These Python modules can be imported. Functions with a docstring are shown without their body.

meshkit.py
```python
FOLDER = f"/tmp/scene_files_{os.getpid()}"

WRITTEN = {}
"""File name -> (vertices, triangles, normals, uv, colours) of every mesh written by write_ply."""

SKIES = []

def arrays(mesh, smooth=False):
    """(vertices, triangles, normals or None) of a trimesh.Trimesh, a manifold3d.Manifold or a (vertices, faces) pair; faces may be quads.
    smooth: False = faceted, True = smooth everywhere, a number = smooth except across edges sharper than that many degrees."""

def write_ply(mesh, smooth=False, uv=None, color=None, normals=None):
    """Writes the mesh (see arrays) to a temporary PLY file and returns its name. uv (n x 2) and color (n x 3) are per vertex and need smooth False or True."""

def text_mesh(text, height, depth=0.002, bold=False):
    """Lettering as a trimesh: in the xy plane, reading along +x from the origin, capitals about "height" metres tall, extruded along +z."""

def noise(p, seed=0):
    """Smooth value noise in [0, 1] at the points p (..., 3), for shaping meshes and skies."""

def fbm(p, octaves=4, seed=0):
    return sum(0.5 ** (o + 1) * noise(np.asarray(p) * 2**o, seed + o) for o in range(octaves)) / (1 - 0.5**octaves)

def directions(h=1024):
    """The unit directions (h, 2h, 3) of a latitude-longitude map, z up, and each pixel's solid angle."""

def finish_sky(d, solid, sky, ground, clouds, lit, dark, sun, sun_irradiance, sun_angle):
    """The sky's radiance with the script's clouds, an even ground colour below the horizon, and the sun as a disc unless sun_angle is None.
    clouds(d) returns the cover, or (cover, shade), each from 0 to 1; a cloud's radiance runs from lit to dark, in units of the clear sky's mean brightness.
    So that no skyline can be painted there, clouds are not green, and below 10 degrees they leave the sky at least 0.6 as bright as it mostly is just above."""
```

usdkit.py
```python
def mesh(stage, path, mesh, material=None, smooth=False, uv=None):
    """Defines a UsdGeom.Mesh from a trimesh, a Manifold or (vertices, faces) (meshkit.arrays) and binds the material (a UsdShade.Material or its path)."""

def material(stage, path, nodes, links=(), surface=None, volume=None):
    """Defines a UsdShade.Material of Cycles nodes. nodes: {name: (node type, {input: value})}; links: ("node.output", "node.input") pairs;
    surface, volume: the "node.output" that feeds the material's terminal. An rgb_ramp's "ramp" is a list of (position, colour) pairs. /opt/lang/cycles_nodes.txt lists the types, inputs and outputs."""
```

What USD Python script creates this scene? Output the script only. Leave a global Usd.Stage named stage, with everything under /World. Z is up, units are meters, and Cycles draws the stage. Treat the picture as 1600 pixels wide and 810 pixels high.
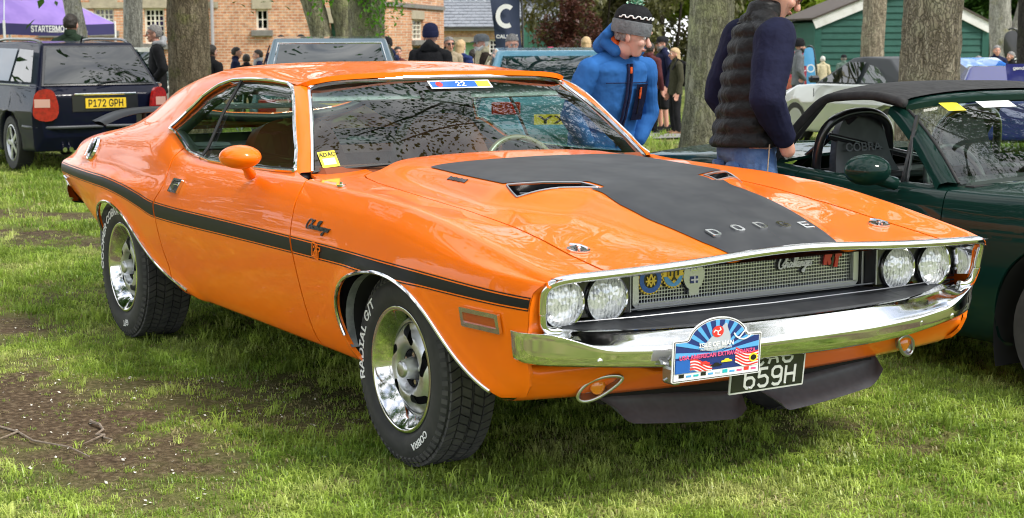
import math, random, numpy as np, trimesh, manifold3d, shapely, shapely.geometry as sg, shapely.ops as so, shapely.affinity as sa
from scipy.interpolate import BSpline, PchipInterpolator, RectBivariateSpline
from scipy.spatial import Delaunay
import usdkit, meshkit
from pxr import Usd, UsdGeom, UsdLux, UsdShade, Gf, Sdf, Vt

stage = Usd.Stage.CreateInMemory()
UsdGeom.SetStageUpAxis(stage, UsdGeom.Tokens.z)
UsdGeom.SetStageMetersPerUnit(stage, 1.0)
UsdGeom.Xform.Define(stage, '/World')
UsdGeom.Scope.Define(stage, '/World/Looks')
PI = math.pi
rng = np.random.default_rng(7)

# ---------------------------------------------------------------- camera, sky, sun, exposure
CAM = np.array([4.7302, -3.3123, 1.4267]); YAW, PITCH, ROLL = 2.5935, -0.1370, -0.0036
FPX = 2549.06
cd = np.array([math.cos(PITCH)*math.cos(YAW), math.cos(PITCH)*math.sin(YAW), math.sin(PITCH)])
cr = np.cross(cd, [0, 0, 1]); cr /= np.linalg.norm(cr); cu = np.cross(cr, cd)
cr, cu = math.cos(ROLL)*cr + math.sin(ROLL)*cu, -math.sin(ROLL)*cr + math.cos(ROLL)*cu
cam = UsdGeom.Camera.Define(stage, '/World/camera')
M = Gf.Matrix4d(*cr, 0, *cu, 0, *(-cd), 0, *CAM, 1)
cam.AddTransformOp().Set(M)
cam.CreateHorizontalApertureAttr(36.0); cam.CreateVerticalApertureAttr(36.0*518/1024)
cam.CreateFocalLengthAttr(FPX/1600*36.0)
cam.CreateClippingRangeAttr(Gf.Vec2f(0.1, 2000))
cam.CreateExposureAttr(1.14)
cam.CreateFStopAttr(8.0); cam.CreateFocusDistanceAttr(6.3)

SUN_AZ, SUN_EL = math.radians(24.0), math.radians(49.0)       # azimuth from +x, counter-clockwise
sdir = np.array([math.cos(SUN_EL)*math.cos(SUN_AZ), math.cos(SUN_EL)*math.sin(SUN_AZ), math.sin(SUN_EL)])
usdkit.material(stage, '/World/Looks/sky_light', {
    'tc': ('texture_coordinate', {}),
    'mp': ('mapping', {'mapping_type': 'point', 'scale': (1.0, 1.0, 2.2)}),
    'n': ('noise_texture', {'scale': 2.6, 'detail': 7.0, 'roughness': 0.58, 'distortion': 0.3}),
    'r': ('rgb_ramp', {'ramp': [(0.30, (0, 0, 0)), (0.52, (1, 1, 1))]}),
    'n2': ('noise_texture', {'scale': 5.5, 'detail': 6.0, 'roughness': 0.6}),
    'r2': ('rgb_ramp', {'ramp': [(0.3, (4.2, 4.5, 5.0)), (0.7, (9.5, 9.5, 9.5))]}),
    's': ('sky_texture', {'sky_type': 'single_scattering', 'sun_disc': False, 'sun_elevation': SUN_EL, 'sun_rotation': math.atan2(sdir[0], sdir[1]), 'sun_intensity': 1.0}),
    'm': ('mix_color', {'blend_type': 'mix', 'use_clamp': False}),
    'b': ('background_shader', {'strength': 0.112})},
    [('tc.generated', 'mp.vector'), ('mp.vector', 'n.vector'), ('n.fac', 'r.fac'), ('mp.vector', 'n2.vector'), ('n2.fac', 'r2.fac'),
     ('r.color', 'm.fac'), ('s.color', 'm.a'), ('r2.color', 'm.b'), ('m.result', 'b.color')], surface='b.background')
dome = UsdLux.DomeLight.Define(stage, '/World/sky')
UsdShade.MaterialBindingAPI.Apply(dome.GetPrim()).Bind(UsdShade.Material.Get(stage, '/World/Looks/sky_light'))
dome.GetPrim().SetCustomDataByKey('kind', 'structure')
sun = UsdLux.DistantLight.Define(stage, '/World/sun')
sun.CreateNormalizeAttr(True); sun.CreateIntensityAttr(0.52); sun.CreateAngleAttr(15.0); sun.CreateColorAttr(Gf.Vec3f(1.0, 0.95, 0.87))
zax = sdir; xax = np.cross([0, 0, 1], zax); xax /= np.linalg.norm(xax); yax = np.cross(zax, xax)
sun.AddTransformOp().Set(Gf.Matrix4d(*xax, 0, *yax, 0, *zax, 0, 0, 0, 20, 1))

# ---------------------------------------------------------------- helpers
def ground_z(x, y):
    """The lawn lies level round the nearest cars and falls away gently behind them."""
    dd = (np.asarray(x)-CAM[0])*math.cos(YAW) + (np.asarray(y)-CAM[1])*math.sin(YAW)
    t = np.maximum(0, dd - 9.0)
    return -0.0135*t*t/(t+4.0)
def at(px, py, depth):
    """A point of the place at a measured distance (used for planning where far things stand)."""
    return CAM + (cd + (px-800)/FPX*cr - (py-405)/FPX*cu)*depth
def spot(px, depth):
    p = at(px, 405, depth); return np.array([p[0], p[1], float(ground_z(p[0], p[1]))])
_used = {}
def numbered(parent, name):
    k = (parent, name); n = _used.get(k, 0); _used[k] = n+1
    return f'{parent}/{name}' if n == 0 else f'{parent}/{name}_{n:03d}'
def path_of(p): return '/World' if p is None else (p if isinstance(p, str) else str(p.GetPath()))
def custom(prim, **kw):
    for k, v in kw.items():
        if v: prim.SetCustomDataByKey(k, v)
    return prim
def thing(name, label, cat, loc=(0, 0, 0), rotz=0, group=None):
    x = UsdGeom.Xform.Define(stage, numbered('/World', name))
    x.AddTranslateOp().Set(Gf.Vec3d(*map(float, loc))); x.AddRotateZOp().Set(math.degrees(rotz))
    return custom(x.GetPrim(), label=label, category=cat, group=group)
def write_mesh(path, v, f, n=None, m=None):
    me = UsdGeom.Mesh.Define(stage, path)
    f = np.asarray(f)
    me.CreatePointsAttr(Vt.Vec3fArray.FromNumpy(np.ascontiguousarray(v, np.float32)))
    me.CreateFaceVertexCountsAttr(Vt.IntArray.FromNumpy(np.full(len(f), f.shape[1], np.int32)))
    me.CreateFaceVertexIndicesAttr(Vt.IntArray.FromNumpy(np.ascontiguousarray(f, np.int32).ravel()))
    me.CreateSubdivisionSchemeAttr('none')
    if n is not None:
        me.CreateNormalsAttr(Vt.Vec3fArray.FromNumpy(np.ascontiguousarray(n, np.float32))); me.SetNormalsInterpolation('vertex')
    if m is not None: UsdShade.MaterialBindingAPI.Apply(me.GetPrim()).Bind(UsdShade.Material.Get(stage, '/World/Looks/'+m))
    return me.GetPrim()
def obj(name, mesh, m, parent=None, smooth=35, **kw):
    p = numbered(path_of(parent), name)
    if isinstance(mesh, tuple) and len(mesh) == 3:
        return custom(write_mesh(p, *mesh, m=m), **kw)
    v, f, n = meshkit.arrays(mesh, smooth)
    return custom(write_mesh(p, v, f, n, m), **kw)
def cat(*ms):
    L = []
    for m in ms:
        if m is None: continue
        if hasattr(m, 'to_mesh'):
            q = m.to_mesh(); m = trimesh.Trimesh(q.vert_properties[:, :3], q.tri_verts, process=False)
        elif isinstance(m, tuple): m = trimesh.Trimesh(m[0], tri(m[1]), process=False)
        L.append(m)
    return trimesh.util.concatenate(L) if len(L) > 1 else L[0]
def tri(f):
    f = np.asarray(f)
    return np.vstack([f[:, [0, 1, 2]], f[:, [0, 2, 3]]]) if f.shape[1] == 4 else f
def box(size, c=(0, 0, 0), rot=None, bev=0.0):
    if bev > 0:
        s = np.array(size)/2; b = min(bev, s.min()*0.9)
        pts = []
        for sx in (-1, 1):
            for sy in (-1, 1):
                for sz in (-1, 1):
                    q = np.array([sx, sy, sz])
                    for a in range(3):
                        p = q*s; o = [i for i in range(3) if i != a]
                        p = p - q*b; p[a] = q[a]*s[a]; pts.append(p)
        m = trimesh.convex.convex_hull(np.array(pts))
    else: m = trimesh.creation.box(size)
    if rot is not None: m.apply_transform(rot)
    m.apply_translation(c); return m
def rz(a): return trimesh.transformations.rotation_matrix(a, [0, 0, 1])
def rx(a): return trimesh.transformations.rotation_matrix(a, [1, 0, 0])
def ry(a): return trimesh.transformations.rotation_matrix(a, [0, 1, 0])
def tube(pts, r, n=8, closed=False, cap=True, squash=None):
    """A round bar along a line; r may be one radius or one per point."""
    P = np.asarray(pts, float); k = len(P); R = np.broadcast_to(np.asarray(r, float), (k,))
    T = np.gradient(P, axis=0) if not closed else np.roll(P, -1, 0)-np.roll(P, 1, 0)
    T /= np.maximum(np.linalg.norm(T, axis=1, keepdims=True), 1e-9)
    ref = np.array([0, 0, 1.0]) if abs(T[0][2]) < 0.9 else np.array([1.0, 0, 0])
    V = []; N = np.cross(T[0], ref); N /= np.linalg.norm(N)
    a = np.linspace(0, 2*PI, n, endpoint=False)
    for i in range(k):
        N = N - T[i]*(N@T[i]); N /= np.linalg.norm(N); B = np.cross(T[i], N)
        V.append(P[i] + R[i]*(np.cos(a)[:, None]*N + np.sin(a)[:, None]*B))
    V = np.concatenate(V); F = []
    for i in range(k if closed else k-1):
        j = (i+1) % k
        for q in range(n):
            F.append((i*n+q, i*n+(q+1) % n, j*n+(q+1) % n, j*n+q))
    F = tri(F)
    if cap and not closed:
        c0, c1 = len(V), len(V)+1; V = np.vstack([V, P[0], P[-1]])
        F = np.vstack([F, [(c0, (q+1) % n, q) for q in range(n)], [(c1, (k-1)*n+q, (k-1)*n+(q+1) % n) for q in range(n)]])
    return trimesh.Trimesh(V, F, process=False)
def lathe(prof, n=48, a0=0, a1=2*PI):
    """Profile [(r, h)] turned round the z axis."""
    P = np.asarray(prof, float); full = abs(a1-a0-2*PI) < 1e-6
    a = np.linspace(a0, a1, n, endpoint=not full); k = len(P)
    V = np.stack([P[None, :, 0]*np.cos(a)[:, None], P[None, :, 0]*np.sin(a)[:, None], np.broadcast_to(P[None, :, 1], (len(a), k))], -1).reshape(-1, 3)
    F = []
    for i in range(len(a) if full else len(a)-1):
        j = (i+1) % len(a)
        for q in range(k-1): F.append((i*k+q, j*k+q, j*k+q+1, i*k+q+1))
    return trimesh.Trimesh(V, tri(F), process=False)
def sweep(path, prof, closed=False, up=(0, 0, 1)):
    """Profile [(out, up)] carried along a path; 'out' is to the right of travel."""
    P = np.asarray(path, float); T = np.gradient(P, axis=0)
    if closed: T = np.roll(P, -1, 0)-np.roll(P, 1, 0)
    T /= np.linalg.norm(T, axis=1, keepdims=True); U = np.asarray(up, float)
    O = np.cross(T, U); O /= np.linalg.norm(O, axis=1, keepdims=True); U2 = np.cross(O, T)
    prof = np.asarray(prof, float); k = len(prof)
    V = (P[:, None] + prof[None, :, :1]*O[:, None] + prof[None, :, 1:]*U2[:, None]).reshape(-1, 3); F = []
    for i in range(len(P) if closed else len(P)-1):
        j = (i+1) % len(P)
        for q in range(k-1): F.append((i*k+q, i*k+q+1, j*k+q+1, j*k+q))
    return trimesh.Trimesh(V, tri(F), process=False)
def extrude(poly, h, z0=0.0):
    """A shapely shape extruded along +z."""
    L = []
    for g in getattr(poly, 'geoms', [poly]):
        if g.is_empty or g.area < 1e-9: continue
        m = trimesh.creation.extrude_polygon(g, h, engine='earcut'); m.apply_translation((0, 0, z0)); L.append(m)
    return cat(*L)
def place(m, o, xa, ya, za=None):
    """Moves a mesh so that its x, y, z axes lie along xa, ya, za at o."""
    xa = np.asarray(xa, float); ya = np.asarray(ya, float); xa = xa/np.linalg.norm(xa)
    za = np.cross(xa, ya) if za is None else np.asarray(za, float); za = za/np.linalg.norm(za); ya = np.cross(za, xa)
    m = m.copy(); T = np.eye(4); T[:3, 0], T[:3, 1], T[:3, 2], T[:3, 3] = xa, ya, za, o
    m.apply_transform(T); return m
def strokes(lines, w, smooth=True):
    """Hand-drawn lettering: a list of polylines [(x, y), ...] thickened to width w."""
    L = []
    for l in lines:
        p = np.array(l, float)
        if smooth and len(p) > 2:
            t = np.r_[0, np.cumsum(np.linalg.norm(np.diff(p, axis=0), axis=1))]
            from scipy.interpolate import CubicSpline
            p = CubicSpline(t, p)(np.linspace(0, t[-1], len(p)*5))
        L.append(sg.LineString(p).buffer(w/2, quad_segs=3))
    return so.unary_union(L)
def text_shape(s, h, bold=False, sx=1.0):
    m = meshkit.text_mesh(s, h, 0.001, bold); b = m.bounds
    m.apply_translation((-(b[0][0]+b[1][0])/2, -(b[0][1]+b[1][1])/2, 0)); m.apply_scale((sx, 1, 1)); return m
def noise_disp(m, scale, amp, seed=0):
    v = np.array(m.vertices); n = np.array(m.vertex_normals)
    m.vertices = v + n*((meshkit.fbm(v*scale+50, 4, seed)-0.5)*2*amp)[:, None]; return m
# ---------------------------------------------------------------- materials
def L(name): return '/World/Looks/'+name
def pmat(name, color, rough=0.5, metal=0.0, coat=0.0, coat_rough=0.03, spec=0.5, vary=None, bump=None, rvar=None, **extra):
    """vary=(scale, second colour, low, high[, detail]); bump=(scale, strength, distance[, detail]); rvar=(scale, rough2)."""
    p = {'base_color': color, 'roughness': rough, 'metallic': metal, 'coat_weight': coat, 'coat_roughness': coat_rough, 'specular_ior_level': spec, **extra}
    n = {'p': ('principled_bsdf', p), 'tc': ('texture_coordinate', {})}; l = []
    if vary:
        n['vn'] = ('noise_texture', {'scale': vary[0], 'detail': vary[4] if len(vary) > 4 else 5.0, 'roughness': 0.6})
        n['vr'] = ('rgb_ramp', {'ramp': [(vary[2], color), (vary[3], vary[1])]})
        l += [('tc.object', 'vn.vector'), ('vn.fac', 'vr.fac'), ('vr.color', 'p.base_color')]
    if rvar:
        n['rn'] = ('noise_texture', {'scale': rvar[0], 'detail': 4.0}); n['rm'] = ('map_range', {'range_type': 'linear', 'from_min': 0.35, 'from_max': 0.7, 'to_min': rough, 'to_max': rvar[1], 'clamp': True})
        l += [('tc.object', 'rn.vector'), ('rn.fac', 'rm.value'), ('rm.result', 'p.roughness')]
    if bump:
        n['bn'] = ('noise_texture', {'scale': bump[0], 'detail': bump[3] if len(bump) > 3 else 3.0}); n['bb'] = ('bump', {'strength': bump[1], 'distance': bump[2]})
        l += [('tc.object', 'bn.vector'), ('bn.fac', 'bb.height'), ('bb.normal', 'p.normal')]
        if coat > 0: l += [('bb.normal', 'p.coat_normal')]
    usdkit.material(stage, L(name), n, l, surface='p.BSDF'); return name
def glassmat(name, tint, f0=0.08, p=4.0):
    """A thin pane: clear or tinted, with a mirror share that grows towards grazing from either side."""
    usdkit.material(stage, L(name), {'f': ('layer_weight', {'blend': 0.5}), 'pw': ('math', {'math_type': 'power', 'value2': p}), 'ma': ('math', {'math_type': 'multiply_add', 'value2': 1-f0, 'value3': f0}), 't': ('transparent_bsdf', {'color': tint}), 'g': ('glossy_bsdf', {'color': (1, 1, 1), 'roughness': 0.0}), 'm': ('mix_closure', {})},
                    [('f.facing', 'pw.value1'), ('pw.value', 'ma.value1'), ('ma.value', 'm.fac'), ('t.BSDF', 'm.closure1'), ('g.BSDF', 'm.closure2')], surface='m.closure'); return name
pmat('orange_paint', (0.82, 0.152, 0.0005), 0.40, 0, 0.70, 0.012, spec=0.15, bump=(5.0, 0.05, 0.012, 2.0), vary=(2.2, (0.78, 0.138, 0.0005), 0.4, 0.7), coat_ior=1.42)
pmat('chrome', (0.80, 0.80, 0.81), 0.05, 1.0, rvar=(30, 0.12), bump=(9, 0.03, 0.01))
pmat('dull_metal', (0.42, 0.43, 0.44), 0.32, 1.0)
pmat('wheel_silver', (0.60, 0.61, 0.62), 0.26, 1.0, rvar=(12, 0.45))
pmat('matt_black_paint', (0.026, 0.028, 0.032), 0.46, spec=0.35, vary=(9, (0.042, 0.044, 0.047), 0.4, 0.7), rvar=(5, 0.55))
pmat('stripe_black', (0.006, 0.006, 0.006), 0.42, spec=0.22)
pmat('gloss_black', (0.008, 0.008, 0.009), 0.25, coat=0.6)
pmat('dark_cavity', (0.008, 0.008, 0.008), 0.9)
pmat('grey_liner', (0.14, 0.15, 0.15), 0.85, vary=(14, (0.28, 0.29, 0.28), 0.4, 0.65), bump=(30, 0.4, 0.01))
pmat('black_plastic', (0.062, 0.066, 0.075), 0.40, spec=0.5, vary=(40, (0.075, 0.080, 0.090), 0.4, 0.6), rvar=(8, 0.5))
pmat('rubber_seal', (0.010, 0.010, 0.010), 0.6)
pmat('tyre_rubber', (0.018, 0.018, 0.018), 0.62, vary=(25, (0.034, 0.033, 0.031), 0.45, 0.75), bump=(120, 0.15, 0.003))
pmat('tyre_tread', (0.040, 0.040, 0.040), 0.75, vary=(18, (0.075, 0.072, 0.066), 0.4, 0.75))
pmat('tyre_letter', (0.78, 0.78, 0.76), 0.6, vary=(40, (0.45, 0.44, 0.41), 0.5, 0.8))
pmat('white_paint', (0.78, 0.78, 0.77), 0.4)
pmat('plate_silver', (0.62, 0.63, 0.62), 0.35, 0.3)
pmat('plate_yellow', (0.80, 0.53, 0.02), 0.4, coat=0.4)
pmat('print_white', (0.8, 0.8, 0.8), 0.35, coat=0.4)
pmat('print_red', (0.72, 0.035, 0.03), 0.35, coat=0.4)
pmat('print_blue', (0.015, 0.11, 0.42), 0.35, coat=0.4)
pmat('print_light_blue', (0.09, 0.36, 0.68), 0.35, coat=0.4)
pmat('print_navy', (0.012, 0.03, 0.16), 0.35, coat=0.4)
pmat('print_pink', (0.80, 0.10, 0.24), 0.35, coat=0.4)
pmat('print_grey', (0.42, 0.45, 0.50), 0.35, coat=0.4)
pmat('print_yellow', (0.80, 0.66, 0.03), 0.35, coat=0.4)
pmat('print_teal', (0.02, 0.42, 0.45), 0.35)
pmat('gold', (0.75, 0.52, 0.12), 0.25, 0.9)
pmat('badge_red', (0.62, 0.02, 0.015), 0.3, coat=0.5)
pmat('amber_lens', (0.75, 0.22, 0.012), 0.12, coat=1.0)
pmat('amber_dark', (0.30, 0.045, 0.006), 0.18, coat=1.0)
pmat('red_lens', (0.42, 0.012, 0.010), 0.10, coat=1.0, vary=(30, (0.26, 0.008, 0.008), 0.4, 0.6))
pmat('lens_pale', (0.62, 0.36, 0.30), 0.12, coat=1.0)
pmat('reflector', (0.93, 0.94, 0.95), 0.30, 0.6, bump=(60, 0.5, 0.02))
usdkit.material(stage, L('lamp_glass'), {'tc': ('texture_coordinate', {}), 'w': ('wave_texture', {'wave_type': 'bands', 'bands_direction': 'y', 'scale': 26.0, 'distortion': 6.0, 'detail': 3.0, 'detail_scale': 3.0}), 'n': ('noise_texture', {'scale': 26.0, 'detail': 3.0}), 'v': ('voronoi_texture', {'scale': 60.0}), 'av': ('math', {'math_type': 'multiply_add', 'value2': 0.35}), 'r': ('rgb_ramp', {'ramp': [(0.38, (0.20, 0.21, 0.22)), (0.58, (0.70, 0.72, 0.72)), (0.85, (0.97, 0.98, 0.98))]}),
    'b': ('bump', {'strength': 0.4, 'distance': 0.006}), 'p': ('principled_bsdf', {'roughness': 0.10, 'coat_weight': 1.0, 'coat_roughness': 0.02, 'metallic': 0.25})},
    [('tc.object', 'w.vector'), ('tc.object', 'v.vector'), ('tc.object', 'n.vector'), ('w.fac', 'av.value1'), ('n.fac', 'av.value3'), ('av.value', 'r.fac'), ('r.color', 'p.base_color'), ('v.distance', 'b.height'), ('b.normal', 'p.normal')], surface='p.BSDF')
glassmat('window_glass', (0.70, 0.86, 0.78), 0.065)
glassmat('clear_glass', (0.86, 0.93, 0.90), 0.09)
glassmat('dark_glass', (0.16, 0.22, 0.21), 0.11)
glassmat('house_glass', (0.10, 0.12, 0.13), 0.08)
pmat('tan_vinyl', (0.21, 0.052, 0.016), 0.5, spec=0.25, vary=(6, (0.15, 0.036, 0.011), 0.4, 0.7))
pmat('black_vinyl', (0.012, 0.012, 0.013), 0.5)
pmat('cream_wheel', (0.20, 0.15, 0.08), 0.35, coat=0.5)
pmat('skin', (0.56, 0.30, 0.22), 0.5, vary=(14, (0.62, 0.27, 0.20), 0.45, 0.75), subsurface_weight=0.15, subsurface_radius=(0.01, 0.004, 0.002), subsurface_scale=0.5)
pmat('skin_pale', (0.62, 0.37, 0.29), 0.5, vary=(14, (0.64, 0.31, 0.25), 0.45, 0.75))
pmat('eye_dark', (0.02, 0.015, 0.012), 0.3)
pmat('lip', (0.40, 0.14, 0.12), 0.5)
def cloth(name, c, c2=None, scale=30, b=(60, 0.5, 0.01)):
    c2 = c2 or tuple(x*0.7 for x in c); return pmat(name, c, 0.85, vary=(scale, c2, 0.35, 0.7), bump=b, spec=0.15)
cloth('cloth_blue', (0.030, 0.135, 0.39), (0.020, 0.10, 0.31), 7, (8, 0.6, 0.025)); cloth('cloth_navy', (0.018, 0.022, 0.060), (0.012, 0.015, 0.045), 20)
cloth('cloth_navy_knit', (0.010, 0.012, 0.034), (0.007, 0.008, 0.024), 14, (40, 0.4, 0.01)); cloth('cloth_black', (0.012, 0.012, 0.014), (0.020, 0.020, 0.022), 20)
pmat('gilet_black', (0.008, 0.008, 0.0085), 0.5, spec=0.2, vary=(10, (0.012, 0.012, 0.0125), 0.4, 0.7), bump=(26, 0.5, 0.02))
cloth('cloth_orange', (0.72, 0.12, 0.03)); cloth('cloth_grey', (0.16, 0.17, 0.18)); cloth('cloth_light_grey', (0.36, 0.37, 0.39)); cloth('cloth_dark_green', (0.022, 0.040, 0.024))
cloth('cloth_olive', (0.06, 0.058, 0.036)); cloth('cloth_brown', (0.050, 0.035, 0.028)); cloth('cloth_cream', (0.62, 0.54, 0.36)); cloth('cloth_beige', (0.42, 0.34, 0.24)); cloth('cloth_maroon', (0.10, 0.03, 0.035))
cloth('cloth_sage', (0.13, 0.19, 0.16)); cloth('cloth_pink', (0.60, 0.06, 0.14)); cloth('cloth_white', (0.70, 0.70, 0.68)); cloth('cloth_puffer_blue', (0.02, 0.035, 0.13))
pmat('denim', (0.045, 0.105, 0.26), 0.85, vary=(7, (0.13, 0.22, 0.40), 0.42, 0.75, 8.0), bump=(45, 0.6, 0.01))
pmat('denim_dark', (0.016, 0.026, 0.060), 0.85, vary=(9, (0.03, 0.045, 0.09), 0.45, 0.75))
pmat('hair_dark', (0.020, 0.014, 0.010), 0.55, bump=(90, 0.8, 0.01)); pmat('hair_grey', (0.26, 0.25, 0.24), 0.6, vary=(60, (0.13, 0.12, 0.12), 0.4, 0.6), bump=(90, 0.8, 0.01)); pmat('hair_blond', (0.48, 0.33, 0.17), 0.55, bump=(90, 0.8, 0.01)); pmat('hair_white', (0.62, 0.60, 0.56), 0.6, bump=(90, 0.8, 0.01))
pmat('leather_brown', (0.20, 0.10, 0.05), 0.6)
pmat('green_paint', (0.002, 0.015, 0.011), 0.5, 0.0, 0.5, 0.015, spec=0.04, bump=(5, 0.05, 0.012))
pmat('navy_paint', (0.002, 0.003, 0.013), 0.5, 0.0, 0.45, 0.015, spec=0.04, bump=(4, 0.06, 0.012))
pmat('volvo_paint', (0.08, 0.13, 0.165), 0.28, 0.3, 1.0, 0.02)
pmat('light_blue_paint', (0.10, 0.26, 0.37), 0.3, 0.2, 1.0, 0.02)
pmat('silver_paint', (0.52, 0.53, 0.47), 0.28, 0.5, 1.0, 0.02)
pmat('royal_blue_paint', (0.004, 0.008, 0.14), 0.3, 0, 1.0, 0.03)
pmat('rally_blue_paint', (0.015, 0.16, 0.62), 0.3, 0, 1.0, 0.02, vary=(2.6, (0.55, 0.68, 0.80), 0.52, 0.60, 2.0))
pmat('red_car_paint', (0.42, 0.02, 0.05), 0.3, 0, 1.0, 0.02)
pmat('soft_top', (0.014, 0.014, 0.015), 0.8, vary=(25, (0.028, 0.028, 0.028), 0.4, 0.7), bump=(10, 0.4, 0.03))
pmat('vinyl_roof', (0.035, 0.038, 0.042), 0.55)
pmat('seat_black', (0.014, 0.015, 0.017), 0.45, vary=(20, (0.03, 0.032, 0.034), 0.4, 0.7))
pmat('aluminium', (0.55, 0.56, 0.57), 0.3, 1.0)
# ---------------------------------------------------------------- lofted sheet metal: sections of control points carried along x, panels cut out of them
class Loft:
    def __init__(self, knots, x0, x1, nx=260, ns=330, post=None):
        """knots[k] = [(x, y, z), ...] for control point k of the half section, from the sill (s=0) to the centre line (s=1)."""
        self.xs = np.linspace(x0, x1, nx); self.ss = np.linspace(0, 1, ns); K = len(knots)
        Y = np.zeros((K, nx)); Z = np.zeros((K, nx))
        for k, kn in enumerate(knots):
            kn = np.array(sorted(kn), float)
            if len(kn) == 1: Y[k], Z[k] = kn[0, 1], kn[0, 2]
            else:
                xx = np.clip(self.xs, kn[0, 0], kn[-1, 0])
                Y[k], Z[k] = PchipInterpolator(kn[:, 0], kn[:, 1])(xx), PchipInterpolator(kn[:, 0], kn[:, 2])(xx)
        d = 3; t = np.r_[[0]*d, np.linspace(0, 1, K-d+1), [1]*d]
        self.Y = BSpline(t, Y, d)(self.ss).T; self.Z = BSpline(t, Z, d)(self.ss).T      # (nx, ns)
        if post: self.Y, self.Z = post(self.xs[:, None], self.Y, self.Z)
        self.fy = RectBivariateSpline(self.xs, self.ss, self.Y, kx=3, ky=3); self.fz = RectBivariateSpline(self.xs, self.ss, self.Z, kx=3, ky=3)
        self.len = np.hypot(np.diff(self.Y, axis=1), np.diff(self.Z, axis=1)).sum(1).mean()
    def P(self, x, s):
        x, s = np.asarray(x, float), np.asarray(s, float)
        return np.stack([x, self.fy(x, s, grid=False), self.fz(x, s, grid=False)], -1)
    def N(self, x, s):
        e = 1e-3
        a = np.stack([np.ones_like(x), self.fy(x, s, dx=1, grid=False), self.fz(x, s, dx=1, grid=False)], -1)
        b = np.stack([np.zeros_like(x), self.fy(x, s, dy=1, grid=False), self.fz(x, s, dy=1, grid=False)], -1)
        n = np.cross(b, a)            # section runs up and inwards: outward normal for +y half
        n = -n if np.median(n[:, 1]*1.0) < 0 and abs(np.median(n[:, 1])) > abs(np.median(n[:, 2])) else n
        return n/np.maximum(np.linalg.norm(n, axis=1, keepdims=True), 1e-12)
    def s_z(self, x, z, lo=0.0, hi=0.75):
        """Where the section at x reaches height z (on its rising side)."""
        x = np.atleast_1d(np.asarray(x, float)); z = np.broadcast_to(np.asarray(z, float), x.shape); out = []
        g = np.linspace(lo, hi, 400)
        for a, b in zip(x, z):
            zz = np.maximum.accumulate(self.fz(np.full(400, a), g, grid=False)+g*1e-7); out.append(np.interp(b, zz, g))
        return np.array(out)
    def s_y(self, x, y, lo=0.3, hi=1.0):
        x = np.atleast_1d(np.asarray(x, float)); y = np.broadcast_to(np.asarray(y, float), x.shape); out = []
        g = np.linspace(lo, hi, 400)
        for a, b in zip(x, y):
            yy = np.minimum.accumulate(self.fy(np.full(400, a), g, grid=False)-g*1e-7); out.append(np.interp(-b, -yy, g))
        return np.array(out)
def densify(pts, step, closed=True):
    p = np.asarray(pts, float)
    if closed: p = np.vstack([p, p[:1]])
    out = []
    for a, b in zip(p[:-1], p[1:]):
        n = max(1, int(np.ceil(np.linalg.norm(b-a)/step))); out += [a+(b-a)*i/n for i in range(n)]
    if not closed: out.append(p[-1])
    return np.array(out)
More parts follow.
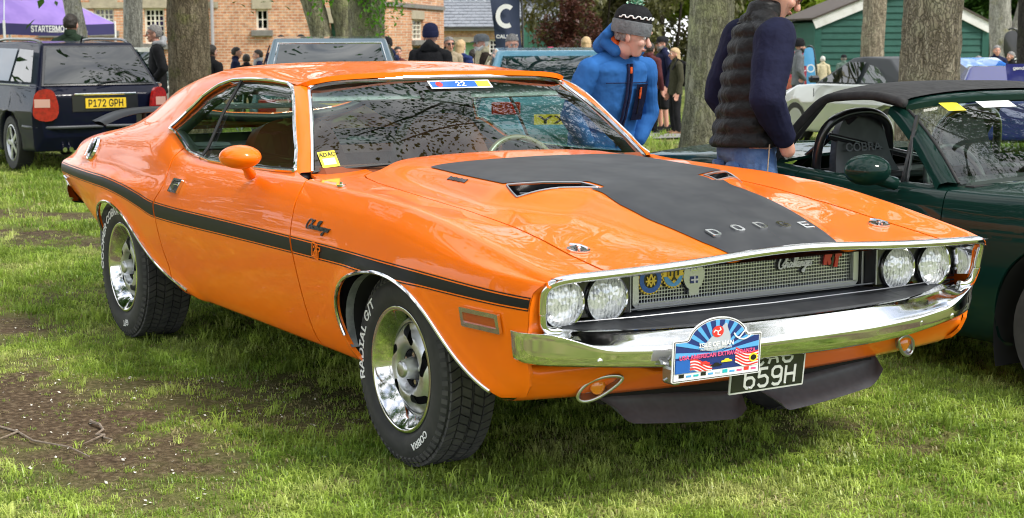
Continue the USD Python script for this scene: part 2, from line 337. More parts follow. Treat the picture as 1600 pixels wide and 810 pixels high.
def rounded(pts, n=6, closed=True):
    """A smooth closed outline through the points."""
    from scipy.interpolate import CubicSpline
    p = np.asarray(pts, float); q = np.vstack([p, p[:1]]) if closed else p
    t = np.r_[0, np.cumsum(np.sqrt(np.linalg.norm(np.diff(q, axis=0), axis=1)))]
    c = CubicSpline(t, q, bc_type='periodic' if closed else 'not-a-knot')
    u = np.concatenate([np.linspace(a, b, n, endpoint=False) for a, b in zip(t[:-1], t[1:])])
    return c(u) if closed else np.vstack([c(u), q[-1:]])
def mesh_poly(poly, step):
    """Triangulates a flat shapely polygon with a fine even grid inside."""
    V, F, base = [], [], 0
    for g in getattr(poly, 'geoms', [poly]):
        if g.is_empty or g.area < 1e-10: continue
        bd = [densify(np.array(r.coords)[:-1], step) for r in (g.exterior, *g.interiors)]
        x0, y0, x1, y1 = g.bounds
        gx, gy = np.meshgrid(np.arange(x0+step*0.5, x1, step), np.arange(y0+step*0.5, y1, step)); gx[1::2] += step*0.3
        q = np.stack([gx.ravel(), gy.ravel()], 1)
        inner = g.buffer(-step*0.35); shapely.prepare(inner); shapely.prepare(g)
        q = q[shapely.contains_xy(inner, q[:, 0], q[:, 1])] if not inner.is_empty else q[:0]
        p = np.vstack(bd+[q]); T = Delaunay(p).simplices; c = p[T].mean(1)
        T = T[shapely.contains_xy(g, c[:, 0], c[:, 1])]
        a = p[T]; ar = (a[:, 1, 0]-a[:, 0, 0])*(a[:, 2, 1]-a[:, 0, 1])-(a[:, 1, 1]-a[:, 0, 1])*(a[:, 2, 0]-a[:, 0, 0])
        T = T[np.abs(ar) > 1e-9]; ar = ar[np.abs(ar) > 1e-9]; T[ar < 0] = T[ar < 0][:, ::-1]
        V.append(p); F.append(T+base); base += len(p)
    return np.vstack(V), np.vstack(F)
def boundary_loops(F):
    e = np.vstack([F[:, [0, 1]], F[:, [1, 2]], F[:, [2, 0]]]); k = {}
    for a, b in e: k[(a, b)] = 1
    return np.array([(a, b) for a, b in k if (b, a) not in k])
def panel(loft, poly, side=1, step=0.02, off=0.0, rim=0.014, both=False):
    """A piece of sheet metal: poly is in (x, s*len) of the loft; side=+1 is the car's left (y>0), -1 its right. Gets turned-in edges of depth rim."""
    Ls = loft.len; p, F = mesh_poly(poly, step)
    x, s = p[:, 0], np.clip(p[:, 1]/Ls, 0, 1)
    V, N = loft.P(x, s), loft.N(x, s); V = V + N*off
    V = V*[1, side, 1]; N = N*[1, side, 1]
    fn = np.cross(V[F[:, 1]]-V[F[:, 0]], V[F[:, 2]]-V[F[:, 0]])
    flip = (fn*N[F[:, 0]]).sum(1) < 0; F = F.copy(); F[flip] = F[flip][:, ::-1]
    if both:                                           # mirror about the centre line and join
        V2, N2 = V*[1, -1, 1], N*[1, -1, 1]; F = np.vstack([F, F[:, ::-1]+len(V)]); V, N = np.vstack([V, V2]), np.vstack([N, N2])
    if rim > 0:
        B = boundary_loops(F)
        if both:
            keep = ~((np.abs(V[B[:, 0], 1]) < 1e-4) & (np.abs(V[B[:, 1], 1]) < 1e-4)); B = B[keep]
        a, b = B[:, 0], B[:, 1]; t = V[b]-V[a]; t /= np.maximum(np.linalg.norm(t, axis=1, keepdims=True), 1e-9)
        en = np.cross(t, N[a]); k = len(V); m = len(B)
        Va, Vb = V[a], V[b]; Vc, Vd = Vb-N[b]*rim, Va-N[a]*rim
        V = np.vstack([V, Va, Vb, Vc, Vd]); N = np.vstack([N, en, en, en, en]); i = np.arange(m)
        F = np.vstack([F, np.stack([k+i, k+3*m+i, k+2*m+i], 1), np.stack([k+i, k+2*m+i, k+m+i], 1)])
    return V, F, N
def ribbon(loft, xs, s, w, side=1, off=0.0015, n=1):
    """A thin band lying on the loft from (xs, s): half width w in metres along the section."""
    s = np.asarray(s); a = np.stack([np.asarray(xs), s*loft.len], 1); return panel(loft, sg.LineString(a).buffer(w, cap_style=2), side, 0.02, off, 0.0)
def leaves(r, C, size, flat=.0, droop=0.0):
    """One pointed, folded leaf at each centre."""
    n = len(C); a = r.uniform(0, 2*PI, n); el = r.uniform(-.9, .6, n)-droop; s = size*r.uniform(.6, 1.3, n)
    u = np.c_[np.cos(a)*np.cos(el), np.sin(a)*np.cos(el), np.sin(el)]; w = np.c_[-np.sin(a), np.cos(a), r.uniform(-.5, .5, n)]; w /= np.linalg.norm(w, axis=1, keepdims=True); nn = np.cross(u, w)
    s = s[:, None]; P = np.stack([C, C+u*s*.45+w*s*.30+nn*s*.10, C+u*s, C+u*s*.45-w*s*.30+nn*s*.10], 1).reshape(-1, 3)
    i = np.arange(n)*4; F = np.concatenate([np.stack([i, i+1, i+2], 1), np.stack([i, i+2, i+3], 1)]); return P, F
# ---------------------------------------------------------------- the lawn
BARE = [((-2.05, -2.0), 1.6, .55, -.05), ((-.8, -1.7), 1.0, .36, .15), ((-3.7, -1.35), .8, .28, .3), ((-3.2, -2.3), .8, .30, 0), ((-7.6, -.4), 1.9, .4, .4), ((-8.2, .6), 1.5, .3, .5),
        ((1.9, 1.25), .55, .16, .4), ((1.45, 1.75), .6, .18, .3), ((2.1, .55), .35, .10, .6), ((-9.9, 8.1), 1.0, .9, 0), ((-8.0, 9.8), 1.1, 1.0, 0)]
def bare_mask(x, y):
    """How worn the turf is: 0 grass, 1 bare earth."""
    x, y = np.asarray(x, float), np.asarray(y, float); m = np.zeros(x.shape)
    for (cx, cy), a, b, ang in BARE:
        u, w = (x-cx)*math.cos(ang)+(y-cy)*math.sin(ang), -(x-cx)*math.sin(ang)+(y-cy)*math.cos(ang)
        m = np.maximum(m, np.clip(1.45-np.sqrt((u/a)**2+(w/b)**2), 0, 1))
    p = np.stack([x*2.1, y*2.1, 0*x], -1); q = np.stack([x*7, y*7, 0*x+3], -1)
    n = meshkit.fbm(p, 3, 5)*.5+meshkit.fbm(q, 3, 9)*.5
    small = np.clip((meshkit.fbm(np.stack([x*1.3, y*1.3, 0*x+9], -1), 4, 21)-.60)*6, 0, .75)
    return np.clip(np.clip(m*1.25-.25+(n-.5)*2.6, 0, .95)*(m > .03)+small, 0, 1)
def ground_h(x, y):
    x, y = np.asarray(x, float), np.asarray(y, float)
    near = np.exp(-((x+1.5)**2+(y+.5)**2)/400)
    return ground_z(x, y)+near*.018*(meshkit.fbm(np.stack([x*1.7, y*1.7, 0*x], -1), 3, 2)-.5)
def _ground():
    ax = lambda f, n, lo, hi, far: np.unique(np.r_[-np.geomspace(-lo, far, 22), np.linspace(lo, hi, n), np.geomspace(hi, far, 22)])
    gx, gy = ax(0, 330, -14., 6., 1500.), ax(0, 260, -6., 10., 1500.)
    X, Y = np.meshgrid(gx, gy, indexing='ij'); Z = ground_h(X, Y); n1, n2 = X.shape
    i = np.arange(n1*n2).reshape(n1, n2); F = np.stack([i[:-1, :-1], i[1:, :-1], i[1:, 1:], i[:-1, 1:]], -1).reshape(-1, 4)
    V = np.stack([X, Y, Z], -1).reshape(-1, 3)
    usdkit.material(stage, L('turf'), {'p': ('principled_bsdf', {'roughness': 0.95, 'specular_ior_level': 0.15}), 'g': ('geometry', {}),
        'n1': ('noise_texture', {'scale': 1.1, 'detail': 5.0}), 'r1': ('rgb_ramp', {'ramp': [(0.35, (0.095, 0.135, 0.024)), (0.5, (0.15, 0.19, 0.04)), (0.66, (0.21, 0.215, 0.07))]}),
        'n2': ('noise_texture', {'scale': 38.0, 'detail': 4.0}), 'r2': ('rgb_ramp', {'ramp': [(0.3, (0.042, 0.028, 0.016)), (0.52, (0.095, 0.066, 0.038)), (0.72, (0.19, 0.145, 0.092))]}),
        'a': ('attribute', {'attribute': 'bare'}), 'm': ('mix_color', {'blend_type': 'mix'}),
        'n3': ('noise_texture', {'scale': 90.0, 'detail': 3.0}), 'b': ('bump', {'strength': 0.9, 'distance': 0.02})},
        [('g.position', 'n1.vector'), ('n1.fac', 'r1.fac'), ('g.position', 'n2.vector'), ('n2.fac', 'r2.fac'), ('a.fac', 'm.fac'), ('r1.color', 'm.a'), ('r2.color', 'm.b'), ('m.result', 'p.base_color'), ('g.position', 'n3.vector'), ('n3.fac', 'b.height'), ('b.normal', 'p.normal')], surface='p.BSDF')
    pr = write_mesh(numbered('/World', 'ground'), V, F, None, 'turf')
    pv = UsdGeom.PrimvarsAPI(UsdGeom.Mesh(pr)).CreatePrimvar('bare', Sdf.ValueTypeNames.FloatArray, 'vertex'); pv.Set(Vt.FloatArray.FromNumpy(bare_mask(V[:, 0], V[:, 1]).astype(np.float32)))
    custom(pr, kind='structure')
_ground()
# blades of grass: a few tufts, set out by the tens of thousands
def grassmat(name, ramp):
    usdkit.material(stage, L(name), {'g': ('geometry', {}), 'n': ('noise_texture', {'scale': 1.6, 'detail': 4.0}), 'r': ('rgb_ramp', {'ramp': ramp}), 'o': ('object_info', {}), 'h': ('hsv', {'saturation': 1.0, 'fac': 1.0}),
        'mr': ('map_range', {'range_type': 'linear', 'from_min': 0.0, 'from_max': 1.0, 'to_min': 0.65, 'to_max': 1.35}), 'd': ('diffuse_bsdf', {}), 't': ('translucent_bsdf', {}), 'gl': ('glossy_bsdf', {'color': (0.5, 0.5, 0.5), 'roughness': 0.4}), 'm': ('mix_closure', {'fac': 0.35}), 'm2': ('mix_closure', {'fac': 0.05})},
        [('g.position', 'n.vector'), ('n.fac', 'r.fac'), ('r.color', 'h.color'), ('o.random', 'mr.value'), ('mr.result', 'h.value'), ('h.color', 'd.color'), ('h.color', 't.color'), ('d.BSDF', 'm.closure1'), ('t.BSDF', 'm.closure2'), ('m.closure', 'm2.closure1'), ('gl.BSDF', 'm2.closure2')], surface='m2.closure')
grassmat('grass_green', [(0.34, (0.185, 0.29, 0.034)), (0.52, (0.35, 0.46, 0.075)), (0.68, (0.53, 0.57, 0.18))])
grassmat('grass_dark', [(0.35, (0.125, 0.225, 0.024)), (0.6, (0.24, 0.35, 0.05))])
grassmat('grass_straw', [(0.35, (0.24, 0.22, 0.075)), (0.65, (0.38, 0.33, 0.16))])
def tuft(r, n, hmin, hmax, spread, w=.0026):
    V, F = [], []
    for _ in range(n):
        a = r.uniform(0, 2*PI); d = spread*math.sqrt(r.uniform()); b = np.array([d*math.cos(a), d*math.sin(a), -.004]); la = r.uniform(0, 2*PI); lean = r.uniform(.3, 1.6); h = r.uniform(hmin, hmax)
        u = np.array([math.cos(la), math.sin(la), 0]); s = np.array([-u[1], u[0], 0])*w*r.uniform(.7, 1.3)
        p1 = b+u*h*.30*lean+[0, 0, h*.62]; p2 = b+u*h*.85*lean+[0, 0, h*(.95-.25*lean)]; k = len(V)
        V += [b-s, b+s, p1-s*.8, p1+s*.8, p2]; F += [(k, k+1, k+3), (k, k+3, k+2), (k+2, k+3, k+4)]
    return np.array(V), np.array(F)
def _grass():
    r = np.random.default_rng(11); P = UsdGeom.PointInstancer.Define(stage, numbered('/World', 'grass')); custom(P.GetPrim(), kind='stuff', label='short trampled lawn grass growing all round the parked cars', category='grass')
    protos = []
    for i, (m, n, h0, h1, sp) in enumerate((('grass_green', 13, .016, .036, .045), ('grass_green', 15, .020, .046, .040), ('grass_dark', 13, .018, .040, .045), ('grass_straw', 9, .014, .034, .05), ('grass_green', 20, .030, .085, .040))):
        v, f = tuft(r, n, h0, h1, sp); protos.append(write_mesh(f'{P.GetPath()}/grass_tuft_{i+1:03d}', v, f, None, m).GetPath())
    P.CreatePrototypesRel().SetTargets(protos)
    pos, idx, sc = [], [], []
    def scatter(d0, d1, dens, big):
        w0, w1 = d0*.335+.5, d1*.335+.5; area = (w0+w1)*(d1-d0); n = int(area*dens)
        d = np.sqrt(r.uniform(d0**2, d1**2, n)); t = r.uniform(-1, 1, n)*(d*.335+.5)
        h = np.array([math.cos(YAW), math.sin(YAW)]); s = np.array([h[1], -h[0]]); xy_ = CAM[:2]+d[:, None]*h+t[:, None]*s
        b = bare_mask(xy_[:, 0], xy_[:, 1]); keep = r.uniform(size=n) > b*.93-.04; xy_, b = xy_[keep], b[keep]
        k = len(xy_); kind = r.choice(5, k, p=[.31, .29, .17, .16, .07]); kind = np.where((b > .35) & (r.uniform(size=k) < .35), 3, kind)
        pos.append(np.c_[xy_, ground_h(xy_[:, 0], xy_[:, 1])]); idx.append(kind); sc.append(big*r.uniform(.75, 1.35, k)*(1-.45*b)*(.75+.6*meshkit.noise(np.c_[xy_*1.1, xy_[:, 0]*0], 3)))
    scatter(3.9, 7.5, 1250, .80); scatter(7.5, 12, 560, 1.0); scatter(12, 20, 150, 1.5); scatter(20, 34, 26, 2.2)
    pos, idx, sc = np.vstack(pos), np.concatenate(idx), np.concatenate(sc); a = r.uniform(0, 2*PI, len(pos))
    P.CreatePositionsAttr(Vt.Vec3fArray.FromNumpy(pos.astype(np.float32))); P.CreateProtoIndicesAttr(Vt.IntArray.FromNumpy(idx.astype(np.int32)))
    P.CreateOrientationsAttr(Vt.QuathArray([Gf.Quath(float(math.cos(q/2)), 0.0, 0.0, float(math.sin(q/2))) for q in a])); P.CreateScalesAttr(Vt.Vec3fArray.FromNumpy(np.repeat(sc[:, None], 3, 1).astype(np.float32)))
_grass()
def _litter():
    r = np.random.default_rng(5); pmat('petal', (0.62, 0.60, 0.52), .8); pmat('twig_bark', (0.16, 0.125, 0.095), .9, vary=(40, (0.26, 0.21, 0.16), .4, .6)); pmat('dry_leaf', (0.20, 0.115, 0.05), .8); pmat('flower_yellow', (0.80, 0.60, 0.01), .6)
    V, F = [], []
    for _ in range(1700):
        x, y = r.uniform(-4.6, .9), r.uniform(-3.1, -.6)
        if r.uniform() > .25+bare_mask(x, y): continue
        s = r.uniform(.003, .008); a = r.uniform(0, 2*PI); t = r.uniform(-.5, .5); u, w = np.array([math.cos(a), math.sin(a), t])*s, np.array([-math.sin(a), math.cos(a), -t])*s*.6; p = np.array([x, y, float(ground_h(x, y))+.006]); k = len(V)
        V += [p-u, p+w, p+u, p-w]; F += [(k, k+1, k+2), (k, k+2, k+3)]
    obj('fallen_petals', (np.array(V), np.array(F), None), 'petal', None, kind='stuff', label='tiny pale petals and flecks scattered over the bare earth', category='petals')
    for (x0, y0, x1, y1, lab) in ((-1.95, -2.08, -.62, -1.72, 'long thin fallen twig lying across the bare earth, forked at its end'), (-2.15, -2.60, -1.45, -2.55, 'pale bent twig lying on the earth in the lower left'), (-1.15, -1.55, -.75, -1.62, 'short dark twig on the bare earth nearest the front tyre')):
        n = 9; t = np.linspace(0, 1, n); p = np.c_[x0+(x1-x0)*t, y0+(y1-y0)*t, 0*t]; p[:, :2] += (r.uniform(-.02, .02, (n, 2))); p[:, 2] = ground_h(p[:, 0], p[:, 1])+.010+.006*np.sin(t*9)
        q = p[5]+np.outer(np.linspace(0, 1, 5), [.14, -.12, .012]); o = obj('fallen_twig', cat(tube(p, np.linspace(.006, .0025, n), 6), tube(q, np.linspace(.004, .0015, 5), 5)), 'twig_bark', None, label=lab, category='twig')
    x, y = 2.02, -.60; z = float(ground_h(x, y)); d = thing('dandelion', 'small yellow dandelion flower in the grass below the chin spoilers', 'flower', (x, y, z))
    pet = cat(*[place(extrude(sa.scale(sg.Point(.007, 0).buffer(.006), 1, .35), .0008), (0, 0, .03+.0012*k), (math.cos(a), math.sin(a), .25), (-math.sin(a), math.cos(a), 0)) for k in range(3) for a in np.arange(14)*2*PI/14+k*.2])
    obj('flower_head', pet, 'flower_yellow', d, smooth=False); obj('stem', tube([(0, 0, 0), (.004, 0, .03)], .0015, 5), 'grass_green', d)
_litter()
# ---------------------------------------------------------------- the orange coupe: sections measured in metres from the front axle, x forward, half width y, height z
def tab(*rows): return rows
CW = [(-3.9, .850), (-3.6, .895), (-3.2, .935), (-2.8, .958), (-2.4, .966), (-2.0, .962), (-1.3, .958), (-.7, .957), (-.2, .958), (.2, .956), (.5, .948), (.7, .936), (.85, .912), (.97, .872)]
CZ = [(-3.9, .768), (-3.4, .772), (-2.91, .772), (-2.55, .757), (-2.31, .734), (-2.13, .713), (-1.8, .708), (-1.2, .710), (-.37, .711), (.1, .706), (.5, .699), (.98, .688)]
fw = PchipInterpolator(*np.array(CW).T); fzt = PchipInterpolator(*np.array(CZ).T)
def lin(x, pts): return float(np.interp(x, *np.array(pts).T))
def side_rows():
    R = [[] for _ in range(8)]
    for x in np.linspace(-3.9, .97, 40):
        w, zt = float(fw(x)), float(fzt(x))
        zb = lin(x, [(-3.9, .57), (-3.6, .54), (-3.1, .42), (-2.7, .33), (-2.3, .295), (-.3, .285), (.5, .32), (.97, .40)])
        rear = np.clip((-2.1-x)/.5, 0, 1)
        tk = 1-.42*np.clip((x-.0)/.5, 0, 1)
        R[0].append((x, w-.26*tk, zb-.005)); R[1].append((x, w-.13*tk, zb-.002)); R[2].append((x, w-.082*tk, zb+.02))
        R[3].append((x, w-.046*tk, zb+(zt-zb)*.30)); R[4].append((x, w-.014, zb+(zt-zb)*.62)); R[5].append((x, w+.002, zt-.052)); R[6].append((x, w+.001, zt+.002))
        R[7].append((x, w-.012-.022*rear, zt+.055-.037*rear))
    return R
def c(k, *rows): return [(x, y, z) for x, y, z in rows]
REAR = side_rows() + [
    c(8, (-3.9, .770, .812), (-3.4, .862, .815), (-2.8, .882, .815), (-2.3, .905, .815), (-1.9, .920, .822), (-.7, .925, .825)),
    c(9, (-3.9, .760, .830), (-3.4, .845, .850), (-2.8, .875, .860), (-2.3, .900, .870), (-1.9, .882, .872), (-.7, .8827, .882)),
    c(10, (-3.9, .735, .868), (-3.4, .815, .905), (-2.8, .853, .920), (-2.3, .868, .930), (-1.9, .862, .893), (-1.3, .862, .897), (-.7, .8667, .903)),
    c(11, (-3.9, .690, .890), (-3.4, .770, .940), (-2.8, .800, .975), (-2.3, .822, .990), (-2.0, .830, .912), (-1.3, .826, .905), (-.7, .8427, .9045)),
    c(12, (-3.9, .640, .905), (-3.4, .700, .955), (-2.8, .748, 1.01), (-2.3, .775, 1.04), (-2.0, .800, .955), (-1.3, .800, .935), (-.7, .800, .935)),
    c(13, (-3.9, .58, .912), (-3.4, .640, .965), (-2.8, .690, 1.06), (-2.3, .720, 1.11), (-1.9, .745, 1.06), (-1.3, .745, 1.06), (-.7, .745, 1.06)),
    c(14, (-3.9, .50, .916), (-3.5, .56, .968), (-3.2, .59, 1.03), (-2.8, .625, 1.13), (-2.3, .66, 1.195), (-1.9, .678, 1.20), (-1.3, .674, 1.20), (-.7, .674, 1.2)),
    c(15, (-3.9, .42, .918), (-3.5, .50, .972), (-3.2, .535, 1.052), (-2.8, .57, 1.180), (-2.3, .605, 1.240), (-1.9, .630, 1.247), (-1.3, .628, 1.236), (-.7, .63, 1.236)),
    c(16, (-3.9, .34, .920), (-3.5, .44, .974), (-3.2, .480, 1.055), (-2.8, .51, 1.192), (-2.3, .54, 1.270), (-1.9, .575, 1.280), (-1.3, .575, 1.258), (-.7, .575, 1.258)),
    c(17, (-3.9, .25, .921), (-3.5, .36, .972), (-3.2, .400, 1.010), (-2.8, .42, 1.172), (-2.3, .44, 1.290), (-1.9, .45, 1.303), (-1.3, .45, 1.272), (-.7, .45, 1.272)),
    c(18, (-3.9, .12, .922), (-3.5, .18, .972), (-3.2, .20, .990), (-2.8, .20, 1.165), (-2.3, .20, 1.297), (-1.9, .20, 1.309), (-1.3, .20, 1.277), (-.7, .2, 1.277)),
    c(19, (-3.9, .0, .922), (-3.5, .0, .972), (-3.2, .0, .985), (-2.8, .0, 1.162), (-2.3, .0, 1.292), (-1.9, .0, 1.308), (-1.3, .0, 1.277), (-.7, .0, 1.277))]
RZ = [(-.95, .907), (-.7, .904), (-.2, .893), (.1, .877), (.3, .856), (.5, .826), (.7, .792), (.85, .766), (.97, .745)]      # fender ridge
SZ = [(-.95, .918), (-.7, .906), (-.2, .872), (.1, .851), (.4, .822), (.55, .802), (.7, .779), (.88, .756), (.97, .746)]     # hood seam
BZ = [(-.95, .955), (-.7, .962), (-.4, .953), (0, .938), (.24, .920), (.5, .880), (.7, .838), (.81, .810), (.90, .784), (.97, .756)]  # hood bulge
BY = [(-.95, .46), (-.5, .47), (0, .475), (.06, .468), (.20, .39), (.32, .31), (.6, .28), (.97, .21)]
def front_rows():
    R = [[] for _ in range(12)]
    for x in np.linspace(-.95, .97, 40):
        w, zt = float(fw(x)), float(fzt(x)); zr, zs, zb = lin(x, RZ), lin(x, SZ), lin(x, BZ); by = lin(x, BY)
        yr = lin(x, [(-.95, .862), (.2, .868), (.6, .868), (.85, .862), (.97, .835)])
        ft = np.clip((zb-zs)/.05, 0, 1)*.035+.012
        R[0].append((x, w-.032, min(.825, zt+(zr-zt)*.62))); R[1].append((x, yr+.018, zr-.022))
        R[2].append((x, yr+.002, zr-.001)); R[3].append((x, yr-.022, zr+.0005)); R[4].append((x, .74, zr*.55+zs*.45)); R[5].append((x, .64, zs))
        R[6].append((x, (by+ft+.03+.64)/2, zs+.004)); R[7].append((x, by+ft+.03, zs+.010)); R[8].append((x, by+.018, zb-.016)); R[9].append((x, by-.04, zb+.002)); R[10].append((x, by*.45, zb+.010)); R[11].append((x, 0, zb+.012))
    return R
FRONT = side_rows() + front_rows()
ARCHF = rounded([(-.22, .24), (-.300, .40), (-.312, .50), (-.242, .592), (-.10, .645), (.068, .664), (.225, .640), (.33, .590), (.42, .520), (.51, .455), (.61, .398), (.72, .345), (.80, .24)], 5, False)
ARCHR = rounded([(-3.04, .30), (-3.07, .42), (-3.06, .525), (-2.985, .605), (-2.83, .652), (-2.68, .648), (-2.515, .605), (-2.345, .505), (-2.16, .412), (-1.98, .360), (-1.86, .325), (-1.80, .24)], 5, False)
_arch = [sg.LineString(ARCHF), sg.LineString(ARCHR)]
def flare(x, Y, Z):
    X = np.broadcast_to(x, Y.shape); d = np.full(Y.shape, 9.0); q = shapely.points(X.ravel(), Z.ravel())
    for a in _arch: d = np.minimum(d, shapely.distance(q, a).reshape(Y.shape))
    return Y + np.where(Y > .7, .012*np.exp(-(d/.035)**2), 0), Z
LR = Loft(REAR, -3.88, -.56, 300, 360, flare); LF = Loft(FRONT, -.93, .965, 240, 340, flare)
def quadstrip(A, B): A, B = np.asarray(A, float), np.asarray(B, float); m = len(A); return trimesh.Trimesh(np.vstack([A, B]), tri([(j, j+1, m+j+1, m+j) for j in range(m-1)]), process=False)
CAR = thing('muscle_car', 'bright orange two-door coupe with black hood stripe and side stripe, nearest on the grass', 'car')
def xz(loft, pts, lo=0.0, hi=0.75):
    p = np.asarray(pts, float); return np.c_[p[:, 0], loft.s_z(p[:, 0], p[:, 1], lo, hi)*loft.len]
def xy(loft, pts, lo=0.3):
    p = np.asarray(pts, float); return np.c_[p[:, 0], loft.s_y(p[:, 0], p[:, 1], lo)*loft.len]
def xs(loft, pts): p = np.asarray(pts, float); return np.c_[p[:, 0], p[:, 1]*loft.len]
G = .0042
S0 = .035
# the door's shut lines, (x, s)
DR = [(-1.98, S0), (-2.02, .06), (-2.057, .114), (-2.085, .156), (-2.099, .22), (-2.106, .291), (-2.056, .354), (-2.078, .448), (-2.094, .552), (-2.085, .613)]
DF = [(-.60, S0), (-.622, .14), (-.640, .22), (-.662, .298), (-.672, .361), (-.700, .45), (-.715, .53), (-.72, .560)]
DRr, DFr = rounded(DR, 5, False), rounded(DF, 5, False)
WIN = [(-2.313, .612), (-2.11, .610), (-1.941, .596), (-1.755, .575), (-1.477, .572), (-1.129, .590), (-.905, .612), (-.99, .672), (-1.134, .727), (-1.275, .783), (-1.315, .800), (-1.384, .818), (-1.545, .826), (-1.757, .820), (-1.95, .808), (-2.07, .783), (-2.185, .742), (-2.262, .688), (-2.33, .622)]
def winpoly(loft): return sg.Polygon(xs(loft, WIN)).buffer(-.012).buffer(.012)
wp = winpoly(LR)
wtop = [(-.885, .612), (-1.129, .586), (-1.477, .568), (-1.755, .571), (-1.941, .592), (-2.085, .609)]
door_p = sg.Polygon(xs(LR, np.vstack([[(-1.9, S0), (-.62, S0)], DFr, [(-.80, .575)], wtop, DRr[::-1]])))
door_p = sg.Polygon(xs(LR, np.vstack([DFr, [(-.80, .585)], wtop, DRr[::-1]]))).buffer(-G).difference(wp.buffer(.004))
ARF_F = sg.Polygon(xz(LF, np.vstack([ARCHF, [(.8, .1), (-.13, .1)]]), 0, .6)); ARF_R = sg.Polygon(xz(LR, np.vstack([ARCHR, [(-1.8, .1), (-3.04, .1)]]), 0, .6))
def arch_poly(loft, A):
    q = xz(loft, A, 0, .6); return sg.Polygon(np.vstack([q, [(A[-1][0], -.3), (A[0][0], -.3)]]))
AF, AR = arch_poly(LF, ARCHF), arch_poly(LR, ARCHR)
FE = xz(LF, [(.948, .744), (.918, .726), (.893, .702), (.884, .66), (.876, .62), (.866, .59), (.850, .56), (.846, .50), (.848, .46), (.83, .415), (.80, .385)], 0, .7)
FE = np.vstack([FE, [(.775, S0*LF.len)]])
seam_x = np.array([.955, .9, .74, .58, .42, .15, -.15, -.54, -.66, -.715, -.745, -.76]); seam_y = np.array([.668, .672, .67, .658, .655, .662, .672, .664, .648, .628, .60, .57])
seamF = xy(LF, np.c_[seam_x, seam_y])
fender_p = sg.Polygon(np.vstack([xs(LF, DFr), xs(LF, [(-.735, .60), (-.90, .63), (-.925, .70)]), xy(LF, [(-.925, .60), (-.90, .55)]), seamF[::-1], FE])).buffer(0).buffer(-G).difference(AF)
fender_p = max(getattr(fender_p, 'geoms', [fender_p]), key=lambda g: g.area)
hoodfront = xy(LF, [(.956, .60), (.958, .4), (.959, .2), (.960, .0)])
hood_p = sg.Polygon(np.vstack([seamF, xy(LF, [(-.775, .50), (-.785, .3), (-.79, 0)]), hoodfront[::-1]])).buffer(0).buffer(-G)
ctr = sg.box(-5, 0, 5, 1.0*LF.len-1e-6)
hood_p = hood_p.union(sg.box(-.78, .95*LF.len, .955, LF.len)).intersection(sg.box(-.785, 0, .957, LF.len))
SC = [(-.04, .37), (.07, .425), (.22, .37), (.335, .275), (.24, .315), (.10, .345)]
scoop_p = sg.Polygon(xy(LF, [(.046, .468), (.110, .372), (.181, .268), (.262, .254), (.195, .362), (.122, .476)])).buffer(.010).buffer(-.007)
hood_p = hood_p.difference(scoop_p)
rear_s = .868
tailx = -3.862
q_all = sg.Polygon(np.vstack([xs(LR, DRr), xs(LR, [(-2.0, .66), (-2.0, .817), (-2.42, .817), (-2.42, rear_s), (-3.05, rear_s), (-3.12, .80), (tailx, .80), (tailx, S0), (-3.2, S0)])])).buffer(0)
quarter_p = q_all.buffer(-.0004).difference(AR).difference(wp.buffer(.004))
quarter_p = quarter_p.difference(sg.LineString(xs(LR, DRr)).buffer(G))
quarter_p = max(getattr(quarter_p, 'geoms', [quarter_p]), key=lambda g: g.area)
roof_p = sg.Polygon(xs(LR, [(-2.42, .817), (-2.0, .817), (-1.545, .834), (-1.384, .827), (-1.30, .815), (-1.262, .84), (-1.235, .88), (-1.215, .94), (-1.21, 1.0), (-2.42, 1.0)])).difference(wp.buffer(.004))
deck_p = sg.Polygon(xs(LR, [(-3.12, .80), (-3.05, rear_s), (-3.05, 1.0), (tailx, 1.0), (tailx, .80)])).buffer(-.003).union(sg.box(tailx+.003, .95*LR.len, -3.053, LR.len))
rearglass_p = sg.box(-3.05, rear_s*LR.len, -2.42, LR.len)
sideNames = (('fender', fender_p, LF), ('door', door_p, LR), ('quarter_panel', quarter_p, LR))
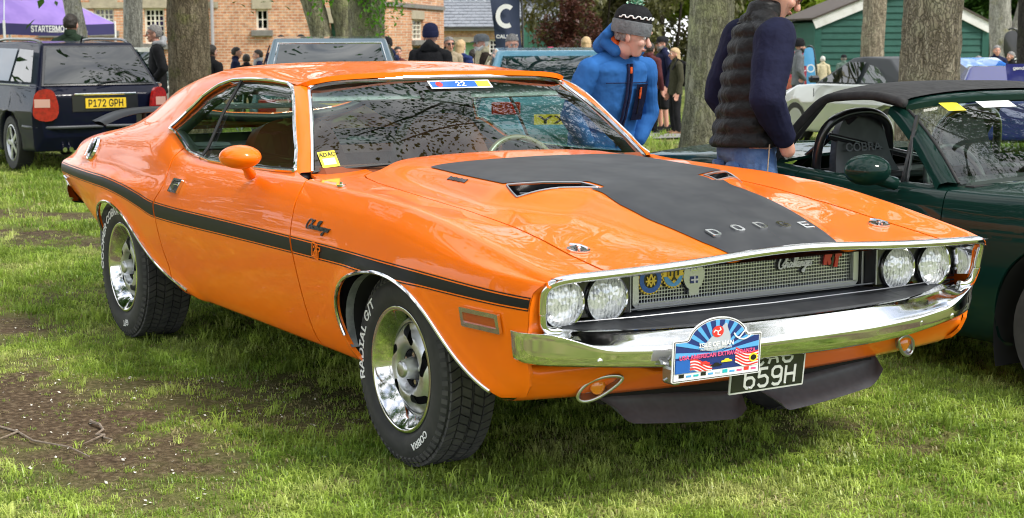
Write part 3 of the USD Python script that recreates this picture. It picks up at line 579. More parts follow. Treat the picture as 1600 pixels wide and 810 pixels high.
for sd in (-1, 1):
    for nm, pl, lf in sideNames:
        if nm == 'door': DOOR = obj('door', panel(lf, pl, sd, .022), 'orange_paint', CAR); dpart = DOOR
        else: obj(nm, panel(lf, pl, sd, .022), 'orange_paint', CAR)
        # side stripe, cut where the panels meet, with its fine outlines
        xx = np.linspace(-3.85, .905, 240); zt = fzt(xx)
        hh = np.interp(xx, [-3.85, -3.1, -2.65, -2.4, -2.13, -.516, .28, .9], [.055, .057, .060, .066, .072, .061, .052, .040])
        sel = (xx >= lf.xs[0]+.01) & (xx <= lf.xs[-1]-.01); xa = xx[sel]
        def band(o0, o1):
            a = xz(lf, np.c_[xa, zt[sel]-o0], 0, .55); b = xz(lf, np.c_[xa, (zt-hh)[sel]+o1], 0, .55); return sg.Polygon(np.vstack([a, b[::-1]])).buffer(0)
        full = band(0, 0).intersection(pl.buffer(-.002))
        par = DOOR if nm == 'door' else CAR
        obj('side_stripe', panel(lf, full, sd, .03, .0012, 0), 'stripe_black', par)
        for ed in (band(.004, 0).difference(band(.0075, 0)), band(0, .004).difference(band(0, .0075))):
            ed = ed.intersection(pl.buffer(-.004))
            if not ed.is_empty and ed.area > 1e-5: obj('stripe_outline', panel(lf, ed, sd, .05, .0020, 0), 'orange_paint', par)
    for A, lf in ((ARCHF, LF), (ARCHR, LR)):
        q = xz(lf, A[(A[:, 1] > (.375 if lf is LF else .34)) & (A[:, 0] < 9)], 0, .6); P = lf.P(q[:, 0], q[:, 1]/lf.len)*[1, sd, 1]; N = lf.N(q[:, 0], q[:, 1]/lf.len)*[1, sd, 1]
        obj('wheel_arch_trim', tube(P+N*.001, .0065, 8), 'chrome', CAR)
obj('hood', panel(LF, hood_p, 1, .02, both=True, rim=.004), 'orange_paint', CAR)
obj('roof', panel(LR, roof_p, 1, .022, both=True, rim=.02), 'orange_paint', CAR)
obj('deck_lid', panel(LR, deck_p, 1, .03, both=True), 'orange_paint', CAR)
lin_p = sg.Polygon(xs(LR, [(-1.93, .625), (-1.93, .815), (-2.42, .815), (-2.42, rear_s), (-3.03, rear_s), (-3.10, .80), (-3.10, .60), (-2.05, .60)])).difference(wp.buffer(.02))
for sd in (-1, 1): obj('quarter_lining', panel(LR, max(getattr(lin_p, 'geoms', [lin_p]), key=lambda g: g.area), sd, .05, -.024, 0), 'black_vinyl', CAR)
rr_ = xs(LR, [(-2.42, 1.0), (-2.42, rear_s), (-3.05, rear_s), (-3.05, 1.0)]); rr_ = densify(rr_, .05, False); Pq = LR.P(rr_[:, 0], rr_[:, 1]/LR.len)-LR.N(rr_[:, 0], rr_[:, 1]/LR.len)*.03; obj('rear_window_lining', tube(np.vstack([Pq, Pq[::-1][1:]*[1, -1, 1]]), .022, 6), 'black_vinyl', CAR, smooth=True)
obj('rear_window', panel(LR, rearglass_p, 1, .06, -.004, 0, both=True), 'window_glass', CAR)
# hood stripe
st = xy(LF, [(-.50, .468), (-.26, .474), (.02, .470), (.10, .355), (.172, .278), (.30, .272), (.45, .288), (.59, .285), (.82, .245), (.957, .207)])
hs_p = sg.Polygon(np.vstack([st, [(.957, LF.len), (-.48, LF.len)]])).buffer(0).difference(scoop_p.buffer(.010))
hs_p = max(getattr(hs_p, 'geoms', [hs_p]), key=lambda g: g.area)
HOODSTRIPE = obj('hood_stripe', panel(LF, hs_p, 1, .02, .003, 0, both=True), 'matt_black_paint', CAR)
# the two hood scoops: a dark recess in a bright-edged mouth
for sd in (-1, 1):
    ring = np.array(scoop_p.exterior.coords)[:-1]; ring = densify(ring, .012)
    P = LF.P(ring[:, 0], ring[:, 1]/LF.len)*[1, sd, 1]; N = LF.N(ring[:, 0], ring[:, 1]/LF.len)*[1, sd, 1]
    cen = P.mean(0); inn = cen+(P-cen)*.80-N*.030+[-.045, 0, -.004]; k = len(P)
    F = [(i, (i+1) % k, k+(i+1) % k, k+i) for i in range(k)]; Vv = np.vstack([P-N*.002, inn, inn.mean(0)])
    F = np.vstack([tri(F), [(k+i, k+(i+1) % k, 2*k) for i in range(k)]])
    sc = obj('hood_scoop', trimesh.Trimesh(Vv, F, process=False), 'gloss_black', CAR)
    obj('scoop_rim', tube(P+N*.0015, .0036, 6, closed=True), 'dull_metal', sc)
    c0 = cen-N.mean(0)*.020-[.02, 0, 0]
    u = np.array([.55, -sd, 0.0]); u /= np.linalg.norm(u)
    obj('scoop_vane', tube([c0-u*.09, c0+u*.09], .0028, 5), 'black_plastic', sc)
# ---- windshield, its pillars and trims
wb = rounded([(-.875, -.768, .912), (-.86, -.66, .922), (-.815, -.40, .935), (-.79, 0, .940), (-.815, .40, .935), (-.86, .66, .922), (-.875, .768, .912)], 8, False)
wt = rounded([(-1.262, -.600, 1.213), (-1.255, -.52, 1.236), (-1.225, -.28, 1.247), (-1.212, 0, 1.250), (-1.225, .28, 1.247), (-1.255, .52, 1.236), (-1.262, .600, 1.213)], 8, False)
def patch(A, B, n=14, bulge=.018):
    t = np.linspace(0, 1, n)[:, None, None]; V = A[None]*(1-t)+B[None]*t; m = len(A)
    e = np.cross(B[m//2]-A[m//2], A[-1]-A[0]); e /= np.linalg.norm(e); e = e if e[0] > 0 else -e
    V = V + e*bulge*np.sin(PI*t); F = [(i*m+j, i*m+j+1, (i+1)*m+j+1, (i+1)*m+j) for i in range(n-1) for j in range(m-1)]
    return trimesh.Trimesh(V.reshape(-1, 3), tri(F)[:, ::-1], process=False), V
wsm, wsV = patch(wb, wt)
if wsm.face_normals[:, 0].mean() < 0: wsm.invert()
WSN = wsm.face_normals.mean(0); WSN = WSN*(1 if WSN[0] > 0 else -1); WSN /= np.linalg.norm(WSN)
obj('windshield', wsm, 'window_glass', CAR, smooth=True)
edge = np.vstack([wsV[:, 0], wt[1:-1], wsV[::-1, -1], wb[::-1][1:-1]])
edge_r = rounded(np.vstack([wsV[0, 0], wsV[::2, 0][1:-1], wsV[-1, 0]]), 4, False)
for sd in (0, -1):
    e = wsV[:, sd]; obj('windshield_trim', tube(e+WSN*.004, .009, 6), 'chrome', CAR)
obj('windshield_trim', tube(wt+WSN*.004, .009, 6), 'chrome', CAR)
obj('windshield_trim', tube(wb+WSN*.004, .007, 6), 'rubber_seal', CAR)
for sd in (-1, 1):
    e = wsV[:, 0 if sd < 0 else -1]                         # the glass edge; the pillar runs beside it
    t = np.linspace(0, 1, len(e))
    outer = np.array([(-.905, .824, .905), (-.985, .780, .985), (-1.134, .722, 1.105), (-1.262, .668, 1.198), (-1.315, .640, 1.225)]); outer[:, 1] *= sd
    to = np.linspace(0, 1, len(outer)); outer = np.stack([PchipInterpolator(to, outer[:, k])(t) for k in range(3)], 1)
    inner = e + WSN*.006; mid = (inner+outer)/2 + WSN*.006 + np.array([0, sd*.006, 0.0]); back_o = outer-np.array([.05, sd*.035, .0]); back_i = inner-WSN*.05
    rows = np.stack([back_i, inner, mid, outer, back_o], 1); k = rows.shape[1]
    F = tri([(i*k+j, i*k+(j+1) % k, (i+1)*k+(j+1) % k, (i+1)*k+j) for i in range(len(t)-1) for j in range(k)])
    m = trimesh.Trimesh(rows.reshape(-1, 3), F, process=False); m.fix_normals()
    obj('windshield_pillar', m, 'orange_paint', CAR, smooth=50)
    # drip rail and side window trims
    ring = densify(np.array(wp.exterior.coords)[:-1], .03); P = LR.P(ring[:, 0], ring[:, 1]/LR.len)*[1, sd, 1]; N = LR.N(ring[:, 0], ring[:, 1]/LR.len)*[1, sd, 1]
    obj('side_window_trim', tube(P+N*.003, .0075, 6, closed=True), 'chrome', CAR)
    zq = lambda x: (x < -1.90)
    front = wp.intersection(sg.box(-1.855, 0, 0, 9)); rearw = wp.intersection(sg.box(-9, 0, -1.87, 9))
    obj('side_window', panel(LR, front.buffer(-.003), sd, .06, -.008, 0), 'window_glass', CAR)
    obj('quarter_window', panel(LR, rearw.buffer(-.003), sd, .06, -.012, 0), 'window_glass', CAR)
    obj('window_lining', tube(P-N*.045, .030, 6, closed=True), 'black_vinyl', CAR, smooth=True)
    cl = np.array([(-1.862, .575), (-1.862, .64), (-1.862, .72), (-1.862, .812)]); P = LR.P(cl[:, 0], cl[:, 1])*[1, sd, 1]
    obj('window_divider', tube(P, .007, 6), 'rubber_seal', CAR)
fe_ = densify(FE[1:8], .02, False)
for sd in (-1, 1):                                             # the wing's edge turns in behind the lamp bezel
    P = LF.P(fe_[:, 0], fe_[:, 1]/LF.len)*[1, sd, 1]; q = P+np.array([-.004, -sd*.05, -.004]); m = quadstrip(P-[.002, 0, 0], q); obj('wing_return', m, 'orange_paint', CAR, smooth=True)
# ---- front end: lamps, grille, bumper, valance
# bright moulding that frames the whole mouth
top = rounded([(.893, -.868, .640), (.897, -.870, .675), (.908, -.867, .712), (.925, -.849, .733), (.945, -.80, .744), (.955, -.66, .748), (.961, -.40, .757), (.963, -.20, .768), (.964, 0, .774), (.963, .20, .768), (.961, .40, .757), (.955, .66, .748), (.945, .80, .744), (.925, .849, .733), (.908, .867, .712), (.897, .870, .675), (.893, .868, .640)], 6, False)
obj('grille_moulding', tube(top, .0135, 8), 'chrome', CAR, smooth=True)
for sd in (-1, 1):
    tip = rounded([(.893, sd*.868, .645), (.885, sd*.862, .615), (.88, sd*.85, .595), (.882, sd*.80, .588)], 5, False)
    obj('lamp_bezel', tube(tip, .012, 8), 'chrome', CAR, smooth=True)
    # flared bezel wall at the side of the outer lamp
    o = rounded([(.897, sd*.864, .62), (.903, sd*.867, .67), (.915, sd*.861, .715), (.938, sd*.82, .738), (.945, sd*.74, .742)], 6, False)
    i_ = rounded([(.80, sd*.838, .61), (.80, sd*.842, .66), (.80, sd*.83, .70), (.80, sd*.79, .727), (.80, sd*.74, .735)], 6, False)
    m = len(o); F = tri([(j, j+1, m+j+1, m+j) for j in range(m-1)]); obj('bezel_wall', trimesh.Trimesh(np.vstack([o, i_]), F, process=False), 'chrome' if sd > 0 else 'chrome', CAR, smooth=True)
# black mouth: back panel (with lamp buckets), steps down to the recessed grille, shelf
GX = .735
back = cat(*[cat(quadstrip([(.80, s*.862, .60), (.80, s*.862, .745)], [(.80, s*.50, .60), (.80, s*.50, .745)]),
                 quadstrip([(.80, s*.50, .60), (.80, s*.50, .75)], [(.755, s*.485, .60), (.755, s*.485, .75)]),
                 quadstrip([(.755, s*.485, .585), (.755, s*.485, .75)], [(.755, s*.468, .585), (.755, s*.468, .75)]),
                 quadstrip([(.755, s*.468, .585), (.755, s*.468, .75)], [(GX-.03, s*.455, .585), (GX-.03, s*.455, .75)])) for s in (-1, 1)],
           quadstrip([(GX-.03, -.46, .585), (GX-.03, -.46, .75)], [(GX-.03, .46, .585), (GX-.03, .46, .75)]))
obj('grille_surround', back, 'gloss_black', CAR, smooth=False)
bp_ = rounded([(.80, -.905, 0), (.838, -.903, 0), (.868, -.884, 0), (.905, -.82, 0), (.945, -.68, 0), (.985, -.48, 0), (1.010, -.25, 0), (1.018, 0, 0), (1.010, .25, 0), (.985, .48, 0), (.945, .68, 0), (.905, .82, 0), (.868, .884, 0), (.838, .903, 0), (.80, .905, 0)], 7, False)
bp_[:, 1] = bp_[:, 1]*.992-.010
_h = bp_[bp_[:, 1] >= -.02]; _h = _h[np.argsort(_h[:, 1])]; BPy, BPx = _h[:, 1]+.005, _h[:, 0]
yy = np.linspace(-.87, .87, 41)
obj('shelf_panel', cat(quadstrip(np.c_[np.interp(abs(yy), [0, .45, .50, .87], [GX-.02, GX-.02, .79, .79]), yy, np.full(41, .590)], np.c_[np.interp(abs(yy), BPy, BPx)-.062, yy, np.full(41, .573)]),
                       quadstrip(np.c_[np.interp(abs(yy), BPy, BPx)-.062, yy, np.full(41, .573)], np.c_[np.interp(abs(yy), BPy, BPx)-.062, yy, np.full(41, .505)])), 'matt_black_paint', CAR, smooth=False)
obj('upper_lip', quadstrip(np.c_[np.full(41, .955), yy*.98, np.full(41, .745)], np.c_[np.full(41, GX-.03), yy, np.full(41, .752)]), 'gloss_black', CAR, smooth=False)
for s in (-1, 1):
    obj('surround_step', cat(tube([(.758, s*.477, .60), (.758, s*.477, .745)], .004, 6), tube([(.80, s*.499, .60), (.80, s*.499, .745)], .003, 6)), 'dull_metal', CAR)
obj('surround_step', cat(tube([(.79, -.50, .604), (.79, .50, .604)], .003, 6), tube([(.80, -.84, .592), (.84, -.5, .592), (.86, 0, .592), (.84, .5, .592), (.80, .84, .592)], .0022, 6)), 'dull_metal', CAR)
gf = [(GX+.012, -.440, .604), (GX+.012, -.448, .612), (GX+.012, -.448, .738), (GX+.012, -.440, .746), (GX+.012, .440, .746), (GX+.012, .448, .738), (GX+.012, .448, .612), (GX+.012, .440, .604)]
GRILLE = obj('grille', sweep(np.vstack([gf, gf[:1]])[:-1], [(-.011, -.006), (-.011, .010), (.011, .010), (.011, -.006), (-.011, -.006)], closed=True, up=(1, 0, 0)), 'aluminium', CAR)
hb = [box((.008, .876, .0028), (GX, 0, z)) for z in np.linspace(.612, .742, 13)]
vb = [box((.007, .0026, .13), (GX, y, .677)) for y in np.linspace(-.435, .435, 80)]
obj('grille_grid', cat(*hb, *vb), 'aluminium', GRILLE, smooth=False)
# headlamps
for y, x in ((-.749, .806), (-.589, .800), (.589, .800), (.749, .806)):
    T = ry(PI/2)
    ringm = lathe([(.060, -.03), (.0685, -.02), (.0690, .010), (.0725, .014), (.0750, .009), (.0755, -.03)], 40); ringm.apply_transform(T); ringm.apply_translation((x, y, .650))
    h = obj('headlight', ringm, 'chrome', CAR, smooth=40)
    refl = lathe([(.0, -.055), (.02, -.053), (.048, -.04), (.062, -.015), (.0690, 0)], 36); refl.apply_transform(T); refl.apply_translation((x, y, .650)); obj('reflector_bowl', refl, 'reflector', h, smooth=True)
    ln = lathe([(.0690, .006), (.058, .015), (.034, .022), (0, .025)][::-1], 36); ln.apply_transform(T); ln.apply_translation((x, y, .650)); bl = trimesh.creation.icosphere(2, .012); bl.apply_scale((1.6, 1, 1)); bl.apply_translation((x-.02, y, .650)); obj('bulb_shield', bl, 'chrome', h, smooth=True); obj('headlight_lens', ln, 'lamp_glass', h, smooth=True)
    sh = lathe([(.0762, -.03), (.0766, .012), (.0778, .013), (.0785, .0), (.0785, -.03)], 36); sh.apply_transform(T); sh.apply_translation((x-.01, y, .650)); obj('headlight_cup', sh, 'gloss_black', h, smooth=40)
# chrome bumper
bprof = np.array([(-.075, .462), (-.035, .452), (-.008, .455), (.003, .465), (.007, .480), (.0085, .495), (.0115, .507), (.0085, .516), (-.002, .526), (-.018, .541), (-.031, .553), (-.040, .563), (-.048, .568), (-.085, .566)])
bm = sweep(bp_, bprof); v = bm.vertices; w_ = np.clip((abs(v[:, 1])-.66)/.22, 0, 1); w_ = w_*w_*(3-2*w_); v[:, 2] += w_*.060*np.where(v[:, 2] < .507, np.clip((v[:, 2]-.462)/.045, 0, 1), np.clip((.576-v[:, 2])/.069, 0, 1)); lift = .030*np.clip((abs(v[:, 1])-.25)/.68, 0, 1)**1.4; v[:, 2] += lift*np.clip((.60-v[:, 2])/.12, 0, 1)+.010*np.clip((abs(v[:, 1])-.5)/.4, 0, 1); bm.vertices = v
BUMPER = obj('front_bumper', bm, 'chrome', CAR, smooth=True)
for y in (-.70, -.30, .30, .52, .70):
    i = np.argmin(abs(bp_[:, 1]-y)); p = bp_[i]; m = trimesh.creation.icosphere(2, .010); m.apply_scale((.35, 1, 1)); m.apply_translation((p[0]+.006, p[1], .497)); obj('bumper_bolt', m, 'chrome', BUMPER, smooth=True)
# painted valance under the bumper
vy = np.linspace(-.87, .87, 71); ay = abs(vy)
def vrow(x0, xend, z, zend=None, bow=2.2):
    return np.c_[x0+(xend-x0)*(ay/.87)**bow, vy, np.full(71, z) if zend is None else z+(zend-z)*(ay/.87)**2]
zmid = .474-.050*np.clip((.58-ay)/.14, 0, 1)
rows = [np.c_[vrow(.85, .775, 0)[:, :2], zmid+.012], np.c_[vrow(.862, .835, 0)[:, :2], zmid], np.c_[vrow(.858, .832, 0)[:, :2], np.minimum(zmid-.012, .440)], vrow(.835, .805, .395, .415), vrow(.805, .77, .360, .382), vrow(.77, .73, .340, .360), vrow(.69, .66, .335, .350)]
V = np.stack(rows, 0); m = trimesh.Trimesh(V.reshape(-1, 3), tri([(i*71+j, i*71+j+1, (i+1)*71+j+1, (i+1)*71+j) for i in range(len(rows)-1) for j in range(70)])[:, ::-1], process=False)
VAL = obj('front_valance', m, 'orange_paint', CAR, smooth=True)
for sd in (-1, 1):                                                                    # turn lamps let into the valance
    ov = rounded([(-.075, -.004), (-.055, .030), (-.005, .040), (.045, .030), (.080, .006), (.045, -.020), (0, -.034), (-.05, -.030)], 6)
    ov *= .86; ov[:, 0] *= -sd; ov[:, 1] += ov[:, 0]*-sd*.35+.004
    base = np.array([.795, sd*.615, .388]); zax = np.array([.86, sd*.30, -.22]); zax /= np.linalg.norm(zax); xax = np.cross([0, 0, 1], zax); xax /= np.linalg.norm(xax); yax = np.cross(zax, xax)
    ring3 = base + (ov[:, :1]*(-sd)*-1)*0 + ov[:, :1]*xax*(-1 if sd < 0 else -1)*-1 + ov[:, 1:]*yax + zax*.026
    t = obj('turn_lamp', tube(ring3, .006, 6, closed=True), 'aluminium', CAR, smooth=True)
    k = len(ring3); cen = ring3.mean(0); inn = cen+(ring3-cen)*.72-zax*.03; Fr = np.vstack([tri([(i, (i+1) % k, k+(i+1) % k, k+i) for i in range(k)]), [(k+i, k+(i+1) % k, 2*k) for i in range(k)]])
    obj('lamp_housing', trimesh.Trimesh(np.vstack([ring3, inn, inn.mean(0)]), Fr, process=False), 'dull_metal', t)
    am = trimesh.creation.icosphere(3, .026); am.apply_scale((.6, 1, 1)); am.apply_translation(cen-zax*.012+yax*.0-xax*.012*0); obj('amber_lamp', am, 'amber_lens', t, smooth=True)
    # black chin spoiler blade
    y0, y1 = (.035, .575); n = 25; u = np.linspace(0, 1, n)[:, None]; rows_ = []
    cor = .030*np.clip((.10-u)/.10, 0, 1)**2+.045*np.clip((u-.86)/.14, 0, 1)**2
    for q in np.linspace(0, 1, 7):
        zt_, zl = .292+.045*u, .212-.006*np.sin(PI*u)+.036*u+cor
        rows_.append(np.c_[.762-.03*u+.072*q**1.5-.006*u*q, sd*(y0+.035*q*(1-u)+(y1-y0-.03*q)*u), zt_+(zl+.016-zt_)*q])
    Vf = np.stack(rows_, 1); back_ = Vf-np.array([.014, 0, -.004]); Vx = np.concatenate([Vf, back_[:, ::-1]], 1); kk = 14
    Fs = tri([(i*kk+j, i*kk+(j+1) % kk, (i+1)*kk+(j+1) % kk, (i+1)*kk+j) for i in range(n-1) for j in range(kk)]); capf = [(0, j+1, j) for j in range(1, kk-1)]+[((n-1)*kk, (n-1)*kk+j, (n-1)*kk+j+1) for j in range(1, kk-1)]
    m = trimesh.Trimesh(Vx.reshape(-1, 3), np.vstack([Fs, capf]), process=False); m.fix_normals()
    obj('chin_spoiler', m, 'black_plastic', CAR, smooth=40)
# ---- wheels
def add_wheel(parent, x, y, r, width, sd, letters):
    """Wheel on the car's side sd; its outer face looks along sd*y."""
    T = np.eye(4); T[:3, 0] = (1, 0, 0); T[:3, 2] = (0, sd, 0); T[:3, 1] = np.cross(T[:3, 2], T[:3, 0]); T[:3, 3] = (x, y, r)
    def fix(m): m = m.copy(); m.apply_transform(T); return m
    w2 = width/2; rr = .208
    tp = [(rr-.004, -w2+.03), (rr+.02, -w2+.006), (r-.06, -w2-.004), (r-.022, -w2+.006), (r-.008, -w2+.026), (r-.0075, w2-.030), (r-.020, w2-.010), (r-.055, w2), (r-.085, w2+.001), (rr+.018, w2-.006), (rr+.004, w2-.016), (rr-.006, w2-.026)]
    tp = np.array(tp)
    WH = obj('wheel', fix(lathe(tp, 96)), 'tyre_rubber', parent, smooth=45)
    tb = []; n = 64
    for k in range(n):
        for q, (z0, z1) in enumerate(((-w2+.022, -w2+.058), (-w2+.064, -w2+.098), (-w2+.104, w2-.104), (w2-.098, w2-.064), (w2-.058, w2-.024))):
            a0 = 2*PI*(k+.5*(q % 2))/n; da = 2*PI/n*.82; sk = .05*(1 if q % 2 else -1)
            c = [(a0+sk*0, z0), (a0+da, z0), (a0+da+sk, z1), (a0+sk, z1)]
            inn = [((r-.010)*math.cos(a), (r-.010)*math.sin(a), z) for a, z in c]; out = [((r+.001)*math.cos(a), (r+.001)*math.sin(a), z) for a, z in c]
            tb.append(trimesh.Trimesh(inn+out, [(4, 5, 6), (4, 6, 7), (0, 1, 5), (0, 5, 4), (1, 2, 6), (1, 6, 5), (2, 3, 7), (2, 7, 6), (3, 0, 4), (3, 4, 7)], process=False))
        for zq, rq, dr in ((w2-.016, r-.014, .014),):
            a0 = 2*PI*k/n; c = [(a0, zq), (a0+2*PI/n*.55, zq), (a0+2*PI/n*.55, zq+.008), (a0, zq+.008)]
            out = [((rq+.004)*math.cos(a), (rq+.004)*math.sin(a), z) for a, z in c[:2]] + [((rq-.014)*math.cos(a), (rq-.014)*math.sin(a), z+.004) for a, z in c[2:]]
            inn = [(p[0]*.97, p[1]*.97, p[2]-.006) for p in out]; tb.append(trimesh.Trimesh(inn+out, [(4, 5, 6), (4, 6, 7), (0, 1, 5), (0, 5, 4), (1, 2, 6), (1, 6, 5), (2, 3, 7), (2, 7, 6), (3, 0, 4), (3, 4, 7)], process=False))
    tb = cat(*tb)
    obj('tread', fix(tb), 'tyre_tread', WH, smooth=False, kind='stuff')
    # bright trim ring, dish with slots, hub
    obj('trim_ring', fix(lathe([(.214, w2-.022), (.212, w2-.010), (.203, w2-.008), (.196, w2-.014), (.178, w2-.032), (.162, w2-.052), (.154, w2-.066)], 72)), 'chrome', WH, smooth=60)
    # dish: polar sheet with five long slots
    def ray_pt(p):   # flat (u,v) -> dished
        rad = np.hypot(p[:, 0], p[:, 1]); h = np.interp(rad, [0, .060, .072, .085, .115, .135, .156], [w2-.080, w2-.078, w2-.046, w2-.036, w2-.038, w2-.052, w2-.072]); return np.c_[p, h]
    disc = sg.Point(0, 0).buffer(.156, 48); sl = []
    for k in range(5):
        a = 2*PI*k/5+.3; s = sg.LineString([(.100*math.cos(a-.28), .100*math.sin(a-.28)), (.118*math.cos(a), .118*math.sin(a)), (.135*math.cos(a+.26), .135*math.sin(a+.26))]).buffer(.013); sl.append(s)
    p, F = mesh_poly(disc.difference(so.unary_union(sl)), .009)
    obj('rim', fix(trimesh.Trimesh(ray_pt(p), F, process=False)), 'wheel_silver', WH, smooth=True)
    obj('rim_back', fix(lathe([(.205, w2-.12), (.10, w2-.125), (0, w2-.125)][::-1], 40)), 'dark_cavity', WH, smooth=False)
    obj('rim_barrel', fix(lathe([(.200, -w2+.03), (.19, -.02), (.17, w2-.13), (.2, w2-.02)], 48)), 'dull_metal', WH, smooth=False)
    obj('hub_recess', fix(lathe([(.0, w2-.0765), (.058, w2-.0745), (.0645, w2-.058)], 40)), 'gloss_black', WH, smooth=False)
    nuts = [place(trimesh.creation.cylinder(.009, .022, sections=6), (.048*math.cos(a), .048*math.sin(a), w2-.066), (1, 0, 0), (0, 1, 0)) for a in np.arange(5)*2*PI/5+.1]
    obj('lug_nuts', fix(cat(*nuts)), 'chrome', WH, smooth=False)
    obj('hub_cap', fix(lathe([(.038, w2-.092), (.037, w2-.055), (.032, w2-.022), (.029, w2-.014), (.022, w2-.010), (0, w2-.009)], 32)), 'wheel_silver', WH, smooth=40)
    if letters:
        for txt, mid, rad, h in letters:
            tm = meshkit.text_mesh(txt, h, .0015, True); b = tm.bounds; tm.apply_translation((-(b[0][0]+b[1][0])/2, 0, 0)); tm.apply_scale((1.2, 1, 1))
            v = tm.vertices.copy(); a = mid - v[:, 0]/rad*1.0; rad_ = rad+v[:, 1]-h/2
            hz = np.interp(rad_, [p[0] for p in tp[7:][::-1]], [p[1] for p in tp[7:][::-1]])
            tm.vertices = np.c_[rad_*np.cos(a), rad_*np.sin(a), hz+.0006+v[:, 2]]
            obj('tyre_lettering', fix(tm), 'tyre_letter', WH, smooth=False)
for sd in (-1, 1):
    # seen from outside on the right side, +x is to the right; angle is measured from +x through (outward x +x)
    up = PI/2 if sd < 0 else -PI/2
    add_wheel(CAR, 0.0, sd*.768, .325, .207, sd, [('RADIAL G/T', PI-.30, .266, .033), ('COBRA', -PI/2+.62, .262, .022)] if sd < 0 else [])
    add_wheel(CAR, -2.794, sd*.777, .335, .245, sd, [('COOPER COBRA', PI-.72, .270, .036), ('G/T', -PI/2+.20, .266, .026)] if sd < 0 else [])
    # wheel houses
    for x, w_, A in ((0.0, .40, ARCHF), (-2.794, .42, ARCHR)):
        q = A[(A[:, 1] > .335) & (abs(A[:, 0]-x-.02) < .47)]; cx, cz = x+.02, .36
        o = np.c_[q[:, 0], np.full(len(q), .925), q[:, 1]]; o[:, [0, 2]] = np.array([cx, cz])+(o[:, [0, 2]]-[cx, cz])*1.005; rad = np.hypot(o[:, 0]-cx, o[:, 2]-cz); o[:, [0, 2]] = np.array([cx, cz])+(o[:, [0, 2]]-[cx, cz])*np.minimum(1, .40/rad)[:, None]**.8; o[:, 2] = np.maximum(o[:, 2], .36)
        o[:, 1] = .905; i1 = o.copy(); i1[:, 1] = .875; i2 = o.copy(); i2[:, 1] = .56; i2[:, [0, 2]] = np.array([cx, cz])+(i2[:, [0, 2]]-[cx, cz])*1.04
        ds = [1, sd, 1]
        obj('wheel_house', quadstrip(o*ds, i1*ds), 'grey_liner', CAR, smooth=60); obj('inner_wing', quadstrip(i1*ds, i2*ds), 'dark_cavity', CAR, smooth=60)
        cc = np.array([cx, .56, .30]); m = len(i2); obj('inner_wing', trimesh.Trimesh(np.vstack([i2, cc])*ds, [(j, j+1, m) for j in range(m-1)], process=False), 'dark_cavity', CAR, smooth=False)
# ---- underside, cabin
obj('underbody', cat(box((1.62, 1.5, .05), (-1.30, 0, .31)), box((4.3, .80, .10), (-1.45, 0, .33)), box((.60, 1.06, .10), (-3.45, 0, .45)), box((.05, 1.0, .3), (.60, 0, .50)), box((.05, 1.56, .55), (-.62, 0, .60)), box((.03, 1.5, .55), (-3.12, 0, .66)), box((.35, 1.1, .1), (.56, 0, .36))), 'dark_cavity', CAR, smooth=False)
obj('rear_panel', cat(box((.05, 1.40, .22), (-3.845, 0, .78)), box((.05, 1.2, .2), (-3.80, 0, .60))), 'matt_black_paint', CAR)
for sd in (-1, 1): obj('tail_light', box((.02, .52, .12), (-3.878, sd*.36, .78), bev=.008), 'red_lens', CAR)
rb = rounded([(-3.78, -.85, .63), (-3.83, -.84, .62), (-3.865, -.80, .60), (-3.905, -.5, .585), (-3.915, 0, .585), (-3.905, .5, .585), (-3.865, .80, .60), (-3.83, .84, .62), (-3.78, .85, .63)], 6, False)
rbm = sweep(rb[::-1], [(-.03, -.05), (-.005, -.045), (.004, 0), (-.002, .04), (-.03, .05)]); obj('rear_bumper', rbm, 'chrome', CAR, smooth=True)
for sd in (-1, 1):
    obj('door_card', box((1.30, .03, .50), (-1.42, sd*.83, .62), bev=.01), 'tan_vinyl', CAR)
    obj('door_top_rail', tube([(-2.05, sd*.80, .925), (-1.86, sd*.805, .905), (-1.4, sd*.805, .905), (-.95, sd*.80, .915)], .012, 6), 'chrome' if sd > 0 else 'rubber_seal', CAR)
    obj('quarter_trim', box((.85, .04, .48), (-2.45, sd*.76, .66), bev=.01), 'tan_vinyl', CAR)
    # front bucket seat with high back
    sx, sy = -1.72, sd*.37
    bk = rounded([(-.25, 0), (-.262, .18), (-.25, .36), (-.20, .52), (-.14, .60), (0, .625), (.14, .60), (.20, .52), (.25, .36), (.262, .18), (.25, 0)], 4, False)
    m = extrude(sg.Polygon(bk), .12, -.06); m = place(m, (sx-.14, sy, .44), (0, 1, 0), (-.20, 0, .98)); st_ = obj('front_seat', m, 'tan_vinyl', CAR, smooth=30)
    obj('seat_cushion', box((.52, .52, .16), (sx+.14, sy, .40), bev=.05), 'tan_vinyl', st_, smooth=30)
obj('rear_seat', cat(box((.14, 1.26, .50), (-2.55, 0, .64), rot=ry(-.25), bev=.05), box((.5, 1.26, .16), (-2.28, 0, .42), bev=.05)), 'tan_vinyl', CAR, smooth=30)
obj('parcel_shelf', box((.48, 1.24, .02), (-2.84, 0, .885)), 'black_vinyl', CAR)
for sd in (-1, 1): obj('shelf_speaker', place(lathe([(.0, .006), (.09, .010), (.1, 0)], 24), (-2.82, sd*.42, .897), (1, 0, 0), (0, 1, 0)), 'black_plastic', CAR, smooth=True)
obj('dashboard', cat(box((.30, 1.52, .08), (-.97, 0, .885), rot=ry(-.06), bev=.03), box((.16, 1.5, .22), (-1.06, 0, .80), bev=.04)), 'tan_vinyl', CAR, smooth=30)
obj('headlining', panel(LR, roof_p.intersection(sg.box(-2.40, .84*LR.len, -1.27, 2*LR.len)), 1, .08, -.035, 0, both=True), 'black_vinyl', CAR)
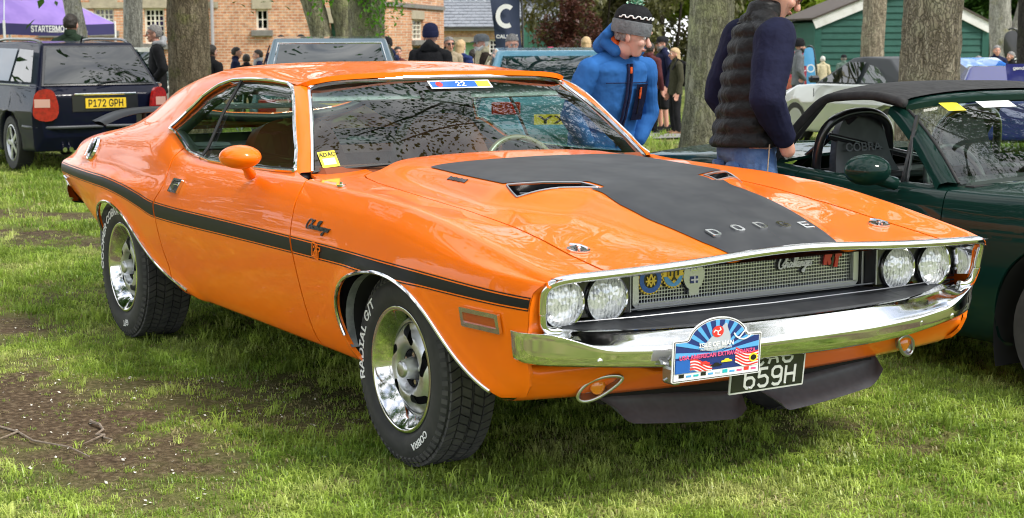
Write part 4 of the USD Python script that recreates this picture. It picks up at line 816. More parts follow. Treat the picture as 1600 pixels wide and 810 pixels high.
for sd in (-1, 1):
    vis = box((.17, .50, .018), (-1.34, sd*.34, 1.195), rot=ry(.38), bev=.008); obj('sun_visor', vis, 'cloth_light_grey', CAR)
obj('rear_view_mirror', box((.025, .22, .055), (-1.20, 0, 1.165), bev=.01), 'black_plastic', CAR)
# steering wheel (on the car's left)
a = np.linspace(0, 2*PI, 48, endpoint=False); swc, su, sv = np.array([-1.20, .37, .815]), np.array([0, 1, 0]), np.array([-.38, 0, .925])
SW = obj('steering_wheel', tube(swc+.185*(np.cos(a)[:, None]*su+np.sin(a)[:, None]*sv), .0135, 8, closed=True), 'cream_wheel', CAR, smooth=True)
obj('steering_column', cat(tube([swc, swc+np.array([.3, 0, -.14])], .03, 10), *[tube([swc, swc+.18*(math.cos(t)*su+math.sin(t)*sv)], .012, 6) for t in (-.3, PI+.3, -PI/2)]), 'black_plastic', SW)
# ---- details on the skin
def on_loft(lf, x, s, sd):
    P = lf.P(np.array([x]), np.array([s]))[0]*[1, sd, 1]; N = lf.N(np.array([x]), np.array([s]))[0]*[1, sd, 1]; return P, N
def stick(m, lf, x, s, sd, off=.001, along=None):
    """Lays a flat piece (its x along the car, its y up the side) on the skin."""
    P, N = on_loft(lf, x, s, sd); xa = np.array([1.0, 0, 0]) if along is None else np.asarray(along, float)
    if along is None and sd > 0: xa = -xa
    xa = xa-N*(xa@N); xa /= np.linalg.norm(xa); ya = np.cross(N, xa); return place(m, P+N*off, xa, ya, N)
for sd in (-1, 1):
    s = LF.s_z([.66], [.598], 0, .5)[0]; fr = sg.box(-.095, -.026, .095, .026).buffer(.004)
    mk = obj('side_marker', stick(extrude(fr.difference(sg.box(-.083, -.016, .083, .016)), .010), LF, .66, s, sd), 'chrome', CAR)
    obj('marker_lens', stick(extrude(sg.box(-.083, -.016, .083, .016), .005), LF, .66, s, sd), 'amber_dark', mk)
    s = LR.s_z([-3.72], [.680], 0, .5)[0]; mk = obj('side_marker', stick(extrude(sg.box(-.05, -.024, .05, .024).difference(sg.box(-.042, -.017, .042, .017)), .010), LR, -3.72, s, sd), 'chrome', CAR)
    obj('marker_lens', stick(extrude(sg.box(-.042, -.017, .042, .017), .005), LR, -3.72, s, sd), 'red_lens', mk)
    s = .382; fr = sg.Polygon([(-.048, -.026), (.042, -.026), (.052, .026), (-.038, .026)]).buffer(.006)
    hd = obj('door_handle', stick(extrude(fr.difference(fr.buffer(-.009)), .012), LR, -1.886, s, sd), 'chrome', CAR)
    obj('handle_flap', stick(extrude(fr.buffer(-.009), .004), LR, -1.886, s, sd), 'gloss_black', hd)
    obj('handle_flap', stick(box((.062, .016, .009), (.004, .012, .006), bev=.003), LR, -1.886, s, sd), 'chrome', hd)
    # hood pin plate
    PINS = LF.s_y([.690], [.612])[0]; P = stick(extrude(sg.Point(0, 0).buffer(.036), .004), LF, .690, PINS, sd, .0015); hp = obj('hood_pin', P, 'chrome', CAR)
    obj('pin_clip', cat(stick(tube([(-.03, -.012, .010), (.0, .004, .014), (.03, .014, .010)], .004, 6), LF, .690, PINS, sd, .003), stick(box((.012, .012, .018), (0, 0, .008), bev=.003), LF, .690, PINS, sd), stick(tube([(-.026, .012, .007), (.028, -.016, .007)], .003, 6), LF, .690, PINS, sd, .003)), 'dark_cavity' if False else 'chrome', hp)
    obj('pin_slot', stick(extrude(sa.scale(sg.Point(0, 0).buffer(.022), 1, .6), .0015), LF, .690, PINS, sd, .005), 'gloss_black', hp)
    # little dark badge on the hood bulge
    bars = cat(*[box((.009, .014 if i % 3 else .020, .003), (-.055+i*.0122, 0, .001), rot=None) for i in range(10)], box((.115, .004, .002), (0, -.006, .001)))
    obj('hood_badge', stick(bars, LF, -.24, LF.s_y([-.24], [.500])[0], sd, .001), 'gloss_black', CAR, smooth=False)
# petrol cap on the right quarter
P, N = on_loft(LR, -3.325, .482, -1); fc = place(lathe([(.0, .022), (.020, .022), (.030, .017), (.047, .017), (.060, .012), (.066, .0)], 40), P, np.cross([0, 0, 1.], N), np.cross(N, np.cross([0, 0, 1.], N)), N)
FC = obj('fuel_cap', fc, 'chrome', CAR, smooth=35)
obj('cap_centre', place(lathe([(0, .020), (.020, .0245), (.0295, .0235), (.031, .017)], 30), P, np.cross([0, 0, 1.], N), np.cross(N, np.cross([0, 0, 1.], N)), N), 'gloss_black', FC, smooth=True)
obj('cap_bar', place(box((.012, .10, .012), (0, 0, .024), bev=.003), P, np.cross([0, 0, 1.], N), np.cross(N, np.cross([0, 0, 1.], N)), N), 'chrome', FC)
P, N = on_loft(LF, -.455, .548, -1); obj('antenna_base', cat(trimesh.creation.cylinder(.017, .006), trimesh.creation.cylinder(.007, .022)).apply_translation(P+[0, .012, .006]), 'chrome', CAR)
# racing mirror
mc = np.array([-1.045, -.985, .972]); m = trimesh.creation.icosphere(4, 1.0); v = m.vertices.copy(); v[:, 0] = np.where(v[:, 0] < 0, np.maximum(v[:, 0], -.35), v[:, 0]); m.vertices = v*[.085, .079, .045]; m.apply_translation(mc)
MR = obj('door_mirror', m, 'orange_paint', CAR, smooth=True)
obj('mirror_stem', tube([(-1.07, -.965, .945), (-1.13, -.925, .920), (-1.17, -.895, .893)], [.019, .017, .024], 10), 'orange_paint', MR, smooth=True)
obj('mirror_glass', trimesh.creation.cylinder(.034, .004).apply_transform(ry(PI/2)).apply_scale((1, 1.9, 1)).apply_translation(mc-[.032, 0, 0]), 'chrome', MR)
# rear wing
wy = np.array([-.725, -.68, -.60, -.45, -.2, 0, .2, .45, .60, .68, .725]); wz = np.array([.972, .990, 1.018, 1.034, 1.038, 1.038, 1.038, 1.034, 1.018, .990, .972])
prof = np.array([(-.095, 0), (-.06, .013), (0, .017), (.06, .012), (.10, .018), (.10, .010), (.06, -.002), (0, -.006), (-.06, -.006), (-.095, 0)])
pth = rounded(np.c_[np.full(11, -3.60), wy, wz], 5, False); RW = obj('rear_wing', sweep(pth, prof*[-1, 1]), 'stripe_black', CAR, smooth=40)
obj('wing_strut', cat(*[box((.10, .025, .10), (-3.60, sd*.50, .985), bev=.008) for sd in (-1, 1)]), 'stripe_black', RW)
# ---- lettering and badges
CH = [[(.30, .92), (.20, 1.02), (.06, .86), (-.02, .55), (.02, .18), (.16, .02), (.33, .10), (.44, .24)],
      [(.44, .24), (.56, .75), (.60, .98), (.54, .98), (.50, .40), (.48, .05), (.55, .38), (.64, .42), (.66, .22), (.68, .08), (.76, .16)],
      [(.98, .36), (.88, .42), (.80, .26), (.82, .08), (.92, .12), (1.0, .38), (.99, .12), (1.06, .08), (1.14, .30)],
      [(1.14, .30), (1.24, .75), (1.26, .98), (1.20, .92), (1.17, .40), (1.20, .08), (1.29, .20)],
      [(1.29, .20), (1.40, .75), (1.42, .98), (1.36, .92), (1.33, .40), (1.36, .08), (1.44, .18)],
      [(1.44, .20), (1.56, .26), (1.58, .38), (1.50, .42), (1.46, .24), (1.52, .06), (1.64, .14)],
      [(1.68, .40), (1.68, .06), (1.72, .28), (1.80, .42), (1.84, .30), (1.84, .10), (1.92, .14)],
      [(2.12, .38), (2.02, .42), (1.96, .26), (1.98, .10), (2.08, .14), (2.15, .40), (2.12, -.10), (2.04, -.36), (1.96, -.24), (2.12, -.02), (2.24, .14)],
      [(2.24, .20), (2.36, .26), (2.37, .38), (2.30, .42), (2.26, .24), (2.32, .06), (2.42, .14)],
      [(2.48, .40), (2.52, .30), (2.50, .06)], [(2.51, .28), (2.58, .41), (2.66, .38)]]
def script_shape(width, w=.075, tall=1.0):
    g = strokes(CH, w); g = sa.skew(g, 14, 0, origin=(0, 0)); b = g.bounds; k = width/(b[2]-b[0]); g = sa.translate(g, -(b[0]+b[2])/2, -(b[1]+b[3])/2); return sa.scale(g, k, k*tall, origin=(0, 0))
RTs = [[(0, 0), (.14, 1)], [(.14, 1), (.52, 1), (.58, .8), (.50, .55), (.10, .50)], [(.28, .52), (.46, 0)]]
def rt_shapes(h, w):
    r = so.unary_union([sg.LineString(l).buffer(w/2/h, cap_style=3) for l in RTs]); t = so.unary_union([sg.LineString(l).buffer(w/2/h, cap_style=3) for l in ([(1.02, .62), (1.58, .62)], [(1.30, .62), (1.16, -.25)])])
    sl = sg.LineString([(.62, -.35), (1.04, 1.05)]).buffer(w/3/h, cap_style=2)
    f = lambda g: sa.scale(sa.translate(g, -.8, -.4), h, h, origin=(0, 0)); return f(r), f(sl), f(t)
for sd in (-1, 1):
    nm = obj('name_script', stick(extrude(script_shape(.20, .085, .50), .004), LF, -.435, .347, sd), 'gloss_black', CAR, smooth=False)
    for g in rt_shapes(.034, .011): obj('side_emblem', stick(extrude(g.buffer(.0022).difference(g.buffer(-.0012)), .003), LF, -.43, .262, sd, .0022), 'orange_paint', CAR, smooth=False)
# grille badge
gb = lambda m, y, z, dx=.010: place(m, (GX+dx, y, z), (0, 1, 0), (0, 0, 1), (1, 0, 0))
GS = obj('grille_script', gb(extrude(script_shape(.150, .075, .85), .005), (.196), .690), 'print_white', CAR, smooth=False); obj('script_backing', gb(extrude(script_shape(.150, .075, .85).buffer(.003), .003), .1965, .689, .008), 'gloss_black', GS, smooth=False)
r_, s_, t_ = rt_shapes(.040, .014)
RT = obj('grille_emblem', gb(extrude(so.unary_union([r_, t_]), .006), .352, .697), 'badge_red', CAR, smooth=False); obj('emblem_slash', gb(extrude(s_, .006), .352, .697), 'gloss_black', RT, smooth=False)
# three club badges on the grille
def gear(r, n=22): 
    a = np.linspace(0, 2*PI, n*4, endpoint=False); rr = np.where((np.arange(n*4) % 4) < 2, r, r*.88); return sg.Polygon(np.c_[rr*np.cos(a), rr*np.sin(a)])
B1 = obj('club_badge', gb(extrude(gear(.048, 24), .006), -.392, .684, .014), 'gold', CAR, smooth=False)
obj('badge_ring', gb(extrude(sg.Point(0, 0).buffer(.041).difference(sg.Point(0, 0).buffer(.026)), .004), -.392, .684, .018), 'print_blue', B1, smooth=False)
obj('badge_field', gb(extrude(sg.Point(0, 0).buffer(.026), .003), -.392, .684, .018), 'gloss_black', B1, smooth=False)
obj('badge_letter', gb(extrude(strokes([[(-.013, -.016), (0, .018), (.013, -.016)], [(-.018, -.004), (.018, -.004)], [(-.014, .008), (0, -.020), (.014, .008)]], .005, False), .003), -.392, .684, .0215), 'gold', B1, smooth=False)
B2 = obj('club_badge', gb(extrude(gear(.043, 22), .006), -.305, .692, .014), 'gold', CAR, smooth=False)
obj('badge_ring', gb(extrude(sg.Point(0, 0).buffer(.036).intersection(sg.box(-.1, -.1, .1, -.004)), .004), -.305, .692, .018), 'print_light_blue', B2, smooth=False)
obj('badge_shield', gb(extrude(sg.Polygon([(-.022, .030), (.022, .030), (.022, -.006), (0, -.026), (-.022, -.006)]), .005), -.305, .692, .019), 'plate_yellow', B2, smooth=False)
obj('badge_eagle', gb(extrude(strokes([[(0, .024), (0, -.012)], [(0, .014), (-.014, .018), (-.015, .0)], [(0, .014), (.014, .018), (.015, .0)], [(0, -.006), (-.008, -.016)], [(0, -.006), (.008, -.016)]], .005, False), .002), -.305, .692, .0242), 'gloss_black', B2, smooth=False)
B3 = obj('club_badge', gb(extrude(sa.scale(sg.Point(0, 0).buffer(.040), 1, 1.15).union(sg.box(-.018, -.062, .018, -.03)), .006), -.225, .684, .014), 'aluminium', CAR, smooth=False)
obj('badge_flag', gb(extrude(sg.box(-.014, -.012, .014, .010), .003), -.225, .672, .020), 'print_navy', B3, smooth=False)
obj('badge_cross', gb(extrude(so.unary_union([sg.box(-.014, -.0035, .014, .0015), sg.box(-.0025, -.012, .0025, .010)]), .002), -.225, .672, .0232), 'print_white', B3, smooth=False)
obj('badge_crown', gb(extrude(strokes([[(-.012, .020), (-.006, .030), (0, .020), (.006, .032), (.012, .020)], [(-.012, .016), (.012, .016)]], .003, False), .003), -.225, .684, .020), 'chrome', B3, smooth=False)
# hood letters
hx = .80
LET = {'D': [[(-.35, -.5), (-.35, .5), (.15, .5), (.35, .25), (.35, -.25), (.15, -.5), (-.35, -.5)]], 'O': [[(-.18, -.5), (.18, -.5), (.35, -.3), (.35, .3), (.18, .5), (-.18, .5), (-.35, .3), (-.35, -.3), (-.18, -.5)]],
       'G': [[(.35, .35), (.15, .5), (-.15, .5), (-.35, .3), (-.35, -.3), (-.15, -.5), (.2, -.5), (.35, -.35), (.35, 0), (.05, 0)]], 'E': [[(.35, .5), (-.35, .5), (-.35, -.5), (.35, -.5)], [(-.35, 0), (.22, 0)]]}
for ch, y in zip('DODGE', (-.185, -.0925, 0, .0925, .185)):
    g = sa.scale(strokes(LET[ch], .2, False), .042, .042, origin=(0, 0)); s = LF.s_y([hx], [abs(y)], .3)[0]; P = LF.P(np.array([hx]), np.array([s]))[0]*[1, np.sign(y) or 1, 1]; N = LF.N(np.array([hx]), np.array([s]))[0]*[1, np.sign(y) or 1, 1]
    tx = np.array([1, 0, 0])-N*N[0]; obj('hood_letter', place(extrude(g, .006), P+N*.002, (0, 1, 0), -tx, None), 'chrome', CAR, smooth=False)
# number plate, hanging below the bumper
PO = np.array((.985, -.118, .428))
PL = obj('number_plate', place(extrude(sg.box(-.142, -.073, .142, .073).buffer(.004), .004), PO, (0, 1, 0), (.12, 0, 1)), 'plate_silver', CAR, smooth=False)
def onplate(m, dz=.005): return place(m, PO+np.array([.993, 0, -.119])*dz, (0, 1, 0), (.12, 0, 1))
obj('plate_face', onplate(extrude(sg.box(-.140, -.071, .140, .071), .001), .0042), 'gloss_black', PL, smooth=False)
PF = {'C': [[(.8, .85), (.6, 1), (.2, 1), (0, .85), (0, .15), (.2, 0), (.6, 0), (.8, .15)]], 'A': [[(0, 0), (.4, 1), (.8, 0)], [(.15, .32), (.65, .32)]], 'U': [[(0, 1), (0, .15), (.2, 0), (.6, 0), (.8, .15), (.8, 1)]],
      '6': [[(.75, .9), (.55, 1), (.2, 1), (0, .8), (0, .15), (.2, 0), (.6, 0), (.8, .15), (.8, .42), (.6, .57), (.2, .57), (0, .42)]], '5': [[(.75, 1), (.08, 1), (0, .55), (.55, .6), (.8, .42), (.8, .15), (.6, 0), (.2, 0), (0, .15)]],
      '9': [[(.05, .1), (.25, 0), (.6, 0), (.8, .2), (.8, .85), (.6, 1), (.2, 1), (0, .85), (0, .58), (.2, .43), (.6, .43), (.8, .58)]], 'H': [[(0, 0), (0, 1)], [(.8, 0), (.8, 1)], [(0, .5), (.8, .5)]]}
def plate_text(txt, y, h, par, on, mt, w=.0085, x0=0., pitch=.056):
    n = len(txt)
    for i, chh in enumerate(txt):
        g = so.unary_union([sg.LineString([((a-.4)*h*.80, (b-.5)*h) for a, b in l]).buffer(w/2, cap_style=2, join_style=1) for l in PF[chh]])
        obj('plate_character', on(extrude(sa.translate(g, x0+(i-(n-1)/2)*pitch, y), .0015)), mt, par, smooth=False)
plate_text('CAU', .035, .056, PL, onplate, 'plate_silver', x0=.016); plate_text('659H', -.034, .056, PL, onplate, 'plate_silver', pitch=.053, x0=.008)
for y in (-.07, .07): obj('plate_screw', onplate(trimesh.creation.icosphere(1, .005).apply_translation((y, -.063, 0))), 'dull_metal', PL)
# rally plaque fixed in front of the bumper
rp = sg.box(-.165, -.095, .165, .055).buffer(.006).union(sa.translate(sa.scale(sg.Point(0, 0).buffer(.118), 1, .78), 0, .045)).buffer(.010).buffer(-.010)
RO = np.array((1.055, -.372, .508)); RX, RYv = np.array((.03, 1, 0)), np.array((.06, 0, 1.0))
onr = lambda m, dz: place(m.copy().apply_scale((.93, .77, 1)), RO+np.array([1, 0, -.06])*dz, RX, RYv)
RP = obj('rally_plaque', onr(extrude(rp, .004), 0), 'print_white', CAR, smooth=False)
obj('plaque_border', onr(extrude(rp.buffer(-.004).difference(rp.buffer(-.0065)), .0008), .0042), 'gloss_black', RP, smooth=False)
art = rp.buffer(-.010).intersection(sg.box(-1, -.066, 1, 1))
obj('plaque_sky', onr(extrude(art, .0008), .0042), 'print_navy', RP, smooth=False)
rays = so.unary_union([sg.Polygon([(0, .0), (.4*math.cos(a), .4*math.sin(a)), (.4*math.cos(a+.13), .4*math.sin(a+.13))]) for a in np.arange(.05, PI, .30)])
obj('plaque_rays', onr(extrude(rays.intersection(art), .0006), .0052), 'print_light_blue', RP, smooth=False)
isle = rounded([(-.055, .020), (-.030, .060), (.0, .085), (.028, .112), (.034, .095), (.046, .060), (.040, .030), (.0, .010)], 5)
obj('plaque_island', onr(extrude(sg.Polygon(isle).intersection(art), .0006), .006), 'print_grey', RP, smooth=False)
obj('plaque_disc', onr(extrude(sg.Point(-.004, .082).buffer(.022), .0006), .0068), 'print_red', RP, smooth=False)
legs = strokes([l for k in range(3) for l in [[(-.004+.002*math.cos(a), .082+.002*math.sin(a)), (-.004+.012*math.cos(a), .082+.012*math.sin(a)), (-.004+.016*math.cos(a+.6), .082+.016*math.sin(a+.6))] for a in [k*2*PI/3+.5]]], .0035, False)
obj('plaque_legs', onr(extrude(legs, .0006), .0076), 'print_white', RP, smooth=False)
def plq(txt, x, y, h, mt, sx=1.0, bold=True): obj('plaque_lettering', onr(text_shape(txt, h, bold, sx).apply_translation((x, y, 0)), .0072), mt, RP, smooth=False)
plq('ISLE OF MAN', -.008, .034, .0165, 'print_white', .92); plq('FESTIVAL OF MOTORING', -.008, .018, .0075, 'print_white', .95, False)
flag = sg.Polygon([(-.16, -.066), (-.16, -.015), (-.11, -.012), (-.10, -.045), (-.05, -.066)]).intersection(art); obj('plaque_flag', onr(extrude(flag, .0006), .006), 'print_blue', RP, smooth=False)
wv = lambda x, y, w, k: sg.LineString([(x+t*w, y+.008*math.sin(t*5+k)-.020*t) for t in np.linspace(0, 1, 14)]).buffer(.0032, cap_style=2)
for (fx_, fz_, fw_, fk, fn) in ((-.105, -.022, .085, .4, 4), (.07, .002, .09, 2.2, 5)):
    for dz_, dy_, mt in ((.0062, 0, 'print_red'), (.0060, -.0058, 'print_white')): obj('flag_stripes', onr(extrude(so.unary_union([wv(fx_, fz_+dy_-.0115*i, fw_, fk) for i in range(fn)]).intersection(art), .0006), dz_), mt, RP, smooth=False, kind='stuff')
plq('USA AMERICAN EXTRAVAGANZA', .0, -.006, .0155, 'print_pink', .86)
carsil = lambda x, y, k: sg.Polygon([(x+a*k, y+b*k) for a, b in [(-1, 0), (-.95, .28), (-.5, .35), (-.25, .62), (.3, .62), (.55, .35), (.95, .28), (1, 0)]])
for (x, y, k, mt) in ((-.005, -.052, .022, 'gloss_black'), (.035, -.040, .021, 'print_yellow'), (-.05, -.040, .020, 'print_red')): obj('plaque_picture', onr(extrude(carsil(x, y, k), .0006), .0074), mt, RP, smooth=False)
obj('plaque_picture', onr(extrude(strokes([[(.06, .068), (.085, .055), (.10, .072), (.115, .060)], [(.075, .050), (.10, .042), (.125, .055)], [(.10, .072), (.105, .085)]], .005), .0006), .0074), 'print_white', RP, smooth=False)
obj('plaque_picture', onr(extrude(sg.Point(.140, -.035).buffer(.017), .0006), .0074), 'print_yellow', RP, smooth=False); obj('plaque_picture', onr(extrude(sg.Point(.140, -.035).buffer(.011), .0006), .0082), 'gloss_black', RP, smooth=False)
for i, (x, mt) in enumerate(zip(np.linspace(-.135, .145, 11), ('gloss_black', 'print_light_blue', 'print_teal', 'gloss_black', 'print_light_blue', 'print_grey', 'print_teal', 'print_light_blue', 'print_pink', 'print_red', 'print_pink'))):
    obj('plaque_sponsor', onr(extrude(sg.box(x-.010, -.084, x+.010, -.076 if i % 3 else -.070), .0006), .0044), mt, RP, smooth=False)
obj('plaque_bracket', cat(box((.06, .03, .05), (1.01, -.50, .445), bev=.006), tube([(1.0, -.52, .43), (1.04, -.47, .47)], .005, 6)), 'dull_metal', RP)
# window stickers
onw = lambda m, P, dz=.003: place(m, np.asarray(P)+WSN*dz, (0, 1, 0), np.cross(WSN, (0, 1, 0)), WSN)
P = wsV[-2, len(wt)//2]+np.array([-.0, .015, -.010]); mid = wsV[12, :].mean(0)
SP = np.array([np.interp(.03, wt[:, 1], wsV[12, :, 0])+.022, .03, np.interp(.03, wt[:, 1], wsV[12, :, 2])-.016])+WSN*.008
ST = obj('window_sticker', onw(extrude(sg.box(-.145, -.026, .145, .026), .001), SP), 'print_white', CAR, smooth=False)
obj('sticker_field', onw(extrude(sg.box(-.138, -.020, .138, .020), .0005), SP, .0045), 'print_blue', ST, smooth=False)
obj('sticker_number', onw(text_shape('22', .028, True).apply_translation((.0, -.0, 0)), SP, .0055), 'print_white', ST, smooth=False)
obj('sticker_disc', onw(extrude(sg.box(.075, -.019, .137, .019), .0005), SP, .0053), 'print_yellow', ST, smooth=False); obj('sticker_disc', onw(extrude(sg.Point(-.10, .0).buffer(.016), .0005), SP, .0053), 'print_red', ST, smooth=False)
_a, _b, _c = wsV[0, 1], wsV[0, 9], wsV[4, 3]
_u = (_b-_a)/np.linalg.norm(_b-_a); _v = wsV[5, 4]-wsV[0, 4]; _v /= np.linalg.norm(_v); _n = np.cross(_u, _v); _n /= np.linalg.norm(_n)
if _n[0] < 0: _n = -_n
SP2 = wsV[0, 2]+_u*.045+_v*.055+_n*.004; ons = lambda m, dz: place(m, SP2+_n*dz, _u, _v)
ST2 = obj('window_sticker', ons(extrude(sg.box(-.034, -.042, .034, .042), .001), .003), 'print_yellow', CAR, smooth=False)
obj('sticker_text', ons(text_shape('ADAC', .020, True, .85).apply_translation((0, .024, 0)), .0045), 'gloss_black', ST2, smooth=False)
obj('sticker_field', ons(extrude(sg.box(-.024, -.030, .024, .004), .0005), .0042), 'print_grey', ST2, smooth=False)
# ---------------------------------------------------------------- people
MF = manifold3d.Manifold
def ball(c, r, sc=(1, 1, 1), n=20):
    return MF.sphere(1.0, n).scale((r*sc[0], r*sc[1], r*sc[2])).translate(tuple(map(float, c)))
def bone(*b): return MF.batch_hull(list(b))
def soft(parts, res, it=10):
    m = parts[0]
    for p in parts[1:]: m = m+p
    m = m.refine_to_length(res); q = m.to_mesh(); t = trimesh.Trimesh(q.vert_properties[:, :3], q.tri_verts, process=True); trimesh.smoothing.filter_taubin(t, .5, .53, iterations=it); return t
def chainh(pts): return [bone(ball(a[0], a[1]), ball(b[0], b[1])) for a, b in zip(pts[:-1], pts[1:])]
def wrinkle(m, amp, sc, seed): return noise_disp(m, sc, amp, seed)
def person(label, pos, h, az, top='cloth_navy', legs='denim_dark', hair='hair_dark', hat=None, hatc='cloth_black', head_az=0., head_dn=0., lean=0., arms='down', res=.03, skin='skin', hood=False, puff=False, beard=None, glasses=False, bulk=1.0, shoes='cloth_black', group=None, bag=None, shorts=False, long=.78, longhair=False, scarf=None, name='person', sleeveless=False):
    """A standing figure; x forward, y to its left."""
    k = h/1.75; t = thing(name, label, 'person', pos, az, group); sd = int(abs(pos[0]*37+pos[1]*91)) % 97
    fine = res < .02
    B = lambda z: np.array([lean*max(0, z-.95)*1.0, 0, z-abs(lean)*.18*max(0, z-.95)])
    hip = [np.array([0, s*.095, .90]) for s in (1, -1)]; knee = [np.array([.02, s*.115, .49]) for s in (1, -1)]; ank = [np.array([-.02, s*.125, .085]) for s in (1, -1)]
    sh = [B(1.385)+[-.01, s*.178*bulk**.5, 0] for s in (1, -1)]; elb, wri = [], []
    for s, S_ in zip((1, -1), sh):
        if arms == 'pockets': elb.append(S_+[-.07, s*.085, -.27]); wri.append(np.array([.09+lean*.1, s*.185, .92]))
        elif arms == 'front': elb.append(S_+[.02, s*.07, -.28]); wri.append(S_+[.26, s*-.04, -.30])
        elif arms == 'one' and s > 0: elb.append(S_+[.04, s*.07, -.28]); wri.append(S_+[.25, s*.0, -.16])
        else: elb.append(S_+[-.02, s*.06, -.29]); wri.append(S_+[.06, s*.07, -.54])
    hc = B(1.60)+[.035+head_dn*.05, 0, -head_dn*.03]
    Rm = rz(head_az)[:3, :3] @ ry(head_dn)[:3, :3]; H = lambda p: hc+Rm@np.array(p, float)
    parts = [bone(ball(B(1.49), .056), ball(H((-.01, 0, -.07)), .054)), bone(ball(B(1.38), .095, (.85, 1.5, .8)), ball(B(1.18), .115, (.85, 1.3, 1))), bone(ball(B(1.18), .115, (.85, 1.3, 1)), ball((0, 0, .93), .125, (.85, 1.25, .8)))]
    head = [ball(H((-.008, 0, .028)), .098, (1.0, .80, .98), 28), bone(ball(H((.02, 0, -.01)), .072, (1, .92, 1)), ball(H((.052, 0, -.085)), .030, (1, 1.15, .8))), bone(ball(H((.092, 0, .012)), .010), ball(H((.112, 0, -.022)), .0155)), ball(H((.072, 0, .040)), .030, (.8, 1.7, .6)), ball(H((.086, 0, -.058)), .014, (.7, 1.7, .8))]
    head += [ball(H((-.01, s*.080, -.005)), .026, (.8, .45, 1.3)) for s in (1, -1)]+[ball(H((.062, s*.035, -.02)), .026) for s in (1, -1)]
    parts += head
    for i, s in enumerate((1, -1)):
        parts += chainh([(sh[i], .052), (elb[i], .040), (wri[i], .028)])+chainh([(hip[i], .085), (knee[i], .055), (ank[i], .042)])
        if arms != 'pockets':                                     # palm, four fingers and a thumb
            w = wri[i]; d = w-elb[i]; d /= np.linalg.norm(d); x = np.array([1., 0, 0])-d*d[0]; x /= np.linalg.norm(x); n = np.cross(d, x)
            parts.append(bone(ball(w+d*.02+x*.028, .017), ball(w+d*.02-x*.022, .017), ball(w+d*.088+x*.033, .014), ball(w+d*.085-x*.03, .013)))
            for q, (o, l) in enumerate(((.034, .070), (.013, .080), (-.009, .074), (-.029, .058))): a = w+d*.09+x*o; b_ = a+d*l*.55-n*s*.012; parts += chainh([(a, .0095), (b_, .009), (b_+d*l*.35-n*s*.022, .0075)])
            parts += chainh([(w+d*.03+x*.03, .013), (w+d*.065+x*.062, .011), (w+d*.098+x*.066, .009)])
    S_ = np.diag([k, k, k, 1.0])
    def put(nm, m, mt, par=t, sm=True, **kw): m = m.copy(); m.apply_transform(S_); return obj(nm, m, mt, par, smooth=sm, **kw)
    put('body', soft(parts, res*.8, 6), skin)
    # face
    for s in (1, -1):
        e = trimesh.creation.icosphere(2, .0125); e.apply_translation(H((.079, s*.033, .014))); put('eye', e, 'white_paint')
        e = trimesh.creation.icosphere(2, .0075); e.apply_translation(H((.0875, s*.033, .014))); put('pupil', e, 'eye_dark')
        put('eyebrow', tube([H((.097, s*.018, .036)), H((.094, s*.036, .040)), H((.082, s*.052, .034))], .005, 6), hair if hair != 'hair_white' else 'hair_grey')
    put('mouth', tube([H((.090, .026, -.058)), H((.0985, 0, -.056)), H((.090, -.026, -.058))], .0048, 6), 'lip')
    if hair:
        m = trimesh.creation.icosphere(4, 1.0 if not hat else .955); v = m.vertices.copy(); f = m.faces; c = v[f].mean(1)
        keep = (c[:, 2] > .05+.52*np.clip(c[:, 0], 0, 1)) | ((c[:, 0] < -.08) & (c[:, 2] > (-1.3 if longhair else -.62)))
        m.update_faces(keep); v = np.array(m.vertices); nz = meshkit.fbm(v*3+sd, 3, sd)[:, None]; v = v*(1+.16*(nz-.5)); low_ = (v[:, 2] < -.3) & longhair
        v = v*[.109, .090, .110]+[-.012, 0, .030]; 
        if longhair: v[:, 2] -= np.where(low_, .10, 0); v[:, 0] -= np.where(low_, .02, 0)
        m.vertices = v@Rm.T+hc; put('hair', m, hair)
    if hat in ('beanie', 'pompom'):
        m = lathe([(.102, -.01), (.108, .012), (.107, .055), (.100, .062)], 36); cr_ = lathe([(.100, .045), (.101, .07), (.092, .11), (.065, .140), (.03, .152), (0, .154)], 36)
        for q, nm, mt in ((m, 'hat_band', hatc if hat == 'beanie' else 'cloth_grey'), (cr_, 'hat', hatc)):
            v = np.array(q.vertices)*[1.12, .98, 1.08]; v = v@ry(-.10)[:3, :3].T+[-.012, 0, .022]; q.vertices = v@Rm.T+hc; put(nm, q, mt)
        if hat == 'pompom':
            P, F = leaves(np.random.default_rng(4), H((-.03, 0, .19))+np.random.default_rng(3).normal(0, .017, (420, 3)), .022); pmat('pompom_green', (.10, .42, .26), .9, vary=(90, (.5, .62, .5), .45, .6)); put('pompom', trimesh.Trimesh(P, F, process=False), 'pompom_green', sm=False)
            zz = np.linspace(-2.2, 2.2, 70); pat = tube([H((.1165*math.cos(a)-.022, .1025*math.sin(a), .104+.012*((i//3) % 2)+.018*math.cos(a))) for i, a in enumerate(zz)], .0042, 5); put('hat_pattern', pat, 'white_paint')
    if hat in ('cap', 'flatcap'):
        m = lathe([(.106, .03), (.106, .06), (.096, .098), (.06, .125), (0, .132)], 32); v = np.array(m.vertices)*[1.10, .94, 1.05]+[-.010, 0, .012]; m.vertices = v@Rm.T+hc; put('hat', m, hatc)
        pk = extrude(sa.scale(sg.Point(0, 0).buffer(.078), 1.15, .95).intersection(sg.box(-.01, -1, 1, 1)), .008); v = np.array(pk.vertices)+[.075, 0, .048]; v[:, 2] -= (v[:, 0]-.07)*.25+v[:, 1]**2*2; pk.vertices = v@Rm.T+hc; put('hat_peak', pk, hatc, sm=30)
